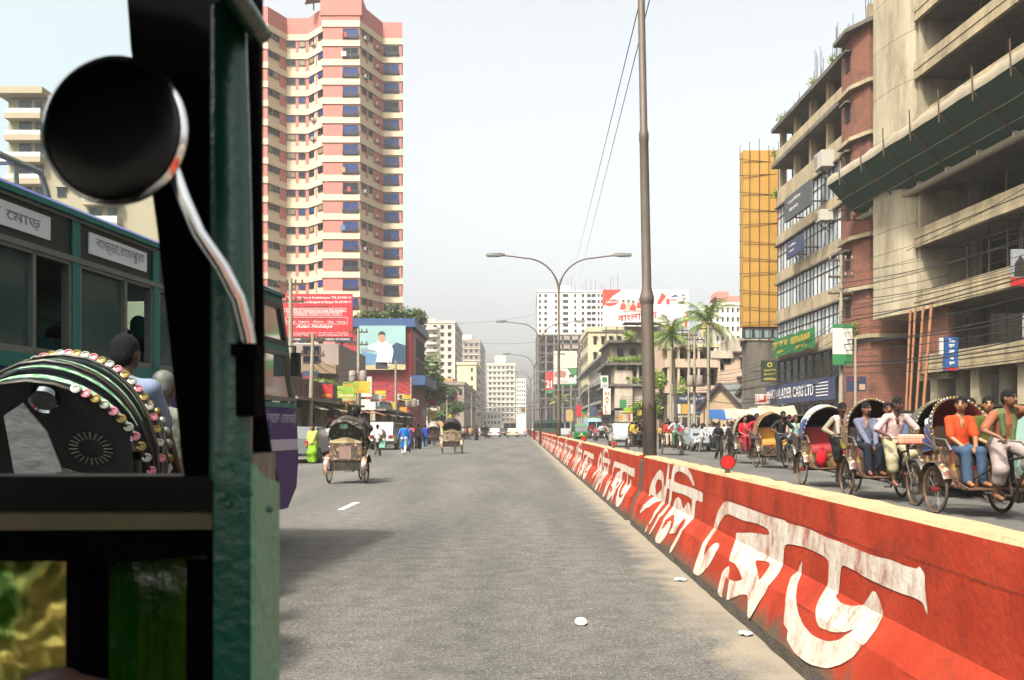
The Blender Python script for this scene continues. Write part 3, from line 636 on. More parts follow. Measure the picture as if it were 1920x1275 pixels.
for (p, q) in ((735, 690), (700, 755)): acunit(rb, (PX(p+20, Y), Y, z(q+60)), 'F', 1.1)
# hoarding with a man in a white shirt before a parked car
hb = bld('photo_hoarding', 'large billboard photo of a man in a white shirt before a car', 'billboard')
hx0, hx1, hz0, hz1 = PX(676, Y), PX(762, Y), z(694), z(612); hy = Y-.75
MB().box(hx0, hx1, hy, hy+.12, hz0, hz1).build('board', mat('hoarding sea green', '#8fb3b0', .6, var=.25, scale=.5), hb)
def fig(pts, m, name, dy): MB().prism([(hx0+(hx1-hx0)*u, hz0+(hz1-hz0)*v) for u, v in pts], (0, hy-dy, 0), (1, 0, 0), (0, 0, 1), .006).build(name, MATS[m] if isinstance(m, str) else m, hb)
fig([(0, .0), (1, .0), (1, .12), (0, .1)], mat('hoarding sand', '#b9a878', .6), 'ground_print', .01)
fig([(.0, .1), (.32, .12), (.4, .34), (.1, .4), (0, .36)], mat('hoarding car blue', '#5b86a8', .5, var=.3), 'car_print', .014)
fig([(.62, .16), (1, .12), (1, .55), (.8, .62), (.66, .5)], mat('hoarding car dark', '#24415e', .5, var=.3), 'car_print', .014)
fig([(.03, .4), (.36, .42), (.36, .5), (.03, .48)], mat('hoarding grey', '#7d9295', .5), 'shelf_print', .014)
fig([(.35, .06), (.36, .02), (.62, .02), (.64, .2), (.36, .2)], mat('hoarding dark trousers', '#20262e', .6), 'trousers_print', .02)
fig([(.36, .17), (.4, .4), (.33, .44), (.2, .47), (.19, .54), (.34, .6), (.43, .66), (.58, .65), (.7, .55), (.74, .42), (.68, .1), (.61, .1), (.63, .3), (.62, .17)], mat('hoarding white shirt', '#e4e4dc', .6, var=.04), 'shirt_print', .026)
fig([(.43, .64), (.42, .74), (.45, .8), (.53, .8), (.56, .74), (.55, .64), (.49, .6)], mat('hoarding skin', '#b98a6a', .6), 'face_print', .03)
fig([(.41, .76), (.42, .84), (.48, .88), (.55, .85), (.57, .76), (.54, .79), (.45, .8)], mat('hoarding hair', '#1c1a1a', .6), 'hair_print', .034)
fig([(.62, .1), (.68, .1), (.66, .04), (.61, .05)], MATS['hoarding skin'], 'hand_print', .03)
for i in (0, 1): MB().box((hx0+.3, hx1-.5)[i], (hx0+.5, hx1-.3)[i], hy+.12, Y, hz0+.5, hz1-.5).build('bracket', FRAMED, hb)
# red travel billboard on posts
tb = bld('travel_billboard', 'red travel agency billboard with white price lines', 'billboard')
Y2 = 88.; X0, X1 = PX(528, Y2), PX(661, Y2); zz0, zz1 = PZ(640, Y2), PZ(551, Y2)
RB = mat('billboard red', '#b0101c', .5, var=.08, scale=.6); WL = mat('billboard white', '#e8e2dc', .5, var=.0); BKP = mat('billboard black', '#121014', .5, var=.0)
MB().box(X0, X1, Y2, Y2+.2, zz0+.42, zz1).build('board', RB, tb); MB().box(X0, X1, Y2, Y2+.2, zz0, zz0+.415).build('contact_strip', BKP, tb)
W = X1-X0; HH = zz1-zz0
for s, u, v, w, h, mm, sh in (("5 Days 4 Nights at Kualalampur TK-29,900 !!!", .03, .885, .95, .062, WL, 0), ("3 Days 4 Nights at Bangkok & Pattaya TK-29,900 !!!", .05, .79, .93, .062, WL, 0),
    ("Our  Service  Includes :", .2, .715, .5, .045, BKP, .2), ("Ticket With All Taxes", .06, .64, .32, .045, WL, 0), ("02-03 Star Hotel With Breakfast", .41, .635, .48, .045, WL, 0),
    ("Visa Assistance", .1, .56, .26, .045, WL, 0), ("Airport to Hotel Transfer", .41, .555, .42, .045, WL, 0), ("Our  Also  Service  Except  for", .12, .46, .7, .04, BKP, .2),
    ("Thailand", .06, .39, .13, .042, WL, 0), ("Singapore", .24, .39, .15, .042, WL, 0), ("Malaysia", .45, .39, .14, .042, WL, 0), ("China", .65, .39, .08, .042, WL, 0), ("Nanjing", .78, .385, .12, .042, WL, 0),
    ("Asian Holidays", .2, .265, .52, .085, WL, .35), ("House 15, Road 2, Dhaka Tel 9355 2010", .1, .165, .38, .025, WL, 0), ("Head office motijheel c/a dhaka bangladesh", .52, .165, .42, .025, WL, 0),
    ("Cell 01711 520 410 mail info", .1, .125, .3, .025, WL, 0), ("Fax 880 2 9355 Mobile 0171 2009", .52, .12, .42, .025, WL, 0), ("01711520410  01911520410  01819520410  01716520410", .1, .025, .86, .038, WL, 0)):
    lettering(s, mm, tb, (X0+W*u, Y2, zz0+HH*v), (1, 0, 0), (0, 0, 1), W*w, HH*h, .012, sh)
def outline(b, u0, u1, v0, v1, th=.03):
    a0, a1, c0, c1 = X0+W*u0, X0+W*u1, zz0+HH*v0, zz0+HH*v1
    for (p, q, r_, s) in ((a0, a1, c0, c0+th), (a0, a1, c1-th, c1), (a0, a0+th, c0+th, c1-th), (a1-th, a1, c0+th, c1-th)): b.box(p, q, Y2-.01, Y2-.001, r_, s)
for q in ((.04, .39, .62, .70), (.4, .91, .62, .70), (.08, .39, .54, .615), (.4, .85, .54, .615), (.05, .93, .36, .51)):
    b = MB(); outline(b, *q); b.build('line_box', WL, tb)
for px in (545, 575, 640): MB().box(PX(px, Y2)-.1, PX(px, Y2)+.1, Y2+.22, Y2+.4, 0, zz0+1).build('post', RUST, tb)
MB().box(PX(545, Y2), PX(597, Y2), Y2+.1, Y2+.2, PZ(668, Y2), PZ(643, Y2)).build('lower_board', WHR, tb)
# --- bowed concrete terrace and shop row on the left
cb = bld('bowed_terrace_building', 'old concrete building with a bowed terrace below the red billboard', 'building')
x0, x1, Yc = -30, -15.6, 74
MB().box(x0, x1, Yc+1, Yc+14, 0, 8.6).build('wall', GREYR, cb)
for zc in (6.0, 3.4):
    b = MB(); n = 16; pts = [(x0+(x1-x0)*i/n, Yc-1.6*math.sin(math.pi*i/n)) for i in range(n+1)]+[(x1, Yc+1), (x0, Yc+1)]
    ringwall(b, pts, zc, zc+.75); b.build('terrace_slab', mat('tan old plaster', '#9b8468', .9, var=.2, scale=.6), cb)
for i in range(6): win(cb, wmesh(1.5, 1.5, 'plain'), (x0+1.6+i*2.1, Yc+1, 7.7), 'F')
for i in range(4): MB().box(x0+4.5+i*2.6, x0+4.9+i*2.6, Yc+.2, Yc+.6, 0, 6.0).build('column', GREYR, cb)
BRN = mat('brown stone cladding', '#7b5a4e', .7, var=.2, scale=1.2, dirt='#4b352d', dscale=.8)
def shop(name, label, y0, y1, z1, m, sign=None, stext=None, sm=None, dark=True):
    t = bld(name, label, 'shop'); X = -12.62
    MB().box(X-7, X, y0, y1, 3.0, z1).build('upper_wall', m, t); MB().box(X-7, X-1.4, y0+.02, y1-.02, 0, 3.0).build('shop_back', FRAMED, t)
    n = max(2, int((y1-y0)/2.6))
    for i in range(n+1): MB().box(X-.45, X-.05, y0+.1+(y1-y0-.5)*i/n, y0+.4+(y1-y0-.5)*i/n, 0, 2.99).build('column', mat('shop column', '#b3a68d', .8, var=.2), t)
    for i in range(n): MB().box(X-1.35, X-1.25, y0+.5+(y1-y0-.5)*i/n, y0+.1+(y1-y0-.5)*(i+1)/n, .2, 2.7).build('shop_window', rnd.choice([GLASS, GLASSG, mat('cream shop pane', '#c9b98a', .6, var=.3, scale=2)]), t)  # some panes get a plain cream colour
    MB().box(X, X+.9, y0+.1, y1-.1, 2.95, 3.1).build('awning', GREYR, t)
    if sign:
        MB().box(X+.003, X+.25, y0+.4, y1-.4, 3.2, 3.2+min(1.1, z1-3.3)).build('sign_board', sign, t)
        if stext: lettering(stext, sm or WL, t, (X+.25, y0+.7, 3.4), (0, 1, 0), (0, 0, 1), (y1-y0-1.4), .5, .02)
    k = int((y1-y0)/1.2)
    for i in range(k): MB().box(X+.002, X+.05, y0+(i+.5)*(y1-y0)/k-.02, y0+(i+.5)*(y1-y0)/k+.02, 3.15, z1-.1).build('wall_rib', m, t)
    return t
shop('brown_shop', 'brown stone clad shop nearest the purple bus front', 46, 56, 4.3, BRN)
shop('grey_shop', 'grey metal clad shop next to the brown one', 56.1, 66, 4.4, mat('grey cladding', '#7f8580', .6, var=.15, scale=1.5, dirt='#535750'))
shop('pale_shop', 'shop with blue white signboards before the red building', 76, 86, 3.9, WHR, mat('pale blue sign', '#a8bcc4', .5, var=.25, scale=3), "ফার্নিচার এন্ড স্টীল", mat('sign dark', '#33445c', .5))
shop('panel_shop', 'shop with grey pink panels next to the utility poles', 86.1, 97, 4.1, mat('pink grey panel', '#8d7772', .6, var=.2, scale=1.5))
def side_sign(name, label, px, py, w, h, Y, m, txt=None, tm=None, face=True, frame=None):
    if px < 900: Y = 12.05*F/(CX-px)
    t = bld(name, label, 'sign'); x, z = PX(px, Y), PZ(py, Y); w, h = w*Y/F, h*Y/F
    MB().box(x-w/2, x+w/2, Y, Y+.15, z-h/2, z+h/2).build('board', m, t)
    if frame: 
        b = MB()
        for q in ((x-w/2-.06, x+w/2+.06, z+h/2, z+h/2+.06), (x-w/2-.06, x+w/2+.06, z-h/2-.06, z-h/2), (x-w/2-.06, x-w/2, z-h/2, z+h/2), (x+w/2, x+w/2+.06, z-h/2, z+h/2)): b.box(q[0], q[1], Y-.02, Y+.17, q[2], q[3])
        b.build('frame', frame, t)
    if txt:
        for i, s in enumerate(txt):
            n = len(txt); hh = h*.8/n; lettering(s, tm, t, (x-w*.42, Y, z+h/2-h*.1-hh*(i+.85)), (1, 0, 0), (0, 0, 1), w*.84, hh*.7, .015)
    MB().box(x-w/2-.9, x-w/2-.0, Y+.04, Y+.1, z-.05, z+.05).build('bracket', FRAMED, t)
    return t
YEL = mat('sign yellow', '#c9a92c', .5, var=.1); SRED = mat('sign red', '#b5201c', .5, var=.1); SGR = mat('sign green', '#2f7a44', .5, var=.1); DKT = mat('sign dark text', '#2a2418', .5, var=0)
SBLU = mat('sign blue', '#1c4f86', .5, var=.1); SNAVY = mat('sign navy', '#343f5c', .5, var=.1)
side_sign('shop_sign', 'yellow shop sign with dark lettering over the left pavement', 638, 766, 24, 20, 70, YEL, ["েমাবাইল", "সািভস"], DKT, frame=FRAMED)
side_sign('shop_sign', 'red and white striped shop sign under the yellow sign', 624, 789, 28, 14, 72, SRED, ["েরেস্তারা"], WL)
side_sign('shop_sign', 'lime green shop sign beside the utility pole', 655, 757, 10, 26, 78, mat('sign lime', '#8fae35', .5), None)
side_sign('shop_sign', 'cream sign with green foot next to the lime sign', 670, 758, 13, 32, 78.5, mat('sign cream', '#d8c88f', .5), ["ঢাকা", "ফোন"], SGR)
side_sign('shop_sign', 'dark green framed sign hanging by the grey shop', 648, 737, 20, 24, 74, mat('sign dark green', '#2c4f46', .5), ["অফিস", "ভাড়া"], WL)
side_sign('shop_sign', 'white oval sign board fixed before the red building', 687, 725, 20, 38, 84, WHR, None)
side_sign('shop_sign', 'small blue and yellow sign near the dark tree trunk', 811, 777, 12, 15, 115, YEL, ["খ"], SBLU)
side_sign('banner', 'tall red hanging banner past the dark tree', 850, 757, 16, 34, 175, SRED, ["ঈদ", "অফার"], WL)
side_sign('shop_sign', 'small yellow green sign under the red banner', 842, 785, 9, 16, 170, YEL, ["চা"], SGR)
side_sign('shop_sign', 'orange yellow board in the far middle of the street', 981, 768, 8, 9, 190, mat('sign orange', '#c98a2c', .5), None)
# ---------------------------------------------------------------- plants
def leaf_mat(name, col, col2):
    m = bpy.data.materials.new(name); m.use_nodes = True; t = m.node_tree; b = t.nodes['Principled BSDF']; L = t.links.new
    b.inputs['Roughness'].default_value = .55; b.inputs['Specular IOR Level'].default_value = .3
    g = N(t, 'ShaderNodeNewGeometry'); r = N(t, 'ShaderNodeValToRGB'); r.color_ramp.elements[0].color = (*lin(col), 1); r.color_ramp.elements[1].color = (*lin(col2), 1)
    L(g.outputs['Random Per Island'], r.inputs[0]); L(r.outputs[0], b.inputs['Base Color'])
    tr = N(t, 'ShaderNodeBsdfTranslucent'); L(r.outputs[0], tr.inputs[0]); mx = N(t, 'ShaderNodeMixShader'); mx.inputs[0].default_value = .25
    L(b.outputs[0], mx.inputs[1]); L(tr.outputs[0], mx.inputs[2]); L(mx.outputs[0], t.nodes['Material Output'].inputs[0]); return m
LF_D = leaf_mat('dark foliage', '#243018', '#4a5a2a'); LF_M = leaf_mat('mid foliage', '#3f5420', '#7c8c34'); LF_P = leaf_mat('palm leaf', '#33481f', '#6d7c33'); LF_Y = leaf_mat('dry palm leaf', '#6f6a30', '#a08f4a')
BARK = mat('bark', '#5b4c3c', .9, var=.3, scale=6); PTR = mat('palm trunk bark', '#57493a', .9, var=.35, scale=8)
def leaves(b, c, r, n, s, rr, shell=.5):
    c = Vector(c)
    for _ in range(n):
        d = Vector((rr.gauss(0, 1), rr.gauss(0, 1), rr.gauss(0, 1))).normalized(); q = shell+(1-shell)*rr.random()
        p = c+Vector((d.x*r[0], d.y*r[1], d.z*r[2]))*q
        a = Vector((rr.gauss(0, 1), rr.gauss(0, 1), rr.gauss(0, .6))).normalized(); u = a*s*rr.uniform(.6, 1.3); w = a.cross(Vector((rr.gauss(0, 1), rr.gauss(0, 1), rr.gauss(0, 1)))).normalized()*s*rr.uniform(.3, .6)
        b.add([p-u, p+w, p+u, p-w], [(0, 1, 2, 3)])
def tree(label, base, h, spread, clumps, n, s, seed, m=LF_D, name='broadleaf_tree'):
    rr = random.Random(seed); t = empty(name, base, 0, label, 'tree'); b = MB(); tips = []
    b.tube([(0, 0, 0), (.1, 0, h*.25), (-.05, .1, h*.5)], [h*.03, h*.025, h*.018], 8)
    for i in range(clumps):
        a = rr.uniform(0, 6.28); q = rr.uniform(.25, 1)*spread; z = h*rr.uniform(.38, .92); p = (q*math.cos(a)*(1.15-z/h*.6), q*math.sin(a)*(1.15-z/h*.6), z)
        b.tube([(0, 0, h*rr.uniform(.25, .5)), (p[0]*.5, p[1]*.5, z*.8), p], [h*.012, h*.008, h*.003], 5); tips.append(p)
    b.build('trunk', BARK, t, 60); c = MB()
    for p in tips: leaves(c, p, (spread*rr.uniform(.25, .45), spread*rr.uniform(.25, .45), h*rr.uniform(.07, .13)), n//clumps, s, rr)
    c.build('crown', m, t); return t
def shrub(label, base, r, n, s, seed, m=LF_M, name='roof_plant', group=None):
    rr = random.Random(seed); t = empty(name, base, 0, label, 'plant', group); b = MB(); leaves(b, (0, 0, r[2]*.8), r, n, s, rr, .1); b.build('foliage', m, t)
    q = MB()
    for i in range(4): q.cyl((rr.uniform(-.1, .1)*r[0], 0, 0), (rr.uniform(-.6, .6)*r[0], rr.uniform(-.5, .5)*r[1], r[2]*1.1), .03, .01, 5)
    q.build('stem', BARK, t); return t
def palm(label, base, h, L, seed, nf=22, lean=(0, 0), group='palms among the old houses'):
    rr = random.Random(seed); t = empty('palm_tree', base, 0, label, 'palm', group); top = Vector((lean[0], lean[1], h))
    b = MB(); b.tube([(0, 0, 0), (lean[0]*.15, lean[1]*.15, h*.4), (lean[0]*.5, lean[1]*.5, h*.75), top], [.26, .19, .16, .2], 9); b.build('trunk', PTR, t, 60)
    for i in range(nf):
        az = i*2.4+rr.uniform(-.3, .3); el = R(rr.uniform(58, 80)) if i < nf*.3 else R(rr.uniform(-25, 50)); l = L*rr.uniform(.8, 1.1); b = MB(); pts = []; n = 14
        d = Vector((math.cos(az), math.sin(az), 0)); p = top.copy(); a = el
        for k in range(n+1):
            pts.append(p.copy()); p = p+(d*math.cos(a)+Vector((0, 0, math.sin(a))))*l/n; a -= R(3.2+7.2*k/n)+(.02 if i > nf*.7 else 0)
        b.tube(pts, [.035*(1-k/(n+3)) for k in range(n+1)], 4); side = Vector((-d.y, d.x, 0))
        for k in range(2, n+1):
            ll = l*.26*math.sin(math.pi*min(1, (k+1)/(n+1.5)))+.12; fw = (pts[k]-pts[k-1]).normalized()
            for sg in (-1, 1):
                for hf in (0, .5):
                    q = pts[k-1].lerp(pts[k], hf); tip = q+(side*sg*.62+fw*.6-Vector((0, 0, rr.uniform(.25, .75))))*ll
                    b.add([q, q+fw*.1+side*sg*.02, tip], [(0, 1, 2)])
        b.build('frond', LF_Y if (i > nf*.86) else LF_P, t)
    return t
tree('big dark broadleaf tree leaning over the left pavement', (-14.2, 122, 0), 11.5, 4.2, 34, 7000, .3, 3)
tree('second dark tree past the big one, beside the red banner', (-13.2, 150, 0), 9.0, 3.6, 24, 4200, .3, 5)
palm('tall palm rising out of the dark left tree', (-14.4, 131, 0), 10.6, 3.2, 11, 20, group=None)
tree('small light green tree behind the brown shop', (PX(586, 62), 62, 0), 5.1, 2.1, 18, 3500, .17, 9, LF_M, 'young_tree')
for i, (px, py, r) in enumerate(((700, 598, (2.6, 1, .9)), (742, 592, (2.0, 1, 1.4)), (772, 598, (1.5, 2.5, 1.1)), (783, 606, (1.0, 3, 1.1)), (722, 600, (1.5, 1, .6)))):
    shrub(['low hedge on the red building roof, leftmost', 'tall tangled bush at the middle of the red building roof', 'rounded bush at the red building roof corner', 'bush trailing over the street edge of the red roof', 'short plants between the roof bushes of the red building'][i],
          (PX(px, 103), 103+i*.6, PZ(600, 100)-.05), r, 900, .2, 20+i, LF_D, group='plants on the red building roof')
# ---------------------------------------------------------------- right-hand row
OLDW = mat('old white plaster', '#c2b5a0', .9, var=.2, scale=.6, dirt='#5b5144', dscale=.55, damt=.75)
PINKW = mat('old pinkish plaster', '#c9ac94', .9, var=.15, scale=.6, dirt='#7b6654', dscale=.45, damt=.6)
MOSS = mat('mossy old wall', '#6d6552', .95, var=.3, scale=.8, dirt='#2e2a20', dscale=.6, damt=.85)
ob = bld('overgrown_old_building', 'stained old building with plants on its ledges behind the palms and poles', 'building')
Y = 110.; x0, x1 = PX(1145, Y), PX(1243, Y); zt = PZ(643, Y)
MB().box(x0, x1, Y, Y+13, 0, zt).build('wall', MOSS, ob)
MB().box(x0+1.5, x1, Y-.6, Y-.02, 4.3, 6.4).build('white_panel', OLDW, ob); MB().box(x0+.4, x0+2.6, Y-1.1, Y-.02, .2, 8.6).build('stair_shaft', OLDW, ob)
for zc, e in ((zt, .7), (9.2, 1.6), (6.6, 1.3), (3.6, 1.1)): MB().box(x0-.5*e, x1, Y-e, Y+13, zc, zc+.3).build('ledge', CONCD, ob)
for zc in (10.7, 7.7, 5.0, 2.2):
    for i in range(4):
        if zc == 5.0 and i > 0: continue
        win(ob, wmesh(.95, 1.5, 'sill'), (x0+1.2+i*1.55, Y-(.02 if zc != 2.2 else 0), zc), 'F')
    for i in range(5): win(ob, wmesh(1.1, 1.4, 'sill'), (x0, Y+1.6+i*2.3, zc), 'L')
for i in range(5): MB().cyl((x0+.5+i*1.4, Y-.9, 6.9), (x0+.5+i*1.4, Y-.9, 9.2), .16, n=8).build('column', OLDW, ob)
for i in range(7): MB().box(x0+i*.95, x0+i*.95+.55, Y-.75, Y-.7, 7.0, 9.0).build('reed_screen', mat('reed screen', '#8a7d62', .9, var=.3, scale=3), ob) if i % 2 == 0 else None
for i, (dx, z, r) in enumerate(((1, 9.5, (1.6, .8, .5)), (3.4, 9.5, (1.8, .8, .6)), (5.2, 9.5, (1.2, .8, .5)), (2.6, 6.9, (1.2, .6, .7)), (4.4, 6.9, (1.1, .6, .6)), (2.2, zt+.3, (.9, .8, .7)), (4.8, zt+.3, (1.0, .8, .6)))):
    shrub('green plants growing along a ledge of the stained old building', (x0+dx, Y-.8, z), r, 420, .16, 40+i, LF_M, group='plants on the old building ledges')
# roof shed frame
MB().box(x0+2, x1, Y+3, Y+3.2, zt+.3, zt+2.4).build('roof_shed', OLDW, ob)
for i in range(4): MB().box(x0+2+i*1.4, x0+2.1+i*1.4, Y+1, Y+1.1, zt+.3, zt+2.6).build('roof_post', FRAMED, ob)
MB().box(x0+1.8, x1, Y+.8, Y+3.3, zt+2.6, zt+2.7).build('shed_roof', CONCD, ob)
gb = bld('curved_eave_building', 'grey building with sweeping eaves along the far right pavement', 'building')
GRB = mat('grey concrete eaves', '#8d8a82', .85, var=.15, scale=.4, dirt='#55514a', dscale=.3)
MB().box(13.2, 26, 133, 215, 0, 8.2).build('lower_wall', CONCD, gb); MB().box(13.8, 26, 140, 200, 8.7, 13.4).build('upper_wall', GRB, gb)
for z, e, y0 in ((8.2, 1.6, 131), (5.2, 1.3, 128), (13.4, .4, 139)):
    b = MB(); n = 10
    rows = [[(13.2-e*math.sin(math.pi*min(1, (i+2)/n)), y0+(215-y0)*i/n, z+(.5 if z < 13 else .1)), (26, y0+(215-y0)*i/n, z+(.5 if z < 13 else .1))] for i in range(n+1)]
    rows2 = [[(p[0], p[1], p[2]-.45) for p in r] for r in rows]
    b.grid(rows); b.grid([r[::-1] for r in rows2]); b.grid([[r[0], q[0]] for r, q in zip(rows, rows2)]); b.grid([rows[0], rows2[0]]); b.build('eave', GRB, gb)
for i in range(11): win(gb, wmesh(2.2, 2.0, 'plain', GLASS, FRAMEW), (13.8, 144+i*5, 11), 'L'); win(gb, wmesh(3.0, 1.6, 'plain', GLASSG), (13.2, 137+i*7, 6.7), 'L'); win(gb, wmesh(4.0, 2.4, 'plain', GLASSG, FRAMEW), (13.2, 137+i*7, 2.6), 'L')
for i in range(4): win(gb, wmesh(1.6, 1.7, 'plain'), (15.5+i*2.6, 140, 11), 'F'); win(gb, wmesh(1.8, 1.6, 'plain', GLASSG), (15+i*2.8, 133, 6.7), 'F')
t, bb = block('cream_old_block', 'cream weathered block under the white soap billboard', 1103, 1232, 622, 178, 22, CRM, 'L', 3.2, cols(8, .4), cols(5, .4), 1.5, 'shade', zmin=9)
t, bb = block('pale_backstreet_block', 'pale block with pink rooftop rooms beyond the palm tops', 1338, 1400, 572, 300, 25, WHT, 'L', 3.2, cols(6, .35), cols(4, .4), 1.4, 'shade', zmin=20)
MB().box(PX(1347, 300), PX(1393, 300), 302, 315, bb[4], PZ(553, 300)).build('roof_room', PINK, t); MB().box(PX(1347, 300), PX(1370, 300), 303, 312, bb[4], PZ(544, 300)).build('roof_room', PINK, t)
# white soap billboard
Yb = 172.; X0, X1, Z0b, Z1b = PX(1130, Yb), PX(1291, Yb), PZ(612, Yb), PZ(543, Yb)
wb = bld('white_billboard', 'white and red rooftop billboard partly behind the thick lamp pole', 'billboard')
MB().box(X0, X1, Yb, Yb+.4, Z0b, Z1b).build('board', mat('billboard paper white', '#d9d3c9', .6, var=.03, scale=.3), wb)
def bf(pts, m, name, dy=.02): MB().prism([(X0+(X1-X0)*u, Z0b+(Z1b-Z0b)*v) for u, v in pts], (0, Yb-dy, 0), (1, 0, 0), (0, 0, 1), .008).build(name, m, wb)
ORR = mat('billboard orange red', '#d2402a', .5, var=.05); BDR = mat('billboard deep red', '#b3281f', .5, var=0); SKN = mat('print skin', '#b98467', .6, var=0); HAI = mat('print hair', '#241c18', .6, var=0)
bf([(0, 1), (.22, 1), (.19, .93), (.12, .84), (.06, .68), (.02, .58), (0, .52)], ORR, 'red_corner')
bf([(.105+.078*math.cos(i*.4488), .645+.085*math.sin(i*.4488)+.1*.5*math.cos(i*.4488)*.6) for i in range(14)], ORR, 'logo_oval', .03)
lettering('Lifebuoy', WL, wb, (X0+(X1-X0)*.04, Yb-.03, Z0b+(Z1b-Z0b)*.615), (1, 0, .06), (0, 0, 1), (X1-X0)*.13, (Z1b-Z0b)*.075, .02)
for i, (u, v) in enumerate(((.24, .66), (.30, .66), (.355, .64), (.43, .70), (.49, .73))):
    bf([(u-.04, v-.2), (u+.035, v-.2), (u+.03, v-.08), (u+.01, v-.03), (u-.01, v-.03), (u-.03, v-.08)], ORR if i in (0, 2, 3) else mat('print pink', '#d9a08f', .6, var=0), 'person_print', .03+.004*i)
    bf([(u-.012, v-.04), (u+.012, v-.04), (u+.015, v+.02), (u, v+.05), (u-.015, v+.02)], SKN, 'face_print', .05+.004*i)
    bf([(u-.017, v+.015), (u+.017, v+.015), (u+.014, v+.06), (u-.014, v+.06)], HAI, 'hair_print', .06+.004*i)
lettering('সুরক্ষা উজ্জ্বল হোক', mat('print rose', '#b86a60', .5, var=0), wb, (X0+(X1-X0)*.235, Yb, Z0b+(Z1b-Z0b)*.35), (1, 0, .02), (0, 0, 1), (X1-X0)*.32, (Z1b-Z0b)*.1, .01, off=.03)
lettering('বাংলােদশ', BDR, wb, (X0+(X1-X0)*.175, Yb, Z0b+(Z1b-Z0b)*.11), (1, 0, .10), (0, 0, 1), (X1-X0)*.46, (Z1b-Z0b)*.24, .02, off=.03)
bf([(.63, .62), (.69, .92), (.74, .82), (.67, .6)], ORR, 'red_block', .03)
bf([(.80, .82), (.84, .86), (.9, .82), (.8, .79)], SBLU, 'picture_print', .03); bf([(.92, .82), (.955, .82), (.955, .88), (.92, .88)], mat('print teal', '#5a7f88', .6, var=0), 'picture_print', .03)
bf([(.74, .6), (.78, .6), (.78, .75), (.74, .75)], ORR, 'picture_print', .03); bf([(.79, .70), (.86, .71), (.86, .735), (.79, .73)], ORR, 'picture_print', .03); bf([(.88, .62), (.95, .62), (.95, .70), (.88, .67)], HAI, 'picture_print', .03); bf([(.93, .72), (.965, .72), (.965, .78), (.93, .78)], mat('print olive', '#7a8038', .6, var=0), 'picture_print', .03)
bf([(.955, .0), (.985, .0), (.99, .38), (.955, .28)], ORR, 'red_block', .03)
for i in range(8): MB().box(X0+.6+i*2.15, X0+.8+i*2.15, Yb+.5, Yb+.7, 0, Z0b+3).build('post', FRAMED, wb)
MB().box(X0, X1, Yb+.45, Yb+.8, Z0b-.9, Z0b-.6).build('walkway', CONCD, wb)
# far boards beside the second lamp pole
def board(name, label, px0, px1, y0, y1, Y, m, cat='billboard'):
    t = bld(name, label, cat); MB().box(PX(px0, Y), PX(px1, Y), Y, Y+.4, PZ(y1, Y), PZ(y0, Y)).build('board', m, t)
    for px in (px0+3, px1-3): MB().box(PX(px, Y)-.15, PX(px, Y)+.15, Y+.41, Y+.7, 0, PZ(y0+2, Y)).build('post', FRAMED, t)
    return t
board('blank_billboard', 'blank cream billboard above the green and white sign', 1038, 1082, 658, 690, 236, mat('blank board cream', '#cfc3aa', .7, var=.05))
t = board('green_white_sign', 'green and white print sign with a letter, below the blank billboard', 1038, 1081, 691, 722, 232, WHR)
u0, u1, v0, v1 = PX(1038, 232), PX(1081, 232), PZ(722, 232), PZ(691, 232)
def gf(pts, m, nm, dy): MB().prism([(u0+(u1-u0)*a, v0+(v1-v0)*c) for a, c in pts], (0, 232-dy, 0), (1, 0, 0), (0, 0, 1), .01).build(nm, m, t)
gf([(0, 0), (1, 0), (1, .1), (0, .06)], SGR, 'green_foot', .02); gf([(.6, 1), (1, 1), (1, .6), (.8, .55), (.72, .75)], SGR, 'green_corner', .02); gf([(.02, .5), (.5, .45), (.56, .8), (.3, .9), (.05, .8)], mat('print brown', '#a5614e', .6, var=.3), 'picture_print', .02); gf([(.1, .15), (.6, .12), (.62, .3), (.1, .3)], mat('print rose pale', '#d3a39a', .6, var=.2), 'picture_print', .02)
lettering('M', DKT, t, (u0+(u1-u0)*.68, 232, v0+(v1-v0)*.45), (1, 0, 0), (0, 0, 1), (u1-u0)*.2, (v1-v0)*.22, .03, off=.05)
t = board('red_poster_board', 'tall red poster with white figures and green foot beside the lamp pole', 1023, 1037, 696, 737, 228, SRED)
lettering('21', WL, t, (PX(1024, 228), 228, PZ(727, 228)), (1, 0, 0), (0, 0, 1), 1.5, 1.9, .03); MB().box(PX(1023, 228), PX(1037, 228), 227.9, 228-.01, PZ(737, 228), PZ(731, 228)).build('green_foot', SGR, t)
# vertical shop sign
t = bld('vertical_shop_sign', 'tall white vertical sign with red letters on the old building corner', 'sign'); Yh = 106.
MB().box(PX(1131, Yh), PX(1145, Yh), Yh, Yh+.3, PZ(777, Yh), PZ(728, Yh)).build('board', WHR, t)
for i, ch in enumerate('HATIL'): lettering(ch, BDR, t, (PX(1134.5, Yh), Yh, PZ(741+8.6*i, Yh)), (1, 0, 0), (0, 0, 1), PX(1142, Yh)-PX(1134.5, Yh) if ch != 'I' else .12, .42, .02)
t = bld('round_emblem_sign', 'small white sign with green and blue emblem above the vertical sign', 'sign')
MB().box(PX(1127, Yh), PX(1141, Yh), Yh+.4, Yh+.6, PZ(727, Yh), PZ(704, Yh)).build('board', WHR, t); MB().lathe([(0, 0), (.32, 0), (.32, .03)], 16, Matrix.Translation((PX(1134, Yh), Yh+.38, PZ(711, Yh))) @ Matrix.Rotation(R(90), 4, 'X')).build('emblem', SGR, t)
lettering('AW', SBLU, t, (PX(1129, Yh), Yh+.4, PZ(726, Yh)), (1, 0, 0), (0, 0, 1), .7, .38, .02)
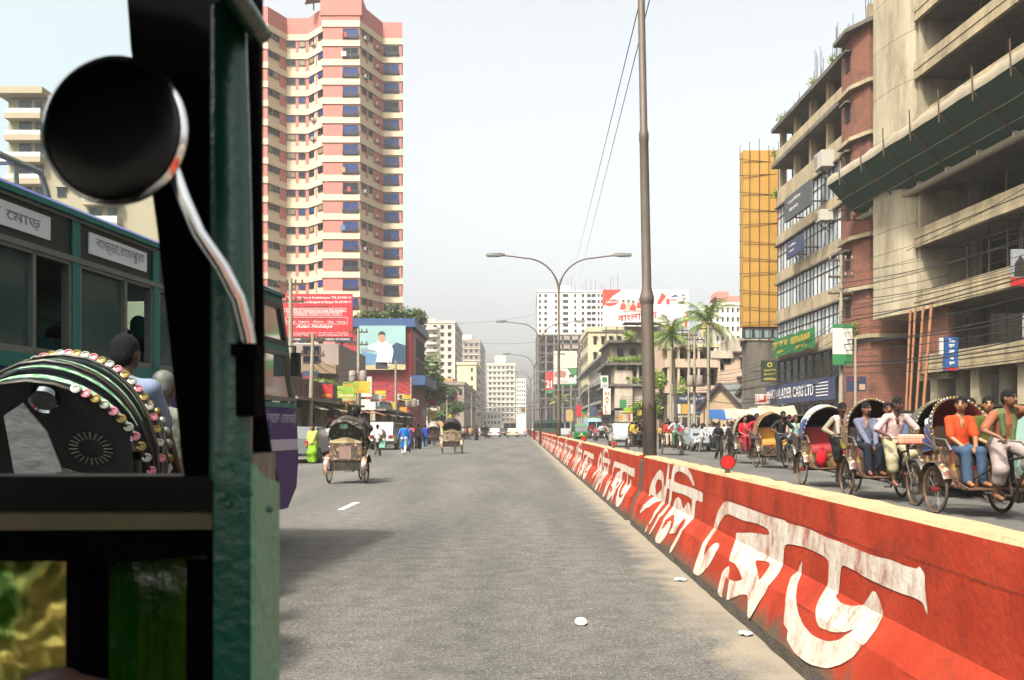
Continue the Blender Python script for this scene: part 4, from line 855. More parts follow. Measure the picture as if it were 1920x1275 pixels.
for i, (px, py, w, h, Yq, m, s, lab) in enumerate(((1164, 783, 8, 9, 104, mat('sign orange b', '#d08a28', .5), None, 'small orange shop board under the old building'), (1180, 775, 3, 28, 104, SRED, None, 'narrow red banner by the old building door'), (1085, 770, 10, 22, 160, SRED, None, 'red poster on the far right shopfronts'),
      (1199, 774, 8, 10, 100, YEL, None, 'yellow board among leaves right of the old building'), (1128, 776, 8, 3, 120, SRED, None, 'little red lamp-like sign under the vertical sign'), (1068, 779, 14, 22, 170, mat('sign tan', '#b5955c', .5), None, 'tan poster board far along the right pavement'), (1112, 772, 12, 20, 130, SNAVY, None, 'dark slatted shop board under the curved eaves'))):
    side_sign('shop_sign', lab, px, py, w, h, Yq, m, None)
# old white house behind the gabled sheds
oh = bld('old_white_house', 'old cream house with stained parapet and long balconies behind the gabled sheds', 'building'); Y = 96.
q = lambda p: PZ(p, Y)
xa, xb, xc = PX(1246, Y), PX(1346, Y), PX(1462, Y)
MB().box(xa, xb, Y+2, Y+14, 0, q(640)).build('left_wing', PINKW, oh); MB().box(xb, xc, Y, Y+14, 0, q(660)).build('right_wing', PINKW, oh)
MB().box(PX(1372, Y), xc, Y-.1, Y+6, q(660), q(634)).build('stained_parapet', OLDW, oh); MB().box(xb-.8, PX(1374, Y), Y-.3, Y+8, q(672), q(658)).build('terrace_wall', OLDW, oh)
for a, c in ((651, 644), (689, 673), (737, 722)): MB().box(xa, xb, Y-.2, Y+2, q(a), q(c)).build('balcony', PINKW if a != 651 else CRM, oh)
for i in range(6): MB().box(xa+.3+i*1.1, xa+.55+i*1.1, Y-.1, Y+.15, 0, q(646)).build('column', PINKW, oh)
for i in range(5): win(oh, wmesh(.8, 1.6, 'none'), (xa+1.0+i*1.1, Y+2, q(662)), 'F'); win(oh, wmesh(.85, 1.6, 'none'), (xa+1.0+i*1.1, Y+2, q(706)), 'F')
b = MB(); w = win(oh, wmesh(1.35, 1.2, 'shade'), (PX(1400, Y), Y, q(681)), 'F'); win(oh, wmesh(.5, 1.0, 'none'), (PX(1353, Y), Y, q(684)), 'F'); win(oh, wmesh(.9, .7, 'none'), (PX(1362, Y), Y, q(676)), 'F')
MB().box(PX(1380, Y), PX(1424, Y), Y-1.0, Y-.02, q(707), q(704)).build('canopy', OLDW, oh); MB().box(PX(1372, Y), xc, Y-.5, Y-.02, q(661.5), q(659)).build('ledge', CONCD, oh)
MB().box(PX(1382, Y), PX(1385, Y), Y+1, Y+1.2, q(634), q(612)).build('roof_post', WHR, oh)
for i in range(8): win(oh, wmesh(.8, .5, 'none'), (PX(1384+i*10, Y), Y-.1, q(645)), 'F') if i % 3 == 1 else None
fb = bld('bank_branch_front', 'low shopfront under a dark lettered signboard behind the utility poles', 'shop'); Yf = 92.
MB().box(PX(1262, Yf), PX(1336, Yf), Yf, Yf+3, 0, PZ(742, Yf)).build('wall', OLDW, fb); MB().box(PX(1264, Yf), PX(1334, Yf), Yf-.2, Yf-.02, PZ(755, Yf), PZ(741, Yf)).build('sign_board', SNAVY, fb)
lettering('সানি এন্ড লেদার', WL, fb, (PX(1272, Yf), Yf-.2, PZ(752.5, Yf)), (1, 0, 0), (0, 0, 1), PX(1330, Yf)-PX(1272, Yf), .5, .02)
for i, m in enumerate((WHR, mat('sign amber', '#c79a3c', .5), WHR, SBLU, OLDW)): MB().box(PX(1264+i*14, Yf), PX(1276+i*14, Yf), Yf-.12, Yf-.02, PZ(776, Yf), PZ(757, Yf)).build('poster_panel', m, fb)
for i in range(5): MB().box(PX(1265+i*14, Yf), PX(1275+i*14, Yf), Yf-.06, Yf-.02, .1, PZ(782, Yf)).build('shutter', FRAMED if i % 2 else GLASSG, fb)
MB().box(PX(1314, Yf), PX(1320, Yf), Yf-1.2, Yf-1.0, 0, PZ(748, Yf)).build('blue_post', SBLU, fb)
# gabled sheds
TIN = mat('grey tin roof', '#8b938f', .5, .2, var=.2, scale=1.2, dirt='#5f5b50', dscale=.8); TANW = mat('tan plaster', '#ad9472', .9, var=.2, scale=.8, dirt='#6b573f', dscale=.7)
def shed(label, px, Yp, w, d, he, hr, rz):
    t = empty('gabled_shed', (PX(px, Yp), Yp, 0), rz, label, 'shed', 'gabled sheds')
    MB().prism([(-w/2, 0), (w/2, 0), (w/2, he), (0, hr), (-w/2, he)], (0, 0, 0), (1, 0, 0), (0, 0, 1), -d).build('wall', TANW, t)
    for sg in (-1, 1):
        b = MB(); e = .35; b.add([(0, -e, hr+.08), (sg*(w/2+e), -e, he-.3), (sg*(w/2+e), d+e, he-.3), (0, d+e, hr+.08), (0, -e, hr+.16), (sg*(w/2+e), -e, he-.22), (sg*(w/2+e), d+e, he-.22), (0, d+e, hr+.16)], [(0, 1, 2, 3), (4, 7, 6, 5), (0, 4, 5, 1), (1, 5, 6, 2), (2, 6, 7, 3), (3, 7, 4, 0)])
        b.build('roof', TIN, t); MB().beam((0, -e-.02, hr+.06), (sg*(w/2+e), -e-.02, he-.32), .1, .28).build('verge_board', FRAMED, t)
    for k in range(5): MB().box(-w/2+.4+k*w/5.5, -w/2+.5+k*w/5.5, -.06, -.01, .2, he-.2).build('window_bar', FRAMED, t)
shed('gabled shed with grey tin roof, the one nearer the blue shop awning', 1352, 84, 4.4, 8, 3.4, 5.6, R(-38)); shed('gabled shed with grey tin roof, behind the red letter sign', 1407, 83, 4.4, 8, 3.6, 5.9, R(-38))
t = side_sign('shop_sign', 'white sign with a bold red emblem beside the gabled shed', 1430, 748, 26, 18, 72, WHR, None)
MB().prism([(-.25, -.25), (.3, -.25), (.3, .3), (.12, .3), (.12, -.05), (-.25, -.05)], (PX(1429, 72), 72-.02, PZ(748, 72)), (1, 0, 0), (0, 0, 1), .015).build('emblem', SRED, t)
for i in range(9): MB().box(PX(1418+i*2.8, 72), PX(1419+i*2.8, 72), 71.985, 71.997, PZ(756, 72), PZ(741, 72)).build('stripe', SRED, t) if i not in (3, 4, 5) else None
# green and gold hanging sign
t = side_sign('hanging_sign', 'dark green hanging sign with gold emblem and lettering', 1443, 696, 28, 38, 70, mat('sign bottle green', '#1d3a26', .5, var=.1), None, frame=FRAMED); GOLD = mat('sign gold', '#c9a33c', .4, var=.05)
for i, s in enumerate(('পূবালী', 'ব্যাংক', 'লিমিেটড')): lettering(s, GOLD, t, (PX(1431, 70), 70, PZ(697+8*i, 70)), (1, 0, 0), (0, 0, 1), PX(1455, 70)-PX(1431, 70), .22, .02)
MB().lathe([(.12, 0), (.2, 0), (.2, .02), (.12, .02)], 16, Matrix.Translation((PX(1443, 70), 69.98, PZ(684, 70))) @ Matrix.Rotation(R(90), 4, 'X')).build('emblem', GOLD, t)
palm('palm with its crown against the white billboard', (PX(1268, 84), 84, 0), 10.2, 3.3, 61, 30, (-.5, 0)); palm('taller palm right of the first, crown against pale sky', (PX(1330, 86), 86, 0), 11.7, 3.8, 62, 30, (-.2, 0))
palm('small far palm by the second lamp pole', (PX(1048, 190), 190, 0), 7.2, 3.0, 63, 18)
tree('bushy tree between the old building and the palms', (PX(1247, 97), 97, 0), 8.5, 2.4, 18, 3000, .22, 71, LF_M); tree('green street tree right of the stained old building', (PX(1205, 101), 101, 0), 5.0, 1.6, 14, 2200, .18, 72, LF_M)
tree('dark bush under the yellow netted scaffold', (PX(1396, 100), 100, 0), 13.2, 1.8, 12, 1500, .25, 73, LF_D)
# ---------------------------------------------------------------- yellow netted scaffold
YN = mat('yellow netting', '#b38a34', .8, var=.25, scale=.5, dirt='#8d5f1c', dscale=.35, damt=.5)
ys = bld('netted_scaffold', 'tall scaffold wrapped in yellow netting beside the glass shop block', 'scaffold'); Y = 78.
xa, xb = PX(1394, Y), PX(1462, Y); z0, z1 = PZ(612, Y), PZ(281, Y)
MB().box(xa, xb, Y+.1, Y+1.3, z0, z1).build('netting', YN, ys); MB().box(xa+.4, xb, Y+.3, Y+2.2, 0, z0).build('core', CONCD, ys)
for i in range(5): MB().cyl((xa-.3+i*.85, Y, 9), (xa-.3+i*.85, Y, z1+.4+.3*(i % 3)), .028, n=5).build('pole', RUST, ys)
for k in range(11): MB().cyl((xa-.4, Y-.05, z0+.3+k*1.45), (xb, Y-.05+.02*k, z0+.3+k*1.45+(-.25 if k % 3 else .2)), .03, n=5).build('ledger', RUST, ys)
for i in range(4): win(ys, wmesh(.75, .9, 'none', GLASSG, FRAMED), (xa+.5+i*.85, Y+.25, z0-.6), 'F')
MB().box(xa, xb, Y+.2, Y+2, z0-1.2, z0-1.05).build('ledge', OLDW, ys)
# ---------------------------------------------------------------- glass-fronted car shop block
PLAST = mat('stained cream plaster', '#b6a684', .9, var=.15, scale=.7, dirt='#584b38', dscale=.7, damt=.8)
def brick_material():
    m = bpy.data.materials.new('stair tower brick'); m.use_nodes = True; t = m.node_tree; b = t.nodes['Principled BSDF']; L = t.links.new
    b.inputs['Roughness'].default_value = .9; g = N(t, 'ShaderNodeNewGeometry'); sx = N(t, 'ShaderNodeSeparateXYZ'); L(g.outputs['Position'], sx.inputs[0])
    ad = N(t, 'ShaderNodeMath', operation='ADD'); L(sx.outputs[0], ad.inputs[0]); L(sx.outputs[1], ad.inputs[1]); cb_ = N(t, 'ShaderNodeCombineXYZ'); L(ad.outputs[0], cb_.inputs[0]); L(sx.outputs[2], cb_.inputs[1])
    k = N(t, 'ShaderNodeTexBrick'); k.inputs['Color1'].default_value = (*lin('#4a1c0e'), 1); k.inputs['Color2'].default_value = (*lin('#622c17'), 1); k.inputs['Mortar'].default_value = (*lin('#5c4634'), 1)
    k.inputs['Scale'].default_value = 1.0; k.inputs['Brick Width'].default_value = .25; k.inputs['Row Height'].default_value = .085; k.inputs['Mortar Size'].default_value = .013; L(cb_.outputs[0], k.inputs[0])
    n = N(t, 'ShaderNodeTexNoise'); n.inputs['Scale'].default_value = .8; n.inputs['Detail'].default_value = 9; n.inputs['Roughness'].default_value = .7; L(g.outputs['Position'], n.inputs['Vector'])
    mr = N(t, 'ShaderNodeMapRange'); mr.inputs[1].default_value = .5; mr.inputs[2].default_value = .7; mr.inputs[4].default_value = .8; L(n.outputs['Fac'], mr.inputs[0])
    mx = N(t, 'ShaderNodeMix', data_type='RGBA'); mx.inputs[7].default_value = (*lin('#26130a'), 1); L(mr.outputs[0], mx.inputs[0]); L(k.outputs[0], mx.inputs[6]); L(mx.outputs[2], b.inputs['Base Color'])
    bp = N(t, 'ShaderNodeBump'); bp.inputs['Strength'].default_value = .6; bp.inputs['Distance'].default_value = .03; L(k.outputs['Fac'], bp.inputs['Height']); bp.invert = True; L(bp.outputs[0], b.inputs['Normal']); return m
BRICK = brick_material()
hb_ = empty('glass_front_shop_block', (21.4, 74, 0), R(-88.7), 'unfinished block with ribbon windows above the car shop sign', 'building'); WID = 15.0
sp = [(19.9, 20.9), (16.7, 17.5), (13.5, 14.4), (10.2, 11.2), (7.1, 8.1)]
MB().box(0, WID, .9, 12, 0, 20.9).build('core_wall', CONCD, hb_)
for z0, z1 in sp: MB().box(0, WID, 0, .9, z0, z1).build('spandrel', PLAST, hb_); MB().box(-.1, WID, -.12, .9, z0-.14, z0-.005).build('drip_ledge', CONCD, hb_)
# ribbon windows: panes and mullions
PANE = [mat('ribbon pane pale', '#d4dde0', .1, var=.15, scale=.8, spec=.8), mat('ribbon pane grey', '#aab6bc', .1, var=.2, scale=.8, spec=.8), mat('ribbon pane white', '#e4e6e2', .25, var=.1, scale=.8)]
for (zb, zt_) in ((17.5, 19.76), (14.4, 16.56), (11.2, 13.36), (8.1, 10.06)):
    n = 19
    for i in range(n):
        a, c = .2+(WID-.4)*i/n, .2+(WID-.4)*(i+1)/n; zm = zb+(zt_-zb)*.64
        for (za, ze) in ((zb, zm), (zm, zt_)):
            k = ('pane', round(c-a, 2), round(ze-za, 2), i % 3)
            if k not in WM: WM[k] = MB().box(-(c-a)/2+.035, (c-a)/2-.035, -.02, .02, -(ze-za)/2+.03, (ze-za)/2-.03).mesh('pane', [PANE[i % 3]])
            link('pane', WM[k], hb_, ((a+c)/2, .14, (za+ze)/2))
        MB().box(a-.022, a+.022, .06, .3, zb, zt_).build('mullion', FRAMED, hb_)
    MB().box(.1, WID, .07, .3, zb+(zt_-zb)*.64-.03, zb+(zt_-zb)*.64+.03).build('transom', FRAMED, hb_)
# two open floors on top
for z in (23.2, 26.2): MB().box(-.1, WID, -.4, 12, z, z+.32).build('floor_slab', CONCD, hb_)
MB().box(0, WID, -.2, .0, 23.52, 24.4).build('parapet', PLAST, hb_); MB().box(0, WID, 0, .16, 20.9, 21.3).build('parapet', PLAST, hb_)
MB().box(0, WID, 8, 8.3, 20.9, 26.2).build('back_wall', mat('dark bare block wall', '#4c443c', .95, var=.3, scale=.8), hb_)
for i in range(5):
    for zc in (20.9, 23.52): MB().box(.2+i*3.5, .65+i*3.5, .25, .7, zc, zc+(2.3 if zc < 22 else 2.68)).build('column', PLAST, hb_)
for i in range(4): MB().box(.1, .2, .3+i, .4+i, 21.2, 26.2).build('prop', RUST, hb_)
for j, (lx, ly) in enumerate(((1.0, .5), (3.0, .6), (4.5, .5), (7.6, .6), (8.1, 1.0), (11.2, .6), (11.6, .8), (14.5, .5))):
    for k in range(4 if j % 2 else 6):
        x, y = lx+rnd.uniform(-.18, .18), ly+rnd.uniform(-.18, .18); MB().cyl((x, y, 26.5), (x+rnd.uniform(-.15, .15), y, 26.5+rnd.uniform(.5, 1.2)*(1.2 if lx < 7 else 3.0)), .025, n=4).build('rebar', mat('rebar steel', '#6b6f74', .6, .4, var=.2), hb_)
for i, (lx, z) in enumerate(((9.2, 26.5), (.4, 24.0), (2.0, 26.4), (.2, 20.7), (13, 26.5))):
    p = hb_.matrix_basis @ Vector((lx, -.1, z)); shrub('weeds sprouting from the unfinished top floors of the ribbon window block', tuple(Matrix.Translation((21.4, 74, 0)) @ Matrix.Rotation(R(-88.7), 4, 'Z') @ Vector((lx, -.15, z))), (.5, .5, .5), 120, .1, 90+i, LF_M, group='weeds on the ribbon window block')
# shop floor
MB().box(0, WID, -.9, -.7, 3.35, 4.9).build('shop_sign_board', SNAVY, hb_); lettering('HOWLADER CARS LTD', WL, hb_, (1.2, -.9, 3.75), (1, 0, 0), (0, 0, 1), 10.2, .82, .018); 
MB().lathe([(.2, 0), (.3, 0), (.3, .03), (.2, .03)], 16, Matrix.Translation((.7, -.91, 4.15)) @ Matrix.Rotation(R(90), 4, 'X')).build('emblem', WL, hb_)
for i in range(5): MB().box(11.9, 14.2, -.915, -.903, 3.65+i*.22, 3.72+i*.22).build('small_print', WL, hb_)
for i in range(9): k = MB().box(i*1.66+.1, i*1.66+1.5, .2, .3, .1, 3.2).build('shop_window', GLASS, hb_); MB().box(i*1.66, i*1.66+.1, .1, .4, 0, 3.35).build('shop_post', FRAMED, hb_)
for i in range(9): MB().box(i*1.66+.1, i*1.66+1.55, .2, .3, 4.95, 7.0).build('dark_pane', mat('dark tinted glass', '#1d2524', .15, var=.3), hb_); MB().box(i*1.66, i*1.66+.1, .1, .4, 4.95, 7.0).build('mullion', FRAMED, hb_)
MB().box(-.3, 3, -2.2, -.1, 3.0, 3.15).build('awning', OLDW, hb_)
# banner and boards on its face
t = empty('green_banner', (21.4, 74, 0), R(-88.7), 'green banner with yellow lettering slung across the ribbon windows', 'banner'); GB = mat('banner green', '#1f6b35', .7, var=.12, scale=2); YL = mat('banner yellow', '#c9a429', .6, var=0)
b = MB(); n = 18; rows = [[(.9+9.6*i/n, -.55-.08*math.sin(i*1.3), 7.25+.04*math.sin(i*.9)), (.9+9.6*i/n, -.5-.06*math.sin(i*1.7), 8.75+.05*math.sin(i*1.1))] for i in range(n+1)]; b.grid(rows); b.build('cloth', GB, t, 60)
lettering('সুন্দর ভাত ঘর', YL, t, (1.3, -.72, 7.8), (1, 0, 0), (0, 0, 1), 3.9, .62, .03); lettering('RESTAURANT', YL, t, (5.9, -.72, 7.9), (1, 0, 0), (0, 0, 1), 4.3, .5, .03); lettering('বিরিয়ানী', YL, t, (2.5, -.72, 7.38), (1, 0, 0), (0, 0, 1), 1.6, .3, .02); lettering('ঢাকা ফোন', YL, t, (7, -.72, 7.42), (1, 0, 0), (0, 0, 1), 2.6, .3, .02)
for i in range(6): MB().cyl((1.2+i*1.6, -.5, 8.8), (.6+i*1.6, .1, 10.4), .02, n=4).build('stay_wire', FRAMED, t)
for lab, lx, z0, z1, w, m in (('grey blue company board below the upper air conditioner', 6.6, 14.3, 15.5, 3.4, SNAVY), ('large dark company board at the top ribbon window', 6.2, 17.2, 19.0, 5.6, mat('board dark grey', '#4c4f52', .6, var=.2, scale=.6))):
    t = empty('company_board', (21.4, 74, 0), R(-88.7), lab, 'sign'); MB().box(lx, lx+w, -1.3, -1.1, z0, z1).build('board', m, t); MB().box(lx+.3, lx+.4, -1.1, .2, z0+.3, z0+.4).build('bracket', FRAMED, t); MB().box(lx+w-.4, lx+w-.3, -1.1, .2, z0+.3, z0+.4).build('bracket', FRAMED, t)
    lettering('কম্পিউটার', WL, t, (lx+w*.15, -1.3, z0+(z1-z0)*.62), (1, 0, 0), (0, 0, 1), w*.5, (z1-z0)*.18, .02); lettering('বাংলা', WL, t, (lx+w*.2, -1.3, z0+(z1-z0)*.3), (1, 0, 0), (0, 0, 1), w*.35, (z1-z0)*.14, .02)
for i, (lx, z) in enumerate(((5.7, 15.0), (11.8, 15.9), (11.5, 19.6))):
    t = empty('wall_air_conditioner', (21.4, 74, 0), R(-88.7), ['boxy air conditioner left of the company board', 'boxy air conditioner at the right of the ribbon windows', 'large pale cooling box under the netted platform end'][i], 'air conditioner'); s = (1, 1, 1.5)[i]
    MB().box(lx, lx+1.0*s, -.9, 0, z, z+.75*s).build('casing', ACM, t); 
    for k in range(4): MB().box(lx+.06+k*.11*s, lx+.1+k*.11*s, -.915, -.902, z+.1, z+.65*s).build('louvre', FRAMED, t)
    MB().beam((lx+.1, -.8, z), (lx+.1, 0, z-.6), .05, .05).build('bracket', FRAMED, t); MB().beam((lx+.9, -.8, z), (lx+.9, 0, z-.6), .05, .05).build('bracket', FRAMED, t)
# brick stair tower at its near end
st = bld('brick_stair_tower', 'tall red brick stair tower between glass block and bare concrete building', 'building')
tx0, tx1, ty0, ty1 = 21.45, 24.2, 55.5, 59.0; tz = 26.9
b = MB(); pts = [(tx0, ty1), (tx0, ty0+1.4), (tx0+.5, ty0), (tx1, ty0), (tx1, ty1)]; ringwall(b, pts, 0, tz); b.build('wall', BRICK, st)
for k, z in enumerate((26.9, 23.2, 19.9, 16.7, 13.5, 10.2, 7.1)):
    b = MB(); e = .35 if k else .6; ringwall(b, [(tx0-e, ty1), (tx0-e, ty0+1.2), (tx0+.4, ty0-e), (tx1, ty0-e), (tx1, ty1)], z, z+.25); b.build('slab_edge', CONCD if k == 0 else PLAST, st)
    if k: 
        MB().box(tx0-.05, tx0+.1, ty0+1.9, ty0+2.6, z+1.6, z+2.7).build('vent_opening', BLK, st); MB().box(tx0-.4, tx0, ty0+1.7, ty0+2.8, z+2.7, z+2.82).build('hood', CONCD, st)
        MB().box(tx0+1.3, tx0+1.6, ty0-.04, ty0+.05, z+1.4, z+1.6).build('put_log_hole', BLK, st)
MB().box(tx1, 27, ty0+1.5, 59, 0, 20).build('side_wall', CONCD, st)
for k in range(5): MB().cyl((tx0+.6+k*.15, ty0+.8, tz+.2), (tx0+.5+k*.2, ty0+.8, tz+3.2+k % 2), .03, n=4).build('rebar', MATS['rebar steel'], st)
MB().box(tx0+.7, tx0+1.1, ty0+.6, ty0+1.0, tz+.25, tz+1.6).build('column_stub', PLAST, st)
shrub('small fern growing from the brick stair tower ledge', (tx0-.2, ty0+.8, 7.4), (.35, .4, .5), 160, .09, 99, LF_M)
# ---------------------------------------------------------------- bare concrete building at the right
BRD = mat('board marked concrete', '#bba984', .9, var=.3, scale=1.6, dirt='#4f4533', dscale=.8, damt=.8, bump=.35, bscale=8)
SHW = mat('shear wall concrete', '#b5a88c', .85, var=.25, scale=.9, dirt='#544a38', dscale=.5, damt=.85, bump=.2, bscale=5)
DIN = mat('shade dark interior block', '#2c2820', .95, var=.3, scale=.7)  # interior shade is put into the dark block colour
TH = -85.7; OB = (22.5, 50., 0)
cbd = empty('bare_concrete_building', OB, R(TH), 'bare concrete building with open floors and curved corner wall at the right', 'building'); WID = 17.
lev = [5.5, 9.04, 12.65, 15.9, 19.1, 22.2, 25.5, 28.8, 32.0, 35.2]
for i, z in enumerate(lev):
    MB().box(0, WID, .0, 11, z-1.05, z-.85).build('floor_slab', CONCD, cbd)  # underside shade is put into the slab by its darker concrete
    x0 = 0 if i else 1.0
    for k in range(4): MB().box(x0+.02, WID, -.26+.035*(k % 2), -.005, z-1.05+k*.262, z-1.05+(k+1)*.262-.022).build('formed_board', BRD, cbd)
    MB().box(x0+.02, WID, -.004, .12, z-.85, z-.02).build('parapet', BRD, cbd)
    if i:
        for k in range(4): MB().cyl((2.0+k*4.6, 2.4, lev[i-1]-.85), (2.0+k*4.6, 2.4, z-1.06), .38, n=14).build('column', CONCD, cbd, 40)
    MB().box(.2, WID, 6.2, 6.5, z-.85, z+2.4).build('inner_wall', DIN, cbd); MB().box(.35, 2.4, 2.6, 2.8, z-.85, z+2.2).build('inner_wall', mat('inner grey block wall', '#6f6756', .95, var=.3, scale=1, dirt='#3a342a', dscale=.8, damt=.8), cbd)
    for k in range(3): MB().cyl((3.4+k*3.1+(i % 2), 1.0, z-.84), (3.5+k*3.1+(i % 2), 1.0, z+2.1), .05, n=6).build('steel_prop', RUST, cbd)
    if i in (2, 4, 6): MB().box(6.0+i*.4, 6.5+i*.4, .5, .9, z-.3, z+.25).build('site_sack', mat('site sack '+str(i), ('#b03020', '#b8b4a4', '#3a5a48')[i//2-1], .8), cbd)
for k in range(5): MB().box(1.0+k*3.8, 1.7+k*3.8, .2, .9, 0, 4.45).build('column', SHW, cbd); MB().cyl((2.6+k*3.8, 1.2, 0), (2.6+k*3.8, 1.2, 4.45), .42, n=14).build('round_column', CONC, cbd, 40)
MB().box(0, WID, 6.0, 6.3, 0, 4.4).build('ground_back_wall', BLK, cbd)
MB().box(0, .3, 0, 11, 8.0, 36).build('end_wall', SHW, cbd)
MB().box(-.2, 2.6, .3, .6, 4.4, 8.0).build('brick_panel', BRICK, cbd); MB().box(-.3, 2.8, .2, .7, 4.1, 4.4).build('lintel', BRD, cbd)
# curved corner wall: plan curve bulging to the street
arc = [(22.44, 50.03), (22.2, 50.4), (21.98, 50.9), (21.8, 51.5), (21.66, 52.2), (21.56, 53.0), (21.5, 53.8)]
inv = (Matrix.Translation(OB) @ Matrix.Rotation(R(TH), 4, 'Z')).inverted()
segs = [8.0, 10.3, 13.1, 15.8, 18.6, 21.3, 24.1, 26.8, 30, 36]
for k in range(len(segs)-1):
    b = MB(); pts = [inv @ Vector((x, y, 0)) for x, y in arc+[(24, 54), (24, 50.05)]]
    ringwall(b, [(p.x, p.y) for p in pts][::-1], segs[k]+.012, segs[k+1]-.012); b.build('curved_wall', SHW, cbd, 35)
for i, (lx, rad) in enumerate(((.6, .07), (1.5, .07), (2.7, .07), (3.9, .08))):
    tl = inv.inverted() @ Vector((lx-.2, -1.0-.3*i, 0)); tl2 = inv.inverted() @ Vector((lx-.45, -.5-.2*i, 8.1))
    t = empty('bamboo_prop', (tl.x, tl.y, 0), 0, ['leftmost', 'second', 'third', 'rightmost'][i]+' of the four bamboo props under the concrete building', 'prop', 'bamboo props'); d = tl2-tl; b = MB()
    pts = [Vector((0, 0, 0))+d*(k/9) for k in range(10)]; b.tube([(p.x, p.y, p.z) for p in pts], [rad*(1+.12*(k % 2)) for k in range(10)], 8); b.build('cane', mat('bamboo', '#9a6440', .7, var=.25, scale=3), t, 50)
for lx, z0, z1 in ((5.5, 8.2, 11.6), (7.0, 8.2, 11.6), (8.1, 8.2, 11.6), (9.2, 8.2, 11.6), (3.6, 8.2, 11.0)): MB().cyl((lx, .8, z0), (lx+.1, .7, z1), .06, n=6).build('steel_prop', RUST, cbd)
# green hoarding
HOARD = mat('hoarding green', '#2c4a2c', .7, var=.15, scale=1)
hd = empty('green_hoarding', OB, R(TH), 'dark green construction hoarding along the foot of the concrete building', 'hoarding')
for k in range(7): MB().box(2.3+k*2.05, 4.32+k*2.05, -1.55, -1.48, .2, 2.35).build('panel', HOARD, hd); MB().box(2.3+k*2.05, 2.38+k*2.05, -1.48, -1.4, 0, 2.3).build('post', RUST, hd)
lettering('1', WL, hd, (2.8, -1.55, 1.3), (1, 0, 0), (0, 0, 1), .2, .7, .03); lettering('1', WL, hd, (12.2, -1.55, 1.5), (1, 0, 0), (0, 0, 1), .2, .7, .03)
t = empty('pale_sheet_stack', OB, R(TH), 'pale corrugated sheets leaning beside the green hoarding', 'sheets')
for k in range(6): MB().box(.6+k*.26, .84+k*.26, -1.6-.04*(k % 2), -1.5, .1, 2.2+.15*(k % 2)).build('sheet', mat('pale corrugated', '#b9bda8', .7, var=.2, scale=3), t)
# netted catch platform
NET = mat('green safety net', '#234a36', .9, var=.3, scale=1.5); CLO = mat('dusty cloth edge', '#a89c84', .9, var=.2, scale=1.5, dirt='#5f5644', dscale=1)
cp = empty('catch_platform', (0, 0, 0), 0, 'sloping green netted catch platform hung along the concrete building', 'scaffold')
def inner(y): return Vector((22.5+(50-y)*.075-.15, y, 15.0+.0*y))
def outer(y): return Vector((20.2+(50-y)*.075+.02*math.sin(y), y, 17.0+.02*math.sin(y*1.7)))
ysq = [35+i*.7 for i in range(32)]
b = MB(); b.grid([[inner(y), inner(y).lerp(outer(y), .5)+Vector((0, 0, -.15)), outer(y)] for y in ysq]); b.build('net', NET, cp, 50)
b = MB(); b.grid([[outer(y)+Vector((-.03, 0, -.02+.02*math.sin(y*2.1))), outer(y)+Vector((-.06, 0, .25+.03*math.sin(y*1.1))), outer(y)+Vector((.1, 0, .56+.1*math.sin(y*3.1)*math.sin(y))) ] for y in ysq]); b.build('cloth_edge', CLO, cp, 50)
for y in ysq[::4]:
    MB().cyl(inner(y)+Vector((-.05, 0, -.22)), outer(y)+Vector((0, 0, -.14)), .05, n=6).build('strut', RUST, cp); MB().cyl(outer(y)+Vector((-.1, 0, -.5)), outer(y)+Vector((-.15, 0, 1.1)), .035, n=5).build('upright', RUST, cp); MB().cbox(inner(y)+Vector((-.2, 0, -.02)), (.4, .08, .3)).build('clamp', WHR, cp)
for q in (.3, .62): MB().tube([inner(y).lerp(outer(y), q)+Vector((0, 0, -.2)) for y in ysq], .022, 5).build('net_rope', CLO, cp)
MB().tube([inner(y)+Vector((-.12, 0, -.15)) for y in (35, 57)], .2, 10).build('rolled_net', mat('rolled net', '#9b917c', .9, var=.2, scale=2), cp, 50)
b = MB()
for k in range(8): b.beam((20.1+.35*k, 56.2, 15.0), (20.3+.35*k, 56.2, 14.7 if k % 2 else 15.3), .05, .05)
b.beam((19.6, 56.2, 15.3), (23, 56.2, 15.3), .06, .06); b.beam((19.6, 56.2, 14.7), (23, 56.2, 14.7), .06, .06); b.build('truss', RUST, cp)
# signs hung before it
vs = empty('vertical_blue_sign', (0, 0, 0), 0, 'narrow blue vertical sign with white letters before the concrete building', 'sign'); Yv = 43.
MB().box(PX(1771, Yv), PX(1797, Yv), Yv, Yv+.2, PZ(695, Yv), PZ(632, Yv)).build('board', SBLU, vs); MB().box(PX(1765, Yv), PX(1770, Yv), Yv+.05, Yv+.25, PZ(667, Yv), PZ(633, Yv)).build('side_panel', WHR, vs)
for i, s in enumerate(('টাঃ', 'ভ', 'ন', 'প', 'দ')): lettering(s, WL, vs, (PX(1779, Yv), Yv, PZ(642+11*i, Yv)), (1, 0, 0), (0, 0, 1), PX(1790, Yv)-PX(1779, Yv), .2, .02)
MB().box(PX(1772, Yv), PX(1796, Yv), Yv-.01, Yv-.001, PZ(694, Yv), PZ(689, Yv)).build('red_strip', SRED, vs); MB().box(PX(1797, Yv), 22.9, Yv+.08, Yv+.14, PZ(640, Yv), PZ(639, Yv)).build('bracket', FRAMED, vs); MB().box(PX(1797, Yv), 22.9, Yv+.08, Yv+.14, PZ(692, Yv), PZ(691, Yv)).build('bracket', FRAMED, vs)
ps = empty('poster_board', (0, 0, 0), 0, 'poster board with red foot at the right edge above the rickshaws', 'sign'); Yp = 40.
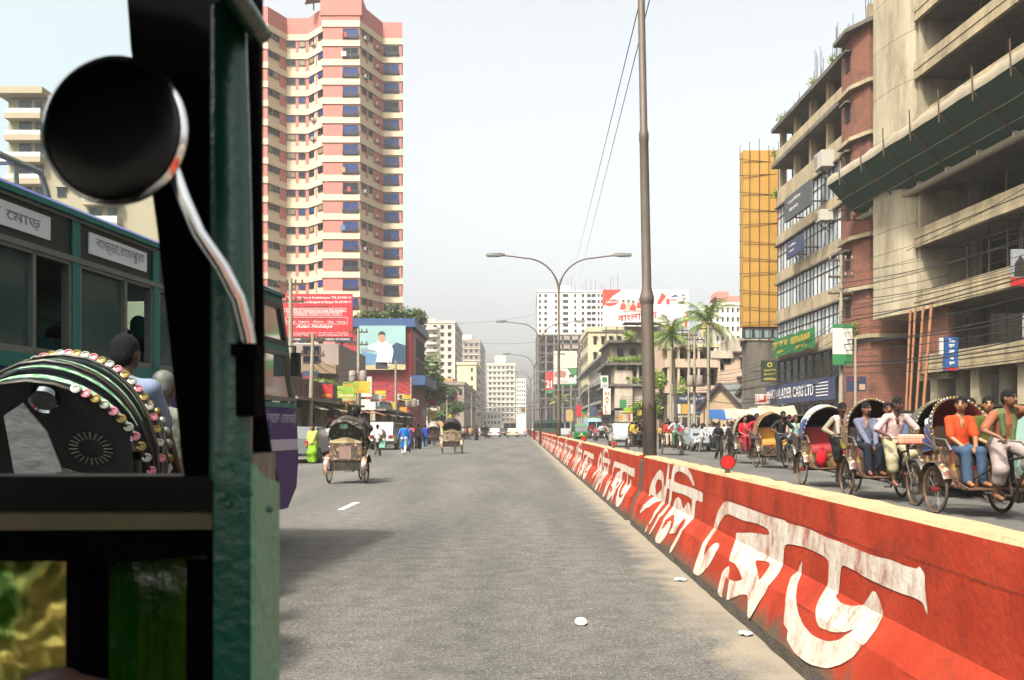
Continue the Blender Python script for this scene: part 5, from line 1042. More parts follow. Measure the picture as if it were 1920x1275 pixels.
MB().box(PX(1898, Yp), PX(1960, Yp), Yp, Yp+.15, PZ(520, Yp), PZ(467, Yp)).build('board', mat('poster grey', '#8e9396', .5, var=.2, scale=1.5), ps); MB().box(PX(1898, Yp), PX(1960, Yp), Yp, Yp+.15, PZ(536, Yp), PZ(520.3, Yp)).build('red_foot', SRED, ps)
MB().prism([(0, 0), (.5, 0), (.55, .6), (.3, .95), (.05, .6)], (PX(1901, Yp), Yp-.01, PZ(518, Yp)), (1, 0, 0), (0, 0, 1), .008).build('figure_print', DKT, ps); MB().box(PX(1960, Yp), 23.6, Yp+.05, Yp+.1, PZ(500, Yp), PZ(499, Yp)).build('bracket', FRAMED, ps)
# ---------------------------------------------------------------- people: one continuous surface grown from a posed skeleton
def nets(D, org, h):
    s = D < 0; nx, ny, nz = D.shape
    cnt = np.zeros((nx-1, ny-1, nz-1), int); acc = np.zeros((nx-1, ny-1, nz-1, 3)); num = np.zeros((nx-1, ny-1, nz-1))
    for i in (0, 1):
        for j in (0, 1):
            for k in (0, 1): cnt += s[i:nx-1+i, j:ny-1+j, k:nz-1+k]
    act = (cnt > 0) & (cnt < 8); I = np.argwhere(act); idx = -np.ones(act.shape, int); idx[act] = np.arange(len(I))
    P = np.zeros((len(I), 3)); n = np.zeros(len(I)); g = lambda o: D[I[:, 0]+o[0], I[:, 1]+o[1], I[:, 2]+o[2]]
    E = [((0,0,0),(1,0,0)),((0,1,0),(1,1,0)),((0,0,1),(1,0,1)),((0,1,1),(1,1,1)),((0,0,0),(0,1,0)),((1,0,0),(1,1,0)),((0,0,1),(0,1,1)),((1,0,1),(1,1,1)),((0,0,0),(0,0,1)),((1,0,0),(1,0,1)),((0,1,0),(0,1,1)),((1,1,0),(1,1,1))]
    for a, b in E:
        da, db = g(a), g(b); c = (da < 0) != (db < 0); f = np.where(c, da/np.where(c, da-db, 1), 0)
        P += c[:, None]*(np.array(a)+(np.array(b)-np.array(a))*f[:, None]); n += c
    V = org+h*(I+P/n[:, None]); Q = []
    for ax in range(3):
        sl0 = [slice(1, -1)]*3; sl0[ax] = slice(0, -1); sl1 = list(sl0); sl1[ax] = slice(1, None)
        a, b = s[tuple(sl0)], s[tuple(sl1)]; off = np.array([1, 1, 1]); off[ax] = 0
        o1, o2 = [k for k in range(3) if k != ax]
        for sgn in (1, 0):
            c = (a & ~b) if sgn else (~a & b); J = np.argwhere(c)+off; q = []
            for d1, d2 in ((-1, -1), (0, -1), (0, 0), (-1, 0)):
                K = J.copy(); K[:, o1] += d1; K[:, o2] += d2; q.append(idx[K[:, 0], K[:, 1], K[:, 2]])
            q = np.stack(q, 1); flip = (sgn == 1) ^ (ax == 1); Q.append(q if flip else q[:, ::-1])
    return V, np.concatenate(Q)
def pdist(p, X):
    if p[0] == 'c':
        a, b, ra, rb, fl = p[1], p[2], p[3], p[4], p[7]
        if fl is not None:
            n, sq = fl; X = X+np.multiply.outer((X-a)@n*(1/sq-1), n)
            b = b+n*((b-a)@n*(1/sq-1))
        ab = b-a; t = np.clip(((X-a)@ab)/max(ab@ab, 1e-9), 0, 1); d = np.linalg.norm(X-a-np.multiply.outer(t, ab), axis=-1)-(ra+(rb-ra)*t)
        return d*(fl[1]+(1-fl[1])*.4 if fl is not None else 1)
    c, r, M = p[1], p[2], p[3]; q = (X-c)@M; k0 = np.linalg.norm(q/r, axis=-1); k1 = np.linalg.norm(q/(r*r), axis=-1)
    return k0*(k0-1)/np.maximum(k1, 1e-6)
def grow(name, prims, vox, mats):
    lo = np.full(3, 1e9); hi = -lo
    for p in prims:
        if p[0] == 'c':
            r = max(p[3], p[4]); lo = np.minimum(lo, np.minimum(p[1], p[2])-r); hi = np.maximum(hi, np.maximum(p[1], p[2])+r)
        else: r = p[2].max(); lo = np.minimum(lo, p[1]-r); hi = np.maximum(hi, p[1]+r)
    lo -= 3*vox; n = np.ceil((hi-lo)/vox).astype(int)+4; D = np.full(n, .5)
    for p in prims:
        k = p[6]; m = 2.5*vox+k
        if p[0] == 'c': r = max(p[3], p[4]); a, b = np.minimum(p[1], p[2])-r-m, np.maximum(p[1], p[2])+r+m
        else: r = p[2].max(); a, b = p[1]-r-m, p[1]+r+m
        i0 = np.maximum(0, ((a-lo)/vox).astype(int)); i1 = np.minimum(n, ((b-lo)/vox).astype(int)+2)
        X = np.stack(np.meshgrid(*[lo[d]+vox*np.arange(i0[d], i1[d]) for d in range(3)], indexing='ij'), -1)
        d = pdist(p, X); S = D[i0[0]:i1[0], i0[1]:i1[1], i0[2]:i1[2]]
        hh = np.maximum(k-np.abs(S-d), 0)/k; D[i0[0]:i1[0], i0[1]:i1[1], i0[2]:i1[2]] = np.minimum(S, d)-hh*hh*k*.25
    V, Q = nets(D, lo, vox); C = V[Q].mean(1); best = np.full(len(C), 1e9); mi = np.zeros(len(C), int)
    for p in prims:
        d = pdist(p, C)-p[8] if len(p) > 8 else pdist(p, C); w = d < best; best[w] = d[w]; mi[w] = p[5] if p[0] == 'c' else p[4]
    me = bpy.data.meshes.new(name); me.from_pydata(V.tolist(), [], Q.tolist())
    for m in mats: me.materials.append(m)
    me.polygons.foreach_set('material_index', mi.astype(np.int32)); me.polygons.foreach_set('use_smooth', np.ones(len(Q), bool)); me.update(); return me
A = lambda *v: np.array(v, float)
def cap(a, b, ra, rb, m, k=.02, fl=None, bias=0.): return ('c', A(*a), A(*b), ra, rb, m, k, fl, bias)
def ell(c, r, M, m, k=.015, bias=0.): return ('e', A(*c), A(*r), M, m, None, k, None, bias)
def unit(v): v = A(*v); return v/np.linalg.norm(v)
def ik(a, b, l1, l2, hint):
    a, b = A(*a), A(*b); d = b-a; L = min(np.linalg.norm(d), (l1+l2)*.999); u = d/np.linalg.norm(d); x = (l1*l1-l2*l2+L*L)/(2*L); hgt = math.sqrt(max(l1*l1-x*x, 0))
    hn = A(*hint); hn = hn-u*(hn@u); hn /= np.linalg.norm(hn); return a+u*x+hn*hgt
def person_prims(J, bottom='pants', sleeve='short', top='shirt', fine=True, hairlong=False, mous=False, s=1.0, scarf=False, bare=True, bald=False):
    """J: pelvis, chest, hl, hr (hips) kl kr al ar (knee, ankle) tl tr (toe) sl sr el er wl wr (shoulder, elbow, wrist) head, face (direction)"""
    P = []; f = unit(J['fwd']); pel, ch = A(*J['pelvis']), A(*J['chest']); fl = (f, .72)
    up = unit(ch-pel)
    P.append(cap(pel+up*.02, ch-up*.02, .138*s, .152*s, 1, .04, fl)); P.append(cap(J['sl'], J['sr'], .058*s, .058*s, 1, .06, None)); nb = (A(*J['sl'])+A(*J['sr']))/2+A(0, 0, .035); P += [cap(nb, A(*J['sl'])*.75+nb*.25, .055*s, .05*s, 1, .03), cap(nb, A(*J['sr'])*.75+nb*.25, .055*s, .05*s, 1, .03)]
    P.append(cap(J['hl'], J['hr'], .1*s, .1*s, 2, .03, None)); P.append(cap(pel-up*.07, pel+up*.1, .145*s, .14*s, 1, .02, fl, -.004))
    for q in 'lr':
        h, k, a, t = J['h'+q], J['k'+q], J['a'+q], J['t'+q]; h, k, a, t = A(*h), A(*k), A(*a), A(*t)
        if bottom == 'pants': P += [cap(h, k, .094*s, .076*s, 2, .03), cap(k, a+(k-a)*.06, .074*s, .07*s, 2, .02)]
        elif bottom == 'lungi': P += [cap(h, k, .11*s, .1*s, 2, .05), cap(k, k+(a-k)*.42, .098*s, .09*s, 2, .04), cap(k, a, .05*s, .033*s, 0, .01, None, -.01)]
        elif bottom == 'long': P += [cap(h, k, .11*s, .11*s, 2, .12), cap(k, a+(k-a)*.1, .11*s, .12*s, 2, .12)]
        P += [cap(a, t, .034*s, .03*s, 4, .012), cap(a+(k-a)*.0, a+(t-a)*.3-A(0, 0, .01), .036*s, .034*s, 4 if bottom == 'pants' else 0, .01)]
        S, e, w = A(*J['s'+q]), A(*J['e'+q]), A(*J['w'+q])
        if sleeve == 'long': P += [cap(S, e, .06*s, .052*s, 1, .025), cap(e, w+(e-w)*.06, .05*s, .042*s, 1, .012)]
        else:
            P += [cap(S, S+(e-S)*.86, .062*s, .062*s, 1, .025), cap(S+(e-S)*.7, e, .04*s, .037*s, 0, .005), cap(e, w, .038*s, .026*s, 0, .008)]
        hd = unit(J['h_'+q]) if 'h_'+q in J else unit(w-e); sd = unit(np.cross(hd, A(0, 0, 1))+1e-6); nn = np.cross(sd, hd)
        if fine:
            P.append(cap(w, w+hd*.07*s, .024*s, .03*s, 0, .008, (nn, .6)))
            for i, ll in enumerate((.066, .075, .07, .055)):
                b0 = w+hd*.085*s+sd*(i-1.5)*.021*s; P.append(cap(b0, b0+(hd*.75-nn*.55)*ll*.55*s, .0105*s, .01*s, 0, .004)); m0 = b0+(hd*.75-nn*.55)*ll*.55*s; P.append(cap(m0, m0+(hd*.35-nn*.9)*ll*.45*s, .01*s, .008*s, 0, .003))
            P.append(cap(w+hd*.03*s-sd*.03*s*(1 if q == 'r' else -1), w+hd*.07*s-sd*.055*s*(1 if q == 'r' else -1)-nn*.02, .012*s, .009*s, 0, .005))
        else: P.append(cap(w, w+hd*.12*s, .03*s, .028*s, 0, .01))
    if top == 'kurta': P.append(cap(pel+up*.15, (A(*J['kl'])+A(*J['kr']))/2+up*.02, .14*s, .19*s, 1, .05, fl))
    if top == 'sari': P += [cap(pel+up*.15, (A(*J['al'])+A(*J['ar']))/2+A(0, 0, .1), .15*s, .21*s, 2, .05, fl), cap(A(*J['sl']), pel+f*.1, .08*s, .12*s, 1, .04)]
    hc = A(*J['head']); fd = unit(J['face']); u = A(0, 0, 1)-fd*(fd[2]); u = unit(u); sd = np.cross(fd, u); M = np.stack([sd, fd, u], 1)
    P.append(cap((A(*J['sl'])+A(*J['sr']))/2+A(0, 0, .0), hc-u*.05-fd*.01, .055*s, .05*s, 0, .02, None))
    P += [ell(hc, A(.073, .093, .108)*s, M, 0, .01), ell(hc+fd*.02*s-u*.055*s, A(.054, .066, .062)*s, M, 0, .02)]
    hb = .003 if not bald else -.02
    P += [ell(hc-fd*.014*s+u*.038*s, A(.082, .094, .092)*s, M, 3, .008, hb), ell(hc-fd*.05*s-u*.01*s, A(.074, .06, .085)*s, M, 3, .01)]
    if fine:
        P.append(cap(hc+fd*.086*s+u*.005*s, hc+fd*.104*s-u*.028*s, .010*s, .015*s, 0, .008))
        for q in (-1, 1):
            P.append(ell(hc+sd*q*.074*s-u*.012*s-fd*.005*s, A(.014, .022, .032)*s, M, 0, .006, .002)); P.append(ell(hc+fd*.08*s+sd*q*.032*s+u*.006*s, A(.012, .009, .006)*s, M, 5, .003, .003)); P.append(cap(hc+fd*.086*s+sd*q*.014*s+u*.026*s, hc+fd*.076*s+sd*q*.05*s+u*.027*s, .006*s, .005*s, 3, .003, None, .004))
        P.append(cap(hc+fd*.083*s-sd*.022*s-u*.06*s, hc+fd*.083*s+sd*.022*s-u*.06*s, .006*s, .006*s, 6, .004, None, .003))
        if mous: P.append(cap(hc+fd*.09*s-sd*.03*s-u*.045*s, hc+fd*.09*s+sd*.03*s-u*.045*s, .009*s, .009*s, 3, .003, None, .004))
    if hairlong: P.append(ell(hc-fd*.05*s-u*.08*s, A(.08, .06, .12)*s, M, 3, .02))
    if scarf:
        c0 = (A(*J['sl'])+A(*J['sr']))/2
        P += [cap(A(*J['sl'])*.6+c0*.4+f*.06, pel+f*.14+(A(*J['sl'])-c0)*.4+up*.05, .036*s, .034*s, 7, .006, None, .004), cap(A(*J['sr'])*.6+c0*.4+f*.06, pel+f*.14+(A(*J['sr'])-c0)*.4+up*.12, .036*s, .034*s, 7, .006, None, .004), cap(A(*J['sl'])*.7+c0*.3+A(0, 0, .04), A(*J['sr'])*.7+c0*.3+A(0, 0, .04), .05*s, .05*s, 7, .01, None, .0)]
    if bare: P.append(ell((A(*J['sl'])+A(*J['sr']))/2+f*.095*s-A(0, 0, .055), A(.018, .03, .06)*s, np.stack([np.cross(f, A(0, 0, 1)), f, A(0, 0, 1)], 1), 0, .005, .012))
    return P
def J_stand(h=1.62, stride=.0, swing=.0, face=(0, 1, 0), aim=None):
    k = h/1.7; J = dict(fwd=(0, 1, 0), pelvis=(0, 0, .93*k), chest=(0, .02, 1.27*k), hl=(-.085*k, 0, .9*k), hr=(.085*k, 0, .9*k), sl=(-.16*k, 0, 1.37*k), sr=(.16*k, 0, 1.37*k), head=(0, .025, 1.585*k), face=face)
    al, ar = (-.1*k, stride/2, .075+max(0, -stride)*.12), (.1*k, -stride/2, .075+max(0, stride)*.12)
    J.update(al=al, ar=ar, tl=(-.12*k, al[1]+.16, al[2]-.035), tr=(.12*k, ar[1]+.16, ar[2]-.035)); J['kl'] = tuple(ik(J['hl'], al, .43*k, .42*k, (0, 1, 0))); J['kr'] = tuple(ik(J['hr'], ar, .43*k, .42*k, (0, 1, 0)))
    wl, wr = (-.23*k, -swing+.06, .86*k+abs(swing)*.2), (.23*k, swing+.06, .86*k+abs(swing)*.2)
    if aim: wl, wr = aim
    J.update(wl=wl, wr=wr); J['el'] = tuple(ik(J['sl'], wl, .29*k, .26*k, (-.3, -1, 0))); J['er'] = tuple(ik(J['sr'], wr, .29*k, .26*k, (.3, -1, 0))); return J
def J_sit(x, hip=(.1, .97), knee=(.50, .93), foot=(.56, .43), hands=None, face=(0, 1, 0), lean=.02, spread=.1, k=1.0, kz=None):
    y, z = hip; kl, kr = (x-spread, knee[0], knee[1]), (x+spread, knee[0], knee[1])
    J = dict(fwd=(0, 1, 0), pelvis=(x, y, z), chest=(x, y+lean, z+.33*k), hl=(x-.085, y+.02, z-.01), hr=(x+.085, y+.02, z-.01), kl=kl, kr=kr, al=(x-spread-.0, foot[0], foot[1]+.07), ar=(x+spread, foot[0], foot[1]+.07), sl=(x-.16*k, y+lean, z+.425*k), sr=(x+.16*k, y+lean, z+.425*k), head=(x, y+lean*1.6+.03, z+.655*k), face=face)
    J['tl'] = (J['al'][0]-.02, foot[0]+.15, foot[1]+.035); J['tr'] = (J['ar'][0]+.02, foot[0]+.15, foot[1]+.035)
    hands = hands or ((x-.07, knee[0]-.12, knee[1]+.1), (x+.07, knee[0]-.12, knee[1]+.1)); J['wl'], J['wr'] = hands
    J['el'] = tuple(ik(J['sl'], hands[0], .28*k, .25*k, (-.7, -.6, -.4))); J['er'] = tuple(ik(J['sr'], hands[1], .28*k, .25*k, (.7, -.6, -.4))); return J
def J_ride(face=(0, 1, 0), hands=None, ped=.0, lean=.16, k=1.0, hipz=1.06):
    y, z = .86, hipz; pl = (-.12, 1.12+.16*math.cos(ped), .36+.16*math.sin(ped)); pr = (.12, 1.12-.16*math.cos(ped), .36-.16*math.sin(ped))
    J = dict(fwd=(0, 1, .0), pelvis=(0, y, z), chest=(0, y+lean*.75, z+.31*k), hl=(-.085, y+.02, z), hr=(.085, y+.02, z), sl=(-.165*k, y+lean, z+.40*k), sr=(.165*k, y+lean, z+.40*k), head=(0, y+lean*1.35+.04, z+.63*k), face=face, al=(pl[0], pl[1]-.06, pl[2]+.07), ar=(pr[0], pr[1]-.06, pr[2]+.07))
    J['tl'] = (pl[0]-.01, pl[1]+.11, pl[2]+.03); J['tr'] = (pr[0]+.01, pr[1]+.11, pr[2]+.03)
    J['kl'] = tuple(ik(J['hl'], J['al'], .42, .41, (-.25, 1, .2))); J['kr'] = tuple(ik(J['hr'], J['ar'], .42, .41, (.25, 1, .2)))
    hands = hands or ((-.25, 1.24, 1.15), (.25, 1.24, 1.15)); J['wl'], J['wr'] = hands; J['h_l'] = (.1, .9, -.4); J['h_r'] = (-.1, .9, -.4)
    J['el'] = tuple(ik(J['sl'], hands[0], .29*k, .26*k, (-.8, -.3, -.5))); J['er'] = tuple(ik(J['sr'], hands[1], .29*k, .26*k, (.8, -.3, -.5))); return J
SK = [mat('skin brown', '#7a4d34', .5, var=.08, scale=8), mat('skin dark', '#4d2f20', .5, var=.08, scale=8), mat('skin light brown', '#95643f', .5, var=.08, scale=8)]
HR = mat('black hair', '#100d0b', .8, var=.4, scale=60, bump=1., bscale=90, spec=.15); HG = mat('grey hair', '#6f6a62', .6, var=.2, scale=30); SHO = mat('dark shoe', '#211b17', .5, var=.1); EYE = mat('eye dark', '#120d0a', .3, var=0); LIP = mat('lip', '#7a4438', .5, var=0)
def cloth(name, col, **kw): return mat('cloth '+name, col, kw.pop('rough', .85), var=kw.pop('var', .12), scale=kw.pop('scale', 9), bump=kw.pop('bump', 1.), bscale=kw.pop('bscale', 11), spec=.15, **kw)
def stripe_cloth(name, c1, c2, sc, plaid=False, axis=0):
    if name in MATS: return MATS[name]
    m = bpy.data.materials.new(name); m.use_nodes = True; t = m.node_tree; b = t.nodes['Principled BSDF']; b.inputs['Roughness'].default_value = .85; L = t.links.new
    g = N(t, 'ShaderNodeTexCoord'); w = N(t, 'ShaderNodeTexWave', wave_type='BANDS', bands_direction='XYZ'[axis], wave_profile='SIN'); w.inputs['Scale'].default_value = sc; w.inputs['Distortion'].default_value = .6; w.inputs['Detail'].default_value = 1; L(g.outputs['Object'], w.inputs['Vector']); f = w.outputs['Fac']
    if plaid:
        w2 = N(t, 'ShaderNodeTexWave', wave_type='BANDS', bands_direction='Z'); w2.inputs['Scale'].default_value = sc; w2.inputs['Distortion'].default_value = .6; L(g.outputs['Object'], w2.inputs['Vector']); mu = N(t, 'ShaderNodeMath', operation='MAXIMUM'); L(f, mu.inputs[0]); L(w2.outputs['Fac'], mu.inputs[1]); f = mu.outputs[0]
    r = N(t, 'ShaderNodeValToRGB'); r.color_ramp.elements[0].position = .35; r.color_ramp.elements[0].color = (*lin(c1), 1); r.color_ramp.elements[1].position = .6; r.color_ramp.elements[1].color = (*lin(c2), 1); L(f, r.inputs[0]); L(r.outputs[0], b.inputs['Base Color']); MATS[name] = m; return m
def person(label, J, shirt, pants, skin=0, loc=(0, 0, 0), rz=0, sc=1.0, vox=.013, group=None, hair=None, shoe=None, extra=None, **kw):
    me = grow('person', person_prims(J, **kw), vox, [SK[skin], shirt, pants, hair or HR, shoe or SHO, EYE, LIP, extra or shirt]); o = link('person', me, None, loc, (0, 0, rz)); o.scale = (sc, sc, sc)
    return tag(o, label, 'person', group)
# ---------------------------------------------------------------- cycle rickshaws
CHR = mat('rickshaw chrome', '#9a958c', .3, .8, var=.2, scale=20); BLKM = mat('rickshaw black steel', '#1d1a18', .5, .3, var=.3, scale=12, dirt='#4a3a2c', dscale=8, damt=.6); TYR = mat('tyre rubber', '#2c2622', .9, var=.3, scale=15, dirt='#6d5c48', dscale=6, damt=.7); RIMM = mat('rusty rim', '#6b5340', .5, .5, var=.3, scale=20); SPK = mat('spoke steel', '#7d756a', .4, .7, var=.1); REDP = mat('rickshaw red paint', '#8f1f16', .4, var=.2, scale=12, dirt='#3a1410', dscale=6); TINS = mat('tinsel gold', '#7d6426', .35, .5, var=.5, scale=40); SILV = mat('tinsel silver', '#8f8a7c', .35, .5, var=.4, scale=40)
RW = {}
def art(base, sc=16):                            # hand painted flower and scroll panels, worn
    k = 'art '+base+str(sc)
    if k in MATS: return MATS[k]
    m = bpy.data.materials.new(k); m.use_nodes = True; t = m.node_tree; L = t.links.new; b = t.nodes['Principled BSDF']; b.inputs['Roughness'].default_value = .45; g = N(t, 'ShaderNodeTexCoord'); n = N(t, 'ShaderNodeTexNoise'); n.inputs['Scale'].default_value = 7; n.inputs['Detail'].default_value = 5
    v = N(t, 'ShaderNodeTexVoronoi'); v.inputs['Scale'].default_value = sc; L(g.outputs['Object'], n.inputs['Vector']); ml = N(t, 'ShaderNodeMix', data_type='RGBA'); ml.inputs[0].default_value = .12; L(g.outputs['Object'], ml.inputs[6]); L(n.outputs['Color'], ml.inputs[7]); L(ml.outputs[2], v.inputs['Vector'])
    sp = N(t, 'ShaderNodeSeparateColor'); L(v.outputs['Color'], sp.inputs[0]); r = N(t, 'ShaderNodeValToRGB'); r.color_ramp.interpolation = 'CONSTANT'; e = r.color_ramp.elements; B = [c*ALB for c in lin(base)]; e[0].color = (*B, 1); e[1].position = .45; e[1].color = (*[c*.25 for c in B], 1)
    for q, c in ((.62, '#7d2018'), (.74, '#2c4a34'), (.82, '#9a7a34'), (.9, '#b0a48c')): x = e.new(q); x.color = (*[y*ALB for y in lin(c)], 1)
    L(sp.outputs[0], r.inputs[0]); mr = N(t, 'ShaderNodeMapRange'); mr.inputs[1].default_value = .45; mr.inputs[2].default_value = .62; L(n.outputs['Fac'], mr.inputs[0]); mx = N(t, 'ShaderNodeMix', data_type='RGBA'); mx.inputs[7].default_value = (.02, .014, .01, 1); L(mr.outputs[0], mx.inputs[0]); L(r.outputs[0], mx.inputs[6]); L(mx.outputs[2], b.inputs['Base Color']); MATS[k] = m; return m
def hood_back(T0, x, u):
    q = bow_pts(T0, 1.0, 60); i = min(range(len(q)), key=lambda k: abs(q[k].x-x)); lo = Vector((x, -.24, 1.05+.18*(1-abs(x)/.5))); return lo.lerp(q[i], u)
def wheel_parts(r=.36):
    if r in RW: return RW[r]
    M = Matrix.Rotation(R(90), 4, 'Y'); b = MB(); n = 32; vs = []
    def torus(R_, q, mi=0, m=8):
        b = MB(); rows = []
        for i in range(n+1):
            a = 2*math.pi*i/n; rows.append([(q*math.sin(2*math.pi*k/m), (R_+q*math.cos(2*math.pi*k/m))*math.cos(a), (R_+q*math.cos(2*math.pi*k/m))*math.sin(a)) for k in range(m+1)])
        b.grid(rows, mi); return b
    ty = torus(r-.021, .021).mesh('tyre', [TYR], 60); rim = torus(r-.05, .014, 0, 6).mesh('rim', [RIMM], 60)
    b = MB()
    for i in range(24):
        a = 2*math.pi*i/24; o = .04 if i % 2 else -.04; a2 = a+(.35 if (i//2) % 2 else -.35); b.cyl((o*.8, .03*math.cos(a2), .03*math.sin(a2)), (0, (r-.055)*math.cos(a), (r-.055)*math.sin(a)), .0028, n=4, caps=False)
    sp = b.mesh('spokes', [SPK]); b = MB(); b.cyl((-.06, 0, 0), (.06, 0, 0), .028, n=10); b.cyl((-.045, 0, 0), (-.035, 0, 0), .045, n=12); b.cyl((.035, 0, 0), (.045, 0, 0), .045, n=12); hb = b.mesh('hub', [BLKM], 40)
    RW[r] = (ty, rim, sp, hb); return RW[r]
def add_wheel(root, p, steer=0, hubm=None, r=.36):
    ty, rim, sp, hb = wheel_parts(r); w = link('wheel', ty, root, p, (rnd.uniform(0, 1), 0, steer)); link('rim', rim, w); link('spokes', sp, w); h = link('hub', hb, w, None, None, [hubm or BLKM]); return w
def bow_pts(th, r=1.0, n=12, w=.47, hgt=.84, y0=-.05, z0=.96):
    pts = []
    for i in range(n+1):
        a = math.pi*i/n; x = -w*math.cos(a)*(1.0-.06*math.sin(a)**6); q = hgt*(max(0., math.sin(a))**.62)*r; pts.append(Vector((x*r if abs(x) < w else x, y0+q*math.sin(th), z0+q*math.cos(th))))
    return pts
def rickshaw(label, loc, rz, hood='#1c1c20', inner='#4a1418', seat='#7d2a20', panel='#8a7a5a', ths=(-72, -45, -18, 8, 30), sc=1.1, group='cycle rickshaws', frill=True, rear='#b9a27a', decor=None, steer=0., basket=None, hubm=None, stripes=None, bag=None):
    t = empty('cycle_rickshaw', loc, rz, label, 'rickshaw', group); t.scale = (sc, sc, sc)
    HD = mat('hood '+hood, hood, .55, var=.2, scale=5, bump=.4, bscale=9, spec=.4); HI = mat('hood lining '+inner, inner, .8, var=.25, scale=6); ST = mat('seat '+seat, seat, .5, var=.2, scale=7); PN = art(panel)
    for x in (-.5, .5): add_wheel(t, (x, 0, .36), 0, hubm)
    add_wheel(t, (0, 1.78, .36), steer)
    b = MB(); b.cyl((-.56, 0, .36), (.56, 0, .36), .02, n=8); b.build('axle', BLKM, t, 40)
    b = MB()
    for x in (-.34, .34): b.tube([(x, -.12, .40), (x, .3, .40), (x*.5, .75, .36), (.0, 1.12, .34)], .018, 6)
    b.tube([(-.34, .3, .40), (.34, .3, .40)], .016, 6); b.tube([(0, 1.12, .34), (0, .92, .93)], .018, 6); b.tube([(0, 1.12, .34), (0, 1.5, .8)], .02, 6); b.tube([(0, .95, .82), (0, 1.47, .9)], .02, 6)
    b.tube([(-.3, .34, .41), (-.03, .94, .8)], .013, 6); b.tube([(.3, .34, .41), (.03, .94, .8)], .013, 6); b.build('chassis', BLKM, t, 50)
    b = MB(); b.tube([(0, 1.44, 1.0), (0, 1.52, .76)], .022, 8)
    for x in (-.055, .055): b.tube([(x*.4, 1.52, .78), (x, 1.56, .70), (x, 1.78, .36)], .012, 6)
    b.build('fork', BLKM, t, 50)
    b = MB(); b.tube([(-.27, 1.28, 1.10), (-.25, 1.42, 1.11), (-.1, 1.47, 1.09), (0, 1.45, 1.0), (.1, 1.47, 1.09), (.25, 1.42, 1.11), (.27, 1.28, 1.10)], .012, 7); b.build('handlebar', CHR, t, 50)
    for x in (-.27, .27): MB().cyl((x, 1.36, 1.105), (x, 1.25, 1.10), .018, n=8).build('grip', TYR, t, 40)
    b = MB(); rows = []
    for i in range(7):
        u = i/6; w = .1*(1-u)**.7+.025; rows.append([(-w, .78+.28*u, .985), (-w*.7, .78+.28*u, 1.015), (0, .78+.28*u, 1.025), (w*.7, .78+.28*u, 1.015), (w, .78+.28*u, .985)])
    b.grid(rows); b.box(-.06, .06, .8, .95, .93, .99); b.build('saddle', TYR, t, 50)
    b = MB(); b.cyl((-.09, 1.12, .34), (-.075, 1.12, .34), .1, n=18); b.beam((-.1, 1.12, .34), (-.1, 1.26, .42), .02, .025); b.beam((.1, 1.12, .34), (.1, .98, .26), .02, .025); b.box(-.19, -.08, 1.22, 1.3, .415, .435); b.box(.08, .19, .94, 1.02, .25, .27); b.beam((-.082, 1.12, .43), (-.082, .02, .40), .012, .012); b.beam((-.082, 1.12, .25), (-.082, .02, .32), .012, .012); b.build('crank', BLKM, t, 40)
    for x in (-.5, .5):                           # mudguards
        b = MB(); rows = []
        for i in range(11):
            a = R(-15+i*17); rows.append([(x-.07, -.41*math.cos(a), .36+.41*math.sin(a)), (x, -.435*math.cos(a), .36+.435*math.sin(a)), (x+.07, -.41*math.cos(a), .36+.41*math.sin(a))])
        b.grid(rows); b.build('mudguard', PN if rear else CHR, t, 60)
    b = MB(); rows = []
    for i in range(8):
        a = R(20+i*17); rows.append([(-.045, 1.78+.40*math.cos(a), .36+.40*math.sin(a)), (0, 1.78+.415*math.cos(a), .36+.415*math.sin(a)), (.045, 1.78+.40*math.cos(a), .36+.40*math.sin(a))])
    b.grid(rows); b.build('front_mudguard', CHR, t, 60)
    # body: tub, footboard, seat, back
    for x in (-.43, .43):
        b = MB(); b.prism([(-.16, .42), (.42, .42), (.74, .40), (.76, .43), (.5, .5), (.4, .7), (.38, .93), (.1, 1.0), (-.2, .98)], (x-.012, 0, 0), (0, 1, 0), (0, 0, 1), .024)
        b.build('side_panel', PN, t)
    MB().box(-.42, .42, .28, .76, .40, .425).build('footboard', mat('worn footboard', '#6b4a34', .7, .1, var=.4, scale=9), t)
    b = MB(); rows = [[(-.41, y, z), (0, y, z+.03), (.41, y, z)] for y, z in ((-.16, .87), (-.1, .90), (.12, .91), (.32, .90), (.38, .86), (.39, .72))]; b.grid(rows); b.build('seat', ST, t, 60)
    MB().box(-.42, .42, .30, .38, .43, .74).build('seat_front', PN, t)
    b = MB(); rows = [[(-.42, -.18+.0*i, z), (0, -.14, z), (.42, -.18, z)] for i, z in enumerate((.88, 1.0, 1.15, 1.3))]; b.grid(rows); b.build('backrest', ST, t, 60)
    MB().box(-.43, .43, -.25, -.20, .62, 1.26).build('rear_board', art(rear, 24), t)
    b = MB(); b.box(-.42, .42, -.22, -.17, .40, .60); b.box(-.44, .44, -.27, -.2, .36, .40); b.build('rear_apron', BLKM, t)
    for x in (-.45, .45): MB().tube([(x, .36, .95), (x, .2, 1.1), (x, -.18, 1.12)], .02, 7).build('arm_rail', CHR, t, 50)
    if decor == 'rear':
        MB().box(-.17, .15, -.262, -.252, .66, 1.0).build('picture_panel', mat('rickshaw picture', '#8a7064', .5, var=.6, scale=14), t)
        MB().box(-.42, .42, -.262, -.253, 1.08, 1.24).build('cream_strip', mat('cream strip', '#b8a478', .6, var=.3, scale=14), t)
    # hood
    T = [R(a) for a in ths]; b = MB(); bi = MB(); rows = []; rin = []
    for i, th in enumerate(T):
        rows.append(bow_pts(th)); rin.append(bow_pts(th, .985))
        if i < len(T)-1: tm = (th+T[i+1])/2; rows.append(bow_pts(tm, .955)); rin.append(bow_pts(tm, .94))
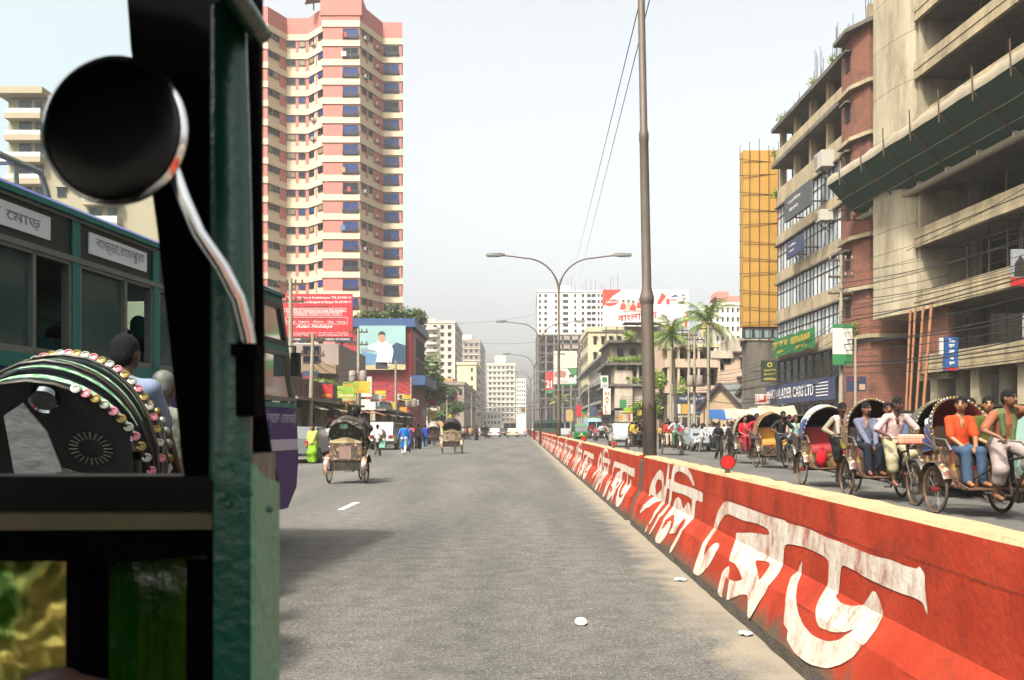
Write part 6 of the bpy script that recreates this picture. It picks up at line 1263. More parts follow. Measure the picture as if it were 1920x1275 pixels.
    b.grid(rows); hood_o = b.build('hood', HD, t, 70); bi.grid([r[::-1] for r in rin]); bi.build('hood_lining', HI, hood_o, 70)
    for th in T: MB().tube(bow_pts(th, 1.005), .011, 6).build('bow', mat('bow bamboo', '#5a4630', .6, var=.2) if not stripes else BLKM, t, 50)
    for x in (-.47, .47): MB().cyl((x-.015, -.05, .96), (x+.015, -.05, .96), .05, n=12).build('hood_pivot', CHR, t, 40)
    if ths[0] > -85:                             # canvas back below the rearmost bow
        r0 = bow_pts(T[0], 1.0)[2:-2]; b = MB(); b.grid([[p for p in r0], [Vector((p.x, -.24, 1.05+.18*(1-abs(p.x)/.5))) for p in r0]]); b.build('hood_back', HD, t, 60)
    if frill:
        pts = bow_pts(T[-1], 1.02, 26); b = MB()
        for i, p in enumerate(pts): b.ell(p, (.026, .018, .03), 6, (i*7//3) % 2)
        b.build('fringe', [TINS, SILV], t, 60, kind='stuff')
    if stripes:
        SG = mat('hood stripe '+stripes, stripes, .5, var=.35, scale=30, dirt='#c9d8c0', dscale=24, damt=.6)
        for i in range(len(T)-1):
            for (u0, u1) in ((.15, .34), (.62, .82)):
                ra, rb = bow_pts(T[i]+(T[i+1]-T[i])*u0, 1.006, 26)[4:-4], bow_pts(T[i]+(T[i+1]-T[i])*u1, .995, 26)[4:-4]; b = MB(); b.grid([ra, rb]); b.build('hood_stripe', SG, t, 60)
    if basket:
        b = MB(); b.add([(-.16, 1.5, .86), (.16, 1.5, .86), (.16, 1.66, .86), (-.16, 1.66, .86), (-.2, 1.47, 1.05), (.2, 1.47, 1.05), (.2, 1.72, 1.05), (-.2, 1.72, 1.05)], [(0, 3, 2, 1), (0, 1, 5, 4), (1, 2, 6, 5), (2, 3, 7, 6), (3, 0, 4, 7)]); b.build('front_basket', mat('basket '+basket, basket, .6, var=.4, scale=12), t)
    b = MB(); b.box(-.05, .05, 1.5, 1.56, .92, 1.0); b.lathe([(0, .0), (.045, .01), (.05, .05), (.03, .09)], 12, Matrix.Translation((0, 1.62, .97)) @ Matrix.Rotation(R(-90), 4, 'X')); b.build('bell_lamp', CHR, t, 50)
    return t
# ---------------------------------------------------------------- the riders and rickshaws on the right carriageway
B180 = R(180); S = 1.1
def seat_rider(label, loc, rz, J, shirt, pants, **kw): return person(label, J, shirt, pants, loc=loc, rz=rz, sc=S, **kw)
C = cloth
# orange polo rickshaw
L1 = (7.36, 14.5, 0); a1 = R(182)
rickshaw('rickshaw with red lined hood carrying the man in the orange shirt', L1, a1, '#2b4a8c', '#7a1a22', '#3a2a22', '#7d5a3c', (-98, -78, -58, -40, -24), hubm=REDP, rear='#9a3a22')
seat_rider('man in orange polo shirt and blue jeans seated on rickshaw', L1, a1, J_sit(.2, face=(.55, .8, .03), hands=((.12, .42, 1.0), (.30, .42, 1.0)), spread=.11), C('orange', '#c2431a'), C('blue jeans', '#3a4e63', var=.35, scale=5), skin=2, shoe=SK[2], vox=.0115)
seat_rider('person in olive shirt seated behind the man in orange', L1, a1, J_sit(-.21, face=(.35, .93, .02), spread=.09), C('olive', '#4d4f16'), C('black trousers', '#1a1a1c'), skin=2, vox=.0125)
Jr = J_ride(face=(-.5, .85, .02), hands=((-.03, 1.0, 1.60), (.25, 1.24, 1.15)), ped=.6, lean=.1); Jr['h_l'] = (.35, .1, .9)
Jr['el'] = tuple(ik(Jr['sl'], Jr['wl'], .29, .26, (-.8, .5, -.8)))
seat_rider('rickshaw puller in rust patterned shirt and green scarf, hand at mouth', L1, a1, Jr, stripe_cloth('cloth rust pattern', '#3a1a0e', '#6a3418', 14, True), C('pale lungi', '#9a8a84', var=.3), skin=0, bottom='lungi', scarf=True, extra=mat('scarf green', '#4f5f2e', .9, var=.7, scale=16), shoe=SK[0], vox=.0115, bare=False)
# middle rickshaw
L2 = (7.13, 17.8, 0); a2 = R(179)
rickshaw('rickshaw whose puller wears a pale pink shirt, middle of the near three', L2, a2, '#6b5a3c', '#3a1614', '#3a2a22', '#6b4a34', (-80, -62, -40, -22, -6), hubm=BLKM, rear='#a07a4a')
seat_rider('man in grey blue shirt seated in the middle rickshaw', L2, a2, J_sit(.2, face=(-.35, .9, -.02), hands=((.14, .46, .98), (.26, .46, .98))), C('grey blue', '#66687a'), C('dark jeans', '#161c26'), skin=0, sleeve='long', vox=.0125, shoe=SK[0], mous=True)
seat_rider('passenger half hidden behind the pale pink shirted puller', L2, a2, J_sit(-.2, face=(.1, .95, 0), lean=.0), C('soft pink', '#b58a90'), C('dark trousers', '#24242c'), skin=0, vox=.016)
seat_rider('rickshaw puller in pale pink shirt and cream lungi', L2, a2, J_ride(face=(-.45, .88, -.08), ped=2.6, lean=.12), C('pale pink', '#c4a4a0', dirt='#a08078', dscale=6), C('cream lungi', '#a89c7c', var=.25), skin=1, bottom='lungi', shoe=SK[0], vox=.0115)
b = MB(); b.M = Matrix.Translation(L2) @ Matrix.Rotation(a2, 4, 'Z') @ Matrix.Scale(S, 4); b.box(-.22, .20, 1.50, 1.66, 1.0, 1.17); rc = b.build('cloth_bundle', stripe_cloth('cloth red check', '#a8220e', '#b8705a', 7, True), label='red checked cloth bundle on the middle rickshaw handlebar', cat='bundle')
mod = rc.modifiers.new('soft', 'BEVEL'); mod.width = .05; mod.segments = 3
# blue hood rickshaw
L3 = (7.4, 21.5, 0); a3 = R(180)
rickshaw('rickshaw with blue and white hood, farthest of the near three', L3, a3, '#2a4f96', '#1c0c0c', '#8a1c1c', '#8f6a3c', (-60, -38, -16, 8, 24), stripes='#b9c0c6', basket='#c9a83c', hubm=REDP, rear='#9a2c1c')
seat_rider('bearded rickshaw puller in grey jacket with checked scarf under blue hood', L3, a3, J_ride(face=(-.1, .95, -.25), ped=2.9, lean=.14), C('stone grey', '#8a7f6a'), C('dark green lungi', '#15160f'), skin=1, sleeve='long', bottom='lungi', scarf=True, extra=stripe_cloth('cloth scarf check', '#7a4a40', '#a8908a', 22, True), shoe=SK[0], mous=True, vox=.0125)
b = MB(); b.M = Matrix.Translation(L3) @ Matrix.Rotation(a3, 4, 'Z') @ Matrix.Scale(S, 4); b.ell((.25, .55, .62), (.13, .12, .2), 10); b.ell((.25, .55, .82), (.05, .05, .07), 8); b.build('cloth_bag', C('bag red', '#b81420', scale=20, var=.5), smooth=70, label='bright red cloth bag on the blue hooded rickshaw footboard', cat='bag')
# rickshaw behind the orange one
L4 = (8.75, 18.4, 0); a4 = R(181)
rickshaw('rickshaw carrying the moustached man in a white shirt, behind the orange rider', L4, a4, '#4a5648', '#1a120e', '#3a2a22', '#6f5a46', (-75, -52, -30, -10, 8), rear='#8a6a4a')
seat_rider('moustached man in white patterned shirt and khaki trousers on rickshaw', L4, a4, J_sit(.12, face=(-.55, .7, -.35), hands=((.02, .4, 1.02), (.2, .4, 1.02))), stripe_cloth('cloth white pattern', '#b9b4a4', '#d0ccc0', 12, True), C('khaki', '#5d503a'), skin=0, mous=True, vox=.0125)
seat_rider('puller of the rickshaw behind the orange rider', L4, a4, J_ride(ped=1.0), C('rose', '#b08080'), C('grey lungi', '#6a6458'), skin=1, bottom='lungi', vox=.02, fine=False)
# middle distance rickshaws on the right
def simple_rider(label, loc, rz, shirt, pants, x=None, **kw):
    J = J_ride(ped=rnd.uniform(0, 6)) if x is None else J_sit(x); return person(label, J, shirt, pants, loc=loc, rz=rz, sc=S, vox=.02, fine=False, **kw)
for i, (lab, px, py, rz, hood, inn, seat, pan, ths, riders) in enumerate((
    ('empty fronted rickshaw with golden seat and teal hood lining', 1445, 876, 184, '#8a5a34', '#1f4a44', '#b07a24', '#5a4636', (-62, -40, -18, 4, 22), ((None, 'black vest', '#20201f', '#2a2a30', 'puller in dark clothes beside the golden seated rickshaw'),)),
    ('rickshaw with pale canvas hood and red dressed passenger', 1402, 868, 182, '#a8a494', '#5a3a30', '#7a2020', '#6a5a4a', (-66, -44, -20, 4, 20), ((.15, 'crimson', '#a81a2a', '#8a1a24', 'passenger in crimson under the pale canvas hood'), (None, 'hot red', '#b01c2c', '#4a4440', 'puller in a bright red shirt by the pale hood'))),
    ('rickshaw with cream hood behind the man in the pink shirt', 1466, 862, 178, '#b5a084', '#6a2018', '#7a2020', '#6a5a4a', (-66, -44, -20, 4, 20), ((.1, 'salmon', '#b85a48', '#3a3430', 'passenger in salmon under the cream hood'), (None, 'wine', '#7a1c24', '#3a3a40', 'puller in a wine shirt before the cream hood'))),
    ('rickshaw with the yellow shirted rider left of the thick pole', 1196, 850, 183, '#1c1a18', '#161212', '#2a2220', '#3a322a', (-98, -82, -66, -52, -40), ((.2, 'yellow', '#b89a2c', '#26221e', 'rider in a yellow shirt left of the thick lamp pole'), (-.2, 'chalk', '#b8b4ac', '#26221e', 'passenger in white behind the dark shirted puller'), (None, 'brown black', '#221a18', '#2c2a2c', 'puller in a dark brown shirt left of the thick lamp pole'))),
    ('rickshaw with the pale shirted puller just right of the thick pole', 1260, 852, 181, '#1c2220', '#161212', '#2a2220', '#3a322a', (-98, -82, -66, -52, -40), ((.22, 'brick red', '#b03024', '#a89c88', 'passenger in red and cream right of the thick pole'), (-.22, 'rose red', '#b0283a', '#7a6a58', 'passenger in rose red behind the pale shirted puller'), (None, 'ice', '#a9b4b2', '#4a6a4a', 'puller in a pale grey shirt right of the thick pole'))),
    ('rickshaw with olive hood half hidden behind the golden seated one', 1424, 858, 178, '#4a5030', '#2a1814', '#5a2a20', '#6a5a4a', (-66, -44, -20, 4, 20), ((.1, 'lilac', '#8a7a90', '#3a3430', 'passenger in lilac under the olive hood'), (None, 'sand', '#a0906a', '#3a3a40', 'puller in a sand shirt before the olive hood'))),
    ('rickshaw with maroon hood left of the blue hooded one', 1497, 866, 183, '#5a1c20', '#2a1010', '#5a2a20', '#6a5a4a', (-66, -44, -20, 4, 20), ((.15, 'mint', '#8ab0a0', '#3a3430', 'passenger in mint under the maroon hood'), (None, 'check grey', '#8a8a86', '#4a443c', 'puller in a grey shirt before the maroon hood'))),
    ('far rickshaw with white shirted rider past the green three-wheeler', 1152, 829, 180, '#20201e', '#161212', '#2a2220', '#3a322a', (-98, -82, -66, -52, -40), ((None, 'off white', '#b5aa9c', '#3a2a24', 'puller in off white with brown front, far right lanes'), (.18, 'grey', '#7a7a78', '#2a2a2a', 'passenger in grey on the far rickshaw'))),
    ('far rickshaw with two white shirted riders', 1130, 826, 180, '#20201e', '#161212', '#2a2220', '#3a322a', (-98, -82, -66, -52, -40), ((.2, 'white a', '#c4c0b8', '#1e1e22', 'white shirted passenger on the far double rickshaw'), (None, 'white b', '#bdb9b2', '#1e1e22', 'white shirted puller of the far double rickshaw'))),
    ('far rickshaw with red shirted rider beside the green three-wheeler', 1109, 824, 180, '#20201e', '#161212', '#2a2220', '#3a322a', (-98, -82, -66, -52, -40), ((None, 'scarlet', '#b01c18', '#5a5040', 'red shirted puller beside the green three-wheeler'),)),
    ('far rickshaw left of the green three-wheeler', 1066, 818, 180, '#20201e', '#161212', '#2a2220', '#3a322a', (-98, -82, -66, -52, -40), ((None, 'white c', '#bdb0b0', '#2a2622', 'pale shirted puller left of the green three-wheeler'),)),
)):
    Y = H*F/(py-CY)-.2; loc = (PX(px, Y), Y, 0); rickshaw(lab, loc, R(rz), hood, inn, seat, pan, ths, frill=i < 3)
    for (x, cn, c1, c2, lb) in riders: simple_rider(lb, loc, R(rz), C(cn, c1), C('legs '+c2, c2), x, skin=rnd.choice((0, 1)), bottom='lungi' if x is None and i % 2 else 'pants')
# rickshaws going away on the left carriageway
Y = 22.4; L5 = (PX(652, Y), Y, 0)
rickshaw('dark hooded rickshaw seen from behind on the left lanes', L5, R(-1), '#1c2422', '#12100e', '#2a2220', '#7a5a4c', (-34, -18, -2, 16, 32), rear='#5a4a34', decor='rear', frill=False, sc=.95)
DK = mat('decal olive', '#5a5a40', .5, var=.6, scale=25)
simple_rider('puller of the dark hooded rickshaw seen from behind', L5, R(-1), C('brown grey', '#3a322c'), C('dark lungi', '#1c1a1a'), skin=1, bottom='lungi')
simple_rider('passenger whose black hair tops the dark hood', L5, R(-1), C('slate', '#3a4048'), C('dark lungi', '#1c1a1a'), .15, skin=0)
rk = [o for o in SC.objects if o.name.startswith('cycle_rickshaw') and o.get('label', '').startswith('dark hooded')][0]
T0 = R(-34); rr = random.Random(5)
for k in range(22):
    bp = bow_pts(T0+R(rr.uniform(-1, 14)), 1.012, 40)[rr.randint(6, 34)]; r = rr.uniform(.03, .065); nrm = Vector((0, math.sin(T0), math.cos(T0)))
    q = (bp-Vector((0, -.05, .96))).normalized(); M = Matrix.Translation(bp) @ Vector((0, 0, 1)).rotation_difference(q).to_matrix().to_4x4()
    MB().lathe([(r*.5, .004), (r, .004), (r, .0)], 10, M).build('hood_ring', DK if k % 3 else SILV, rk, 40)
for k in range(16):                              # painted roundels on the canvas back
    x, u = rr.uniform(-.36, .36), rr.uniform(.1, .92); r = rr.uniform(.03, .06); p = hood_back(T0, x, u)
    nn = (hood_back(T0, .3, .5)-hood_back(T0, -.3, .5)).cross(hood_back(T0, 0, .9)-hood_back(T0, 0, .1)).normalized(); M = Matrix.Translation(p+nn*.004) @ Vector((0, 0, 1)).rotation_difference(nn).to_matrix().to_4x4(); MB().lathe([(r*.45, .006), (r, .006), (r, .0)], 10, M).build('hood_ring', DK if k % 3 else SILV, rk, 40)
p = hood_back(T0, 0, .8); MB().cbox(p+nn*.01, (.2, .02, .2), 0, 0, Matrix.Rotation(R(-8), 3, 'X')).build('green_patch', mat('patch green', '#1f4a34', .6), rk)
Y = 49.; L6 = (PX(848, Y), Y, 0); rickshaw('empty rickshaw with black hood and cream seat back, farther up the left lanes', L6, R(0), '#17171a', '#101010', '#6b5a3c', '#8a6a4a', (-40, -25, -8, 10, 26), rear='#9a8a5c', decor='rear'); simple_rider('puller hidden under the black hooded rickshaw', L6, 0, C('brown red', '#6a3028'), C('dark lungi', '#1c1a1a'), skin=1, bottom='lungi')
Y = 70.; L7 = (PX(813, Y), Y, 0); rickshaw('rickshaw with silver and red back panel left of the black hooded one', L7, R(4), '#8a8378', '#2a1414', '#8a2a20', '#8a6a5a', (-58, -36, -14, 10, 30), rear='#8a4a3c'); simple_rider('puller of the silver backed rickshaw', L7, R(4), C('brick', '#8a4034'), C('dark lungi', '#1c1a1a'), skin=1, bottom='lungi')
Y = 118.; L8 = (PX(908, Y), Y, 0); rickshaw('rickshaw beside the white saloon car in the far left traffic', L8, 0, '#2a2624', '#101010', '#3a2a22', '#5a5048', (-58, -36, -14, 10, 30), rear='#8a8478'); simple_rider('puller beside the white saloon car', L8, 0, C('tan', '#8a7a60'), C('dark lungi', '#1c1a1a'), skin=1)
# ---------------------------------------------------------------- people on foot
BASE = {}
def base_mesh(kind):
    if kind in BASE: return BASE[kind]
    kw = dict(fine=False, bare=False)
    J = {'a': J_stand(1.62, .42, .18), 'b': J_stand(1.62, -.38, -.16), 's': J_stand(1.62, .06, .02), 'k': J_stand(1.62, .36, .15), 'l': J_stand(1.6, -.3, -.1), 'w': J_stand(1.5, .22, .06), 'e': J_stand(1.62, .12, 0, aim=((-.2, .22, 1.0), (.2, .25, 1.05)))}[kind]
    if kind == 'k': kw.update(top='kurta', sleeve='long', bare=False)
    if kind in ('a', 's'): kw.update(sleeve='long')
    if kind == 'l': kw.update(bottom='long')
    if kind == 'w': kw.update(top='sari', bottom='long', hairlong=True)
    BASE[kind] = grow('person', person_prims(J, **kw), .021, [SK[0], SHO, SHO, HR, SHO, EYE, LIP, SHO]); return BASE[kind]
def walker(label, px, py, kind, c1, c2, rz=0, skin=0, h=1.0, group=None, Y=None, shoe=None):
    Y = Y or H*F/(py-CY); o = link('person', base_mesh(kind), None, (PX(px, Y), Y, .0 if abs(PX(px, Y)) < 11 else .13), (0, 0, R(rz)), [SK[skin], C('w'+c1, c1), C('w'+c2, c2), HR, shoe or SHO, EYE, LIP, C('w'+c1, c1)]); o.scale = (h, h, h); return tag(o, label, 'person', group)
walker('woman in lime green sari walking towards the camera on the left', 586, 869, 'w', '#a8b05a', '#7aa81e', 178, 0, 1.02)
walker('woman with orange headscarf just behind the woman in lime green', 596, 865, 'w', '#b0582c', '#a8a090', 175, 0, .98)
walker('man in white shirt and black trousers left of the dark hooded rickshaw', 613, 862, 'a', '#c9c8c8', '#15161a', 0, 1, 1.0)
walker('man in white shirt and brown trousers carrying a mint green bag', 708, 855, 'b', '#c9c4c8', '#4f4632', 4, 1, .98)
b = MB(); Y = H*F/(855-CY); x = PX(716, Y); b.add([(x-.15, Y, .42), (x+.15, Y, .42), (x+.17, Y, .75), (x-.13, Y, .78), (x-.13, Y+.12, .42), (x+.13, Y+.12, .42), (x+.14, Y+.1, .74), (x-.11, Y+.1, .76)], [(0, 1, 2, 3), (5, 4, 7, 6), (1, 5, 6, 2), (4, 0, 3, 7), (0, 4, 5, 1)]); b.tube([(x-.06, Y+.05, .76), (x, Y+.05, .88), (x+.08, Y+.05, .75)], .008, 5)
b.build('shopping_bag', mat('mint plastic', '#7fb8a0', .4, var=.15), label='mint green plastic bag in the hand of the man in brown trousers', cat='bag')
walker('person in long bright blue tunic and white trousers walking away', 757, 853, 'k', '#1a68b4', '#c4c4bc', -5, 0, 1.02)
walker('man in coral red shirt beside the person in blue', 770, 843, 'b', '#b84a44', '#3a3028', -3, 1, 1.03)
walker('person in black clothes ahead of the man in coral red', 784, 842, 'l', '#1a1818', '#1c1a1a', 0, 1, 1.05)
walker('man in royal blue shirt and jeans beside the person in black', 798, 839, 'a', '#1c3f9a', '#2a4468', 0, 0, 1.02)
walker('person in cream clothes beside the silver backed rickshaw', 830, 829, 'l', '#c0b49c', '#b0a48c', 0, 1, 1.0)
walker('man in rosy shirt in the far crowd by the left traffic', 870, 825, 'b', '#a86a62', '#34343c', 10, 0, 1.0); walker('man in tan shirt in the far crowd by the left traffic', 882, 826, 'a', '#b08a60', '#6a4a3c', -10, 0, 1.02); walker('tall dark dressed man at the end of the far left crowd', 893, 826, 'l', '#3a2630', '#2a2430', 0, 1, 1.08); walker('person in maroon between the far crowd walkers', 876, 824, 'b', '#5a2030', '#2a2a30', 0, 1, 1.0)
for i in range(26):
    px = 572+rnd.random()*250; Y = 68+rnd.random()*50
    if PX(px, Y) > -7.5: px = CX-F*(7.6+rnd.random()*4)/Y
    walker('pedestrian in the crowd along the left shopfronts', px, 0, rnd.choice('absl'), rnd.choice(['#c4c0bc', '#b8b4b0', '#6a7a8a', '#8a6a5a', '#2a2a30', '#a89c8a', '#7a3030']), rnd.choice(['#24242a', '#3a3430', '#4a463c', '#1c1c20']), rnd.choice((0, 0, 180, 170, 90)), rnd.choice((0, 1)), rnd.uniform(.94, 1.05), 'crowd along the left shopfronts', Y=Y)
for i in range(22):
    px = 850+rnd.random()*70; Y = 120+rnd.random()*60
    walker('pedestrian in the far crowd between the left shops and the cars', px, 0, rnd.choice('absl'), rnd.choice(['#c4c0bc', '#8a3030', '#6a7a8a', '#b06a3a', '#2a2a30', '#a89c8a']), rnd.choice(['#24242a', '#3a3430', '#4a463c', '#1c1c20']), rnd.choice((0, 180)), rnd.choice((0, 1)), rnd.uniform(.94, 1.05), 'far crowd beside the left traffic', Y=Y)
for i in range(16):
    Y = 50+i*4+rnd.random()*3; X = rnd.uniform(-10.4, -6.4)
    walker('walker on the left roadside ahead of the white four-wheel-drive', CX+F*X/Y, 0, rnd.choice('abslk'), rnd.choice(['#c4c0bc', '#a83a30', '#b8b4b0', '#3a5a9a', '#8a6a5a', '#2a2a30', '#b0923a', '#7a9a3a']), rnd.choice(['#24242a', '#3a3430', '#4a463c', '#8a8478']), rnd.choice((0, 0, 180, 175)), rnd.choice((0, 1)), rnd.uniform(.95, 1.05), 'walkers along the left roadside', Y=Y)
# right side
walker('man in black shirt and grey trousers, left of the two strolling in dark clothes', 1347, 862, 'e', '#17171a', '#2e2e2a', 200, 1, 1.03, Y=39.2); walker('man in black shirt and black trousers, right of the two strolling in dark clothes', 1372, 865, 'a', '#1c1a18', '#151515', 150, 1, 1.05, Y=37.4)
walker('man in pink shirt and pale trousers standing with his back turned', 1482, 866, 's', '#b88a80', '#a49c90', 20, 0, 1.08, Y=36.5)
o = walker('man in red plaid shirt next to the man in pink', 1501, 866, 's', '#8a2a30', '#1c3a6a', -20, 0, 1.05, Y=37.2); o.material_slots[1].material = stripe_cloth('cloth red plaid', '#7a1c24', '#a86a6a', 9, True)
for i, (px, py, k, c1, c2, rz, lab) in enumerate(((1278, 837, 'b', '#a89440', '#2c5a5a', 180, 'person with straw hat and teal trousers near the utility poles'), (1289, 831, 's', '#b58a90', '#1c1c20', 160, 'person in pink top with black trousers near the utility poles'), (1299, 831, 's', '#b0aca4', '#6a6458', 90, 'person in pale clothes standing behind a utility pole'),
    (1311, 831, 'b', '#8a6a4a', '#2a2a2c', 200, 'person in tan and black right of the utility poles'), (1322, 834, 'l', '#b8aea0', '#a89c88', 180, 'person in white by the blue post'), (1330, 836, 'a', '#8f9494', '#2c2e34', 180, 'man in grey beside the strolling pair'), (1418, 850, 's', '#3a3a3c', '#2a2a2c', 160, 'man in charcoal beside the pale hooded rickshaw'), (1452, 852, 's', '#232326', '#232326', 180, 'man in black standing right of the golden seat'))):
    o = walker(lab, px, py, k, c1, c2, rz, i % 2, 1.0)
Y = H*F/(837-CY); p = Vector((PX(1278, Y), Y, 1.58)); MB().lathe([(.2, 0), (.19, .02), (.1, .03), (.09, .1), (0, .11)], 14, Matrix.Translation(p)).build('straw_hat', mat('straw', '#a88a50', .8, var=.2), smooth=40, label='straw hat worn near the utility poles', cat='hat')
for i in range(16):
    Y = 42+rnd.random()*16; X = rnd.uniform(10.5, 13.5)
    walker('pedestrian threading between the parked rickshaws on the right', CX+F*X/Y, 0, rnd.choice('absle'), rnd.choice(['#c4c0bc', '#a82a2a', '#b8b4b0', '#6a7a8a', '#2a2a30', '#a04a5a']), rnd.choice(['#24242a', '#3a3430', '#6a665c']), rnd.choice((0, 180, 90, 270)), rnd.choice((0, 1)), rnd.uniform(.96, 1.05), 'pedestrians between the parked rickshaws', Y=Y)
for i in range(46):
    Y = 58+rnd.random()*80; X = rnd.uniform(8.0, 14.0) if Y > 80 else rnd.uniform(11.5, 15)
    walker('pedestrian in the crowd along the right shopfronts', CX+F*X/Y, 0, rnd.choice('absle'), rnd.choice(['#c4c0bc', '#a82a2a', '#b8b4b0', '#6a7a8a', '#8a6a5a', '#2a2a30', '#a89c8a', '#b08a40', '#a04a5a']), rnd.choice(['#24242a', '#3a3430', '#6a665c', '#1c1c20']), rnd.choice((0, 180, 170, 90)), rnd.choice((0, 1)), rnd.uniform(.94, 1.05), 'crowd along the right shopfronts', Y=Y)
# ---------------------------------------------------------------- the purple and teal bus
PURP = mat('bus purple paint', '#341c74', .45, var=.2, scale=1.5, dirt='#241848', dscale=1.2, damt=.6, spec=.25); TEAL = mat('bus teal paint', '#1f7a72', .4, var=.25, scale=4, dirt='#17443e', dscale=3, damt=.6); BBLK = mat('bus black band', '#0d1514', .35, var=.3, scale=5, spec=.5); ALU = mat('window aluminium', '#8f9088', .4, .6, var=.25, scale=12); BWH = mat('bus white stripe', '#c4c0d0', .5, var=.08)
def glass_mat(name, tint, gloss, dust=0.):
    m = bpy.data.materials.new(name); m.use_nodes = True; t = m.node_tree; t.nodes.clear(); o = N(t, 'ShaderNodeOutputMaterial'); tr = N(t, 'ShaderNodeBsdfTransparent'); tr.inputs[0].default_value = (*tint, 1); gl = N(t, 'ShaderNodeBsdfGlossy'); gl.inputs['Roughness'].default_value = .06; mx = N(t, 'ShaderNodeMixShader'); fr = N(t, 'ShaderNodeFresnel'); fr.inputs[0].default_value = gloss; t.links.new(fr.outputs[0], mx.inputs[0]); t.links.new(tr.outputs[0], mx.inputs[1]); t.links.new(gl.outputs[0], mx.inputs[2]); 
    if dust:
        df = N(t, 'ShaderNodeBsdfDiffuse'); df.inputs[0].default_value = (.16, .24, .22, 1); m3 = N(t, 'ShaderNodeMixShader'); m3.inputs[0].default_value = dust; t.links.new(mx.outputs[0], m3.inputs[1]); t.links.new(df.outputs[0], m3.inputs[2]); mx = m3  # teal-grey diffuse added as a dust film to lighten the dark panes
    t.links.new(mx.outputs[0], o.inputs[0]); return m
BGL = glass_mat('bus tinted glass', (.45, .64, .60), 1.4, .16); WGL = glass_mat('windscreen glass', (.93, .98, .98), 1.04)
bus = empty('city_bus', (-2.82, 10.2, 0), R(-6.3), 'purple and teal city bus with white route boards on the left', 'bus')
MB().prism([(-9, .45), (.3, .45), (.58, .68), (.64, 1.0), (.62, 1.3), (.56, 1.64), (-.5, 1.64), (-.5, 1.80), (-9, 1.80)], (-.05, 0, 0), (0, 1, 0), (0, 0, 1), .05).build('lower_side', PURP, bus)
MB().box(-.06, .012, -9, -.52, 1.802, 1.9).build('teal_rail', TEAL, bus); MB().box(-.06, .012, -.5, .54, 1.642, 1.70).build('teal_rail', TEAL, bus)
MB().box(.002, .008, -9, .60, 1.14, 1.27).build('white_stripe', BWH, bus)
MB().box(-.05, 0, -9, -.5, 2.64, 2.92).build('route_band', BBLK, bus)
for z0, z1 in ((2.60, 2.64), (2.90, 2.93)): MB().box(-.05, .02, -9, -.5, z0, z1).build('trim_strip', ALU, bus)
b = MB(); prof = [(.03, 2.92), (.02, 2.97), (-.05, 3.02), (-.25, 3.08), (-1.15, 3.12), (-2.05, 3.08), (-2.25, 3.02), (-2.33, 2.92)]
rows = [[(x-(0.02 if y > 0 else 0), y+(.0 if z < 3 else -.12)*(1 if y > 0 else 0), z) for x, z in prof] for y in (-9, -4, -.5, .12)]; b.grid([r[::-1] for r in rows]); b.build('roof', mat('bus roof paint', '#57589c', .4, var=.25, scale=3, spec=.5), bus, 60)
MB().box(-.03, .045, -9, .1, 2.925, 2.965).build('gutter', TEAL, bus)
ks = [-8.5, -7.3, -6.1, -4.95, -3.84, -2.73, -1.62, -.52]
for i, y in enumerate(ks):
    MB().box(-.06, .015, y-.045, y+.045, 1.9, 2.93).build('pillar', TEAL, bus)
for i in range(len(ks)-1):
    a, c = ks[i]+.045, ks[i+1]-.045; m = a+(c-a)*.6; w = link('window', MB().box(-.04, -.03, a+.03, m, 1.95, 2.58).mesh('pane', [BGL]), bus)
    b = MB()
    for (p, q) in ((a, a+.03), (m-.015, m+.02), (c-.03, c)): b.box(-.055, .006, p, q, 1.9, 2.6)
    b.box(-.055, .006, a, c, 1.9, 1.945); b.box(-.055, .006, a, c, 2.575, 2.6); b.build('sash', ALU, w)
for y0, y1, s in ((-5.3, -4.13, 'মািলবাগ েমাড়'), (-3.68, -2.88, 'বাড্ডা,রামপুরা'), (-2.5, -1.75, 'উত্তরা')):
    p = MB().box(.001, .012, y0, y1, 2.70, 2.86).build('route_board', mat('route board white', '#f4f2f6', .5, var=.05), bus); lettering(s, mat('route grey', '#8f8c94', .5, var=0), p, (.012, y0+.08, 2.735), (0, 1, 0), (0, 0, 1), (y1-y0)*.84, .1, .004, off=.003)
# driver's corner: two raked windows
def rk_(z): return .56-(z-1.64)*.36
for z0, z1, gl in ((1.72, 2.30, BGL), (2.38, 2.84, BGL)):
    w = MB().prism([(-.44, z0+.04), (rk_(z0)-.09, z0+.04), (rk_(z1)-.09, z1-.04), (-.44, z1-.04)], (-.03, 0, 0), (0, 1, 0), (0, 0, 1), .01).build('cab_window', gl, bus)
    b = MB(); o = [(-.47, z0), (rk_(z0)-.04, z0), (rk_(z1)-.04, z1), (-.47, z1)]; n = [(-.43, z0+.05), (rk_(z0)-.10, z0+.05), (rk_(z1)-.10, z1-.05), (-.43, z1-.05)]; b.prism(o, (-.05, 0, 0), (0, 1, 0), (0, 0, 1), .06, 0, [n]); b.build('sash', ALU if z0 < 2 else BBLK, w)
b = MB(); b.prism([(-.5, 1.70), (-.47, 1.70), (-.47, 2.92), (-.5, 2.92)], (-.05, 0, 0), (0, 1, 0), (0, 0, 1), .05); b.prism([(rk_(1.7)-.04, 1.70), (rk_(1.7)+.02, 1.70), (rk_(2.93), 2.93), (-.5, 2.93), (-.5, 2.84), (rk_(2.84)-.04, 2.84)], (-.05, 0, 0), (0, 1, 0), (0, 0, 1), .055); b.prism([(-.47, 2.30), (rk_(2.3)-.04, 2.30), (rk_(2.38)-.04, 2.38), (-.47, 2.38)], (-.05, 0, 0), (0, 1, 0), (0, 0, 1), .05); b.build('cab_frame', TEAL, bus)
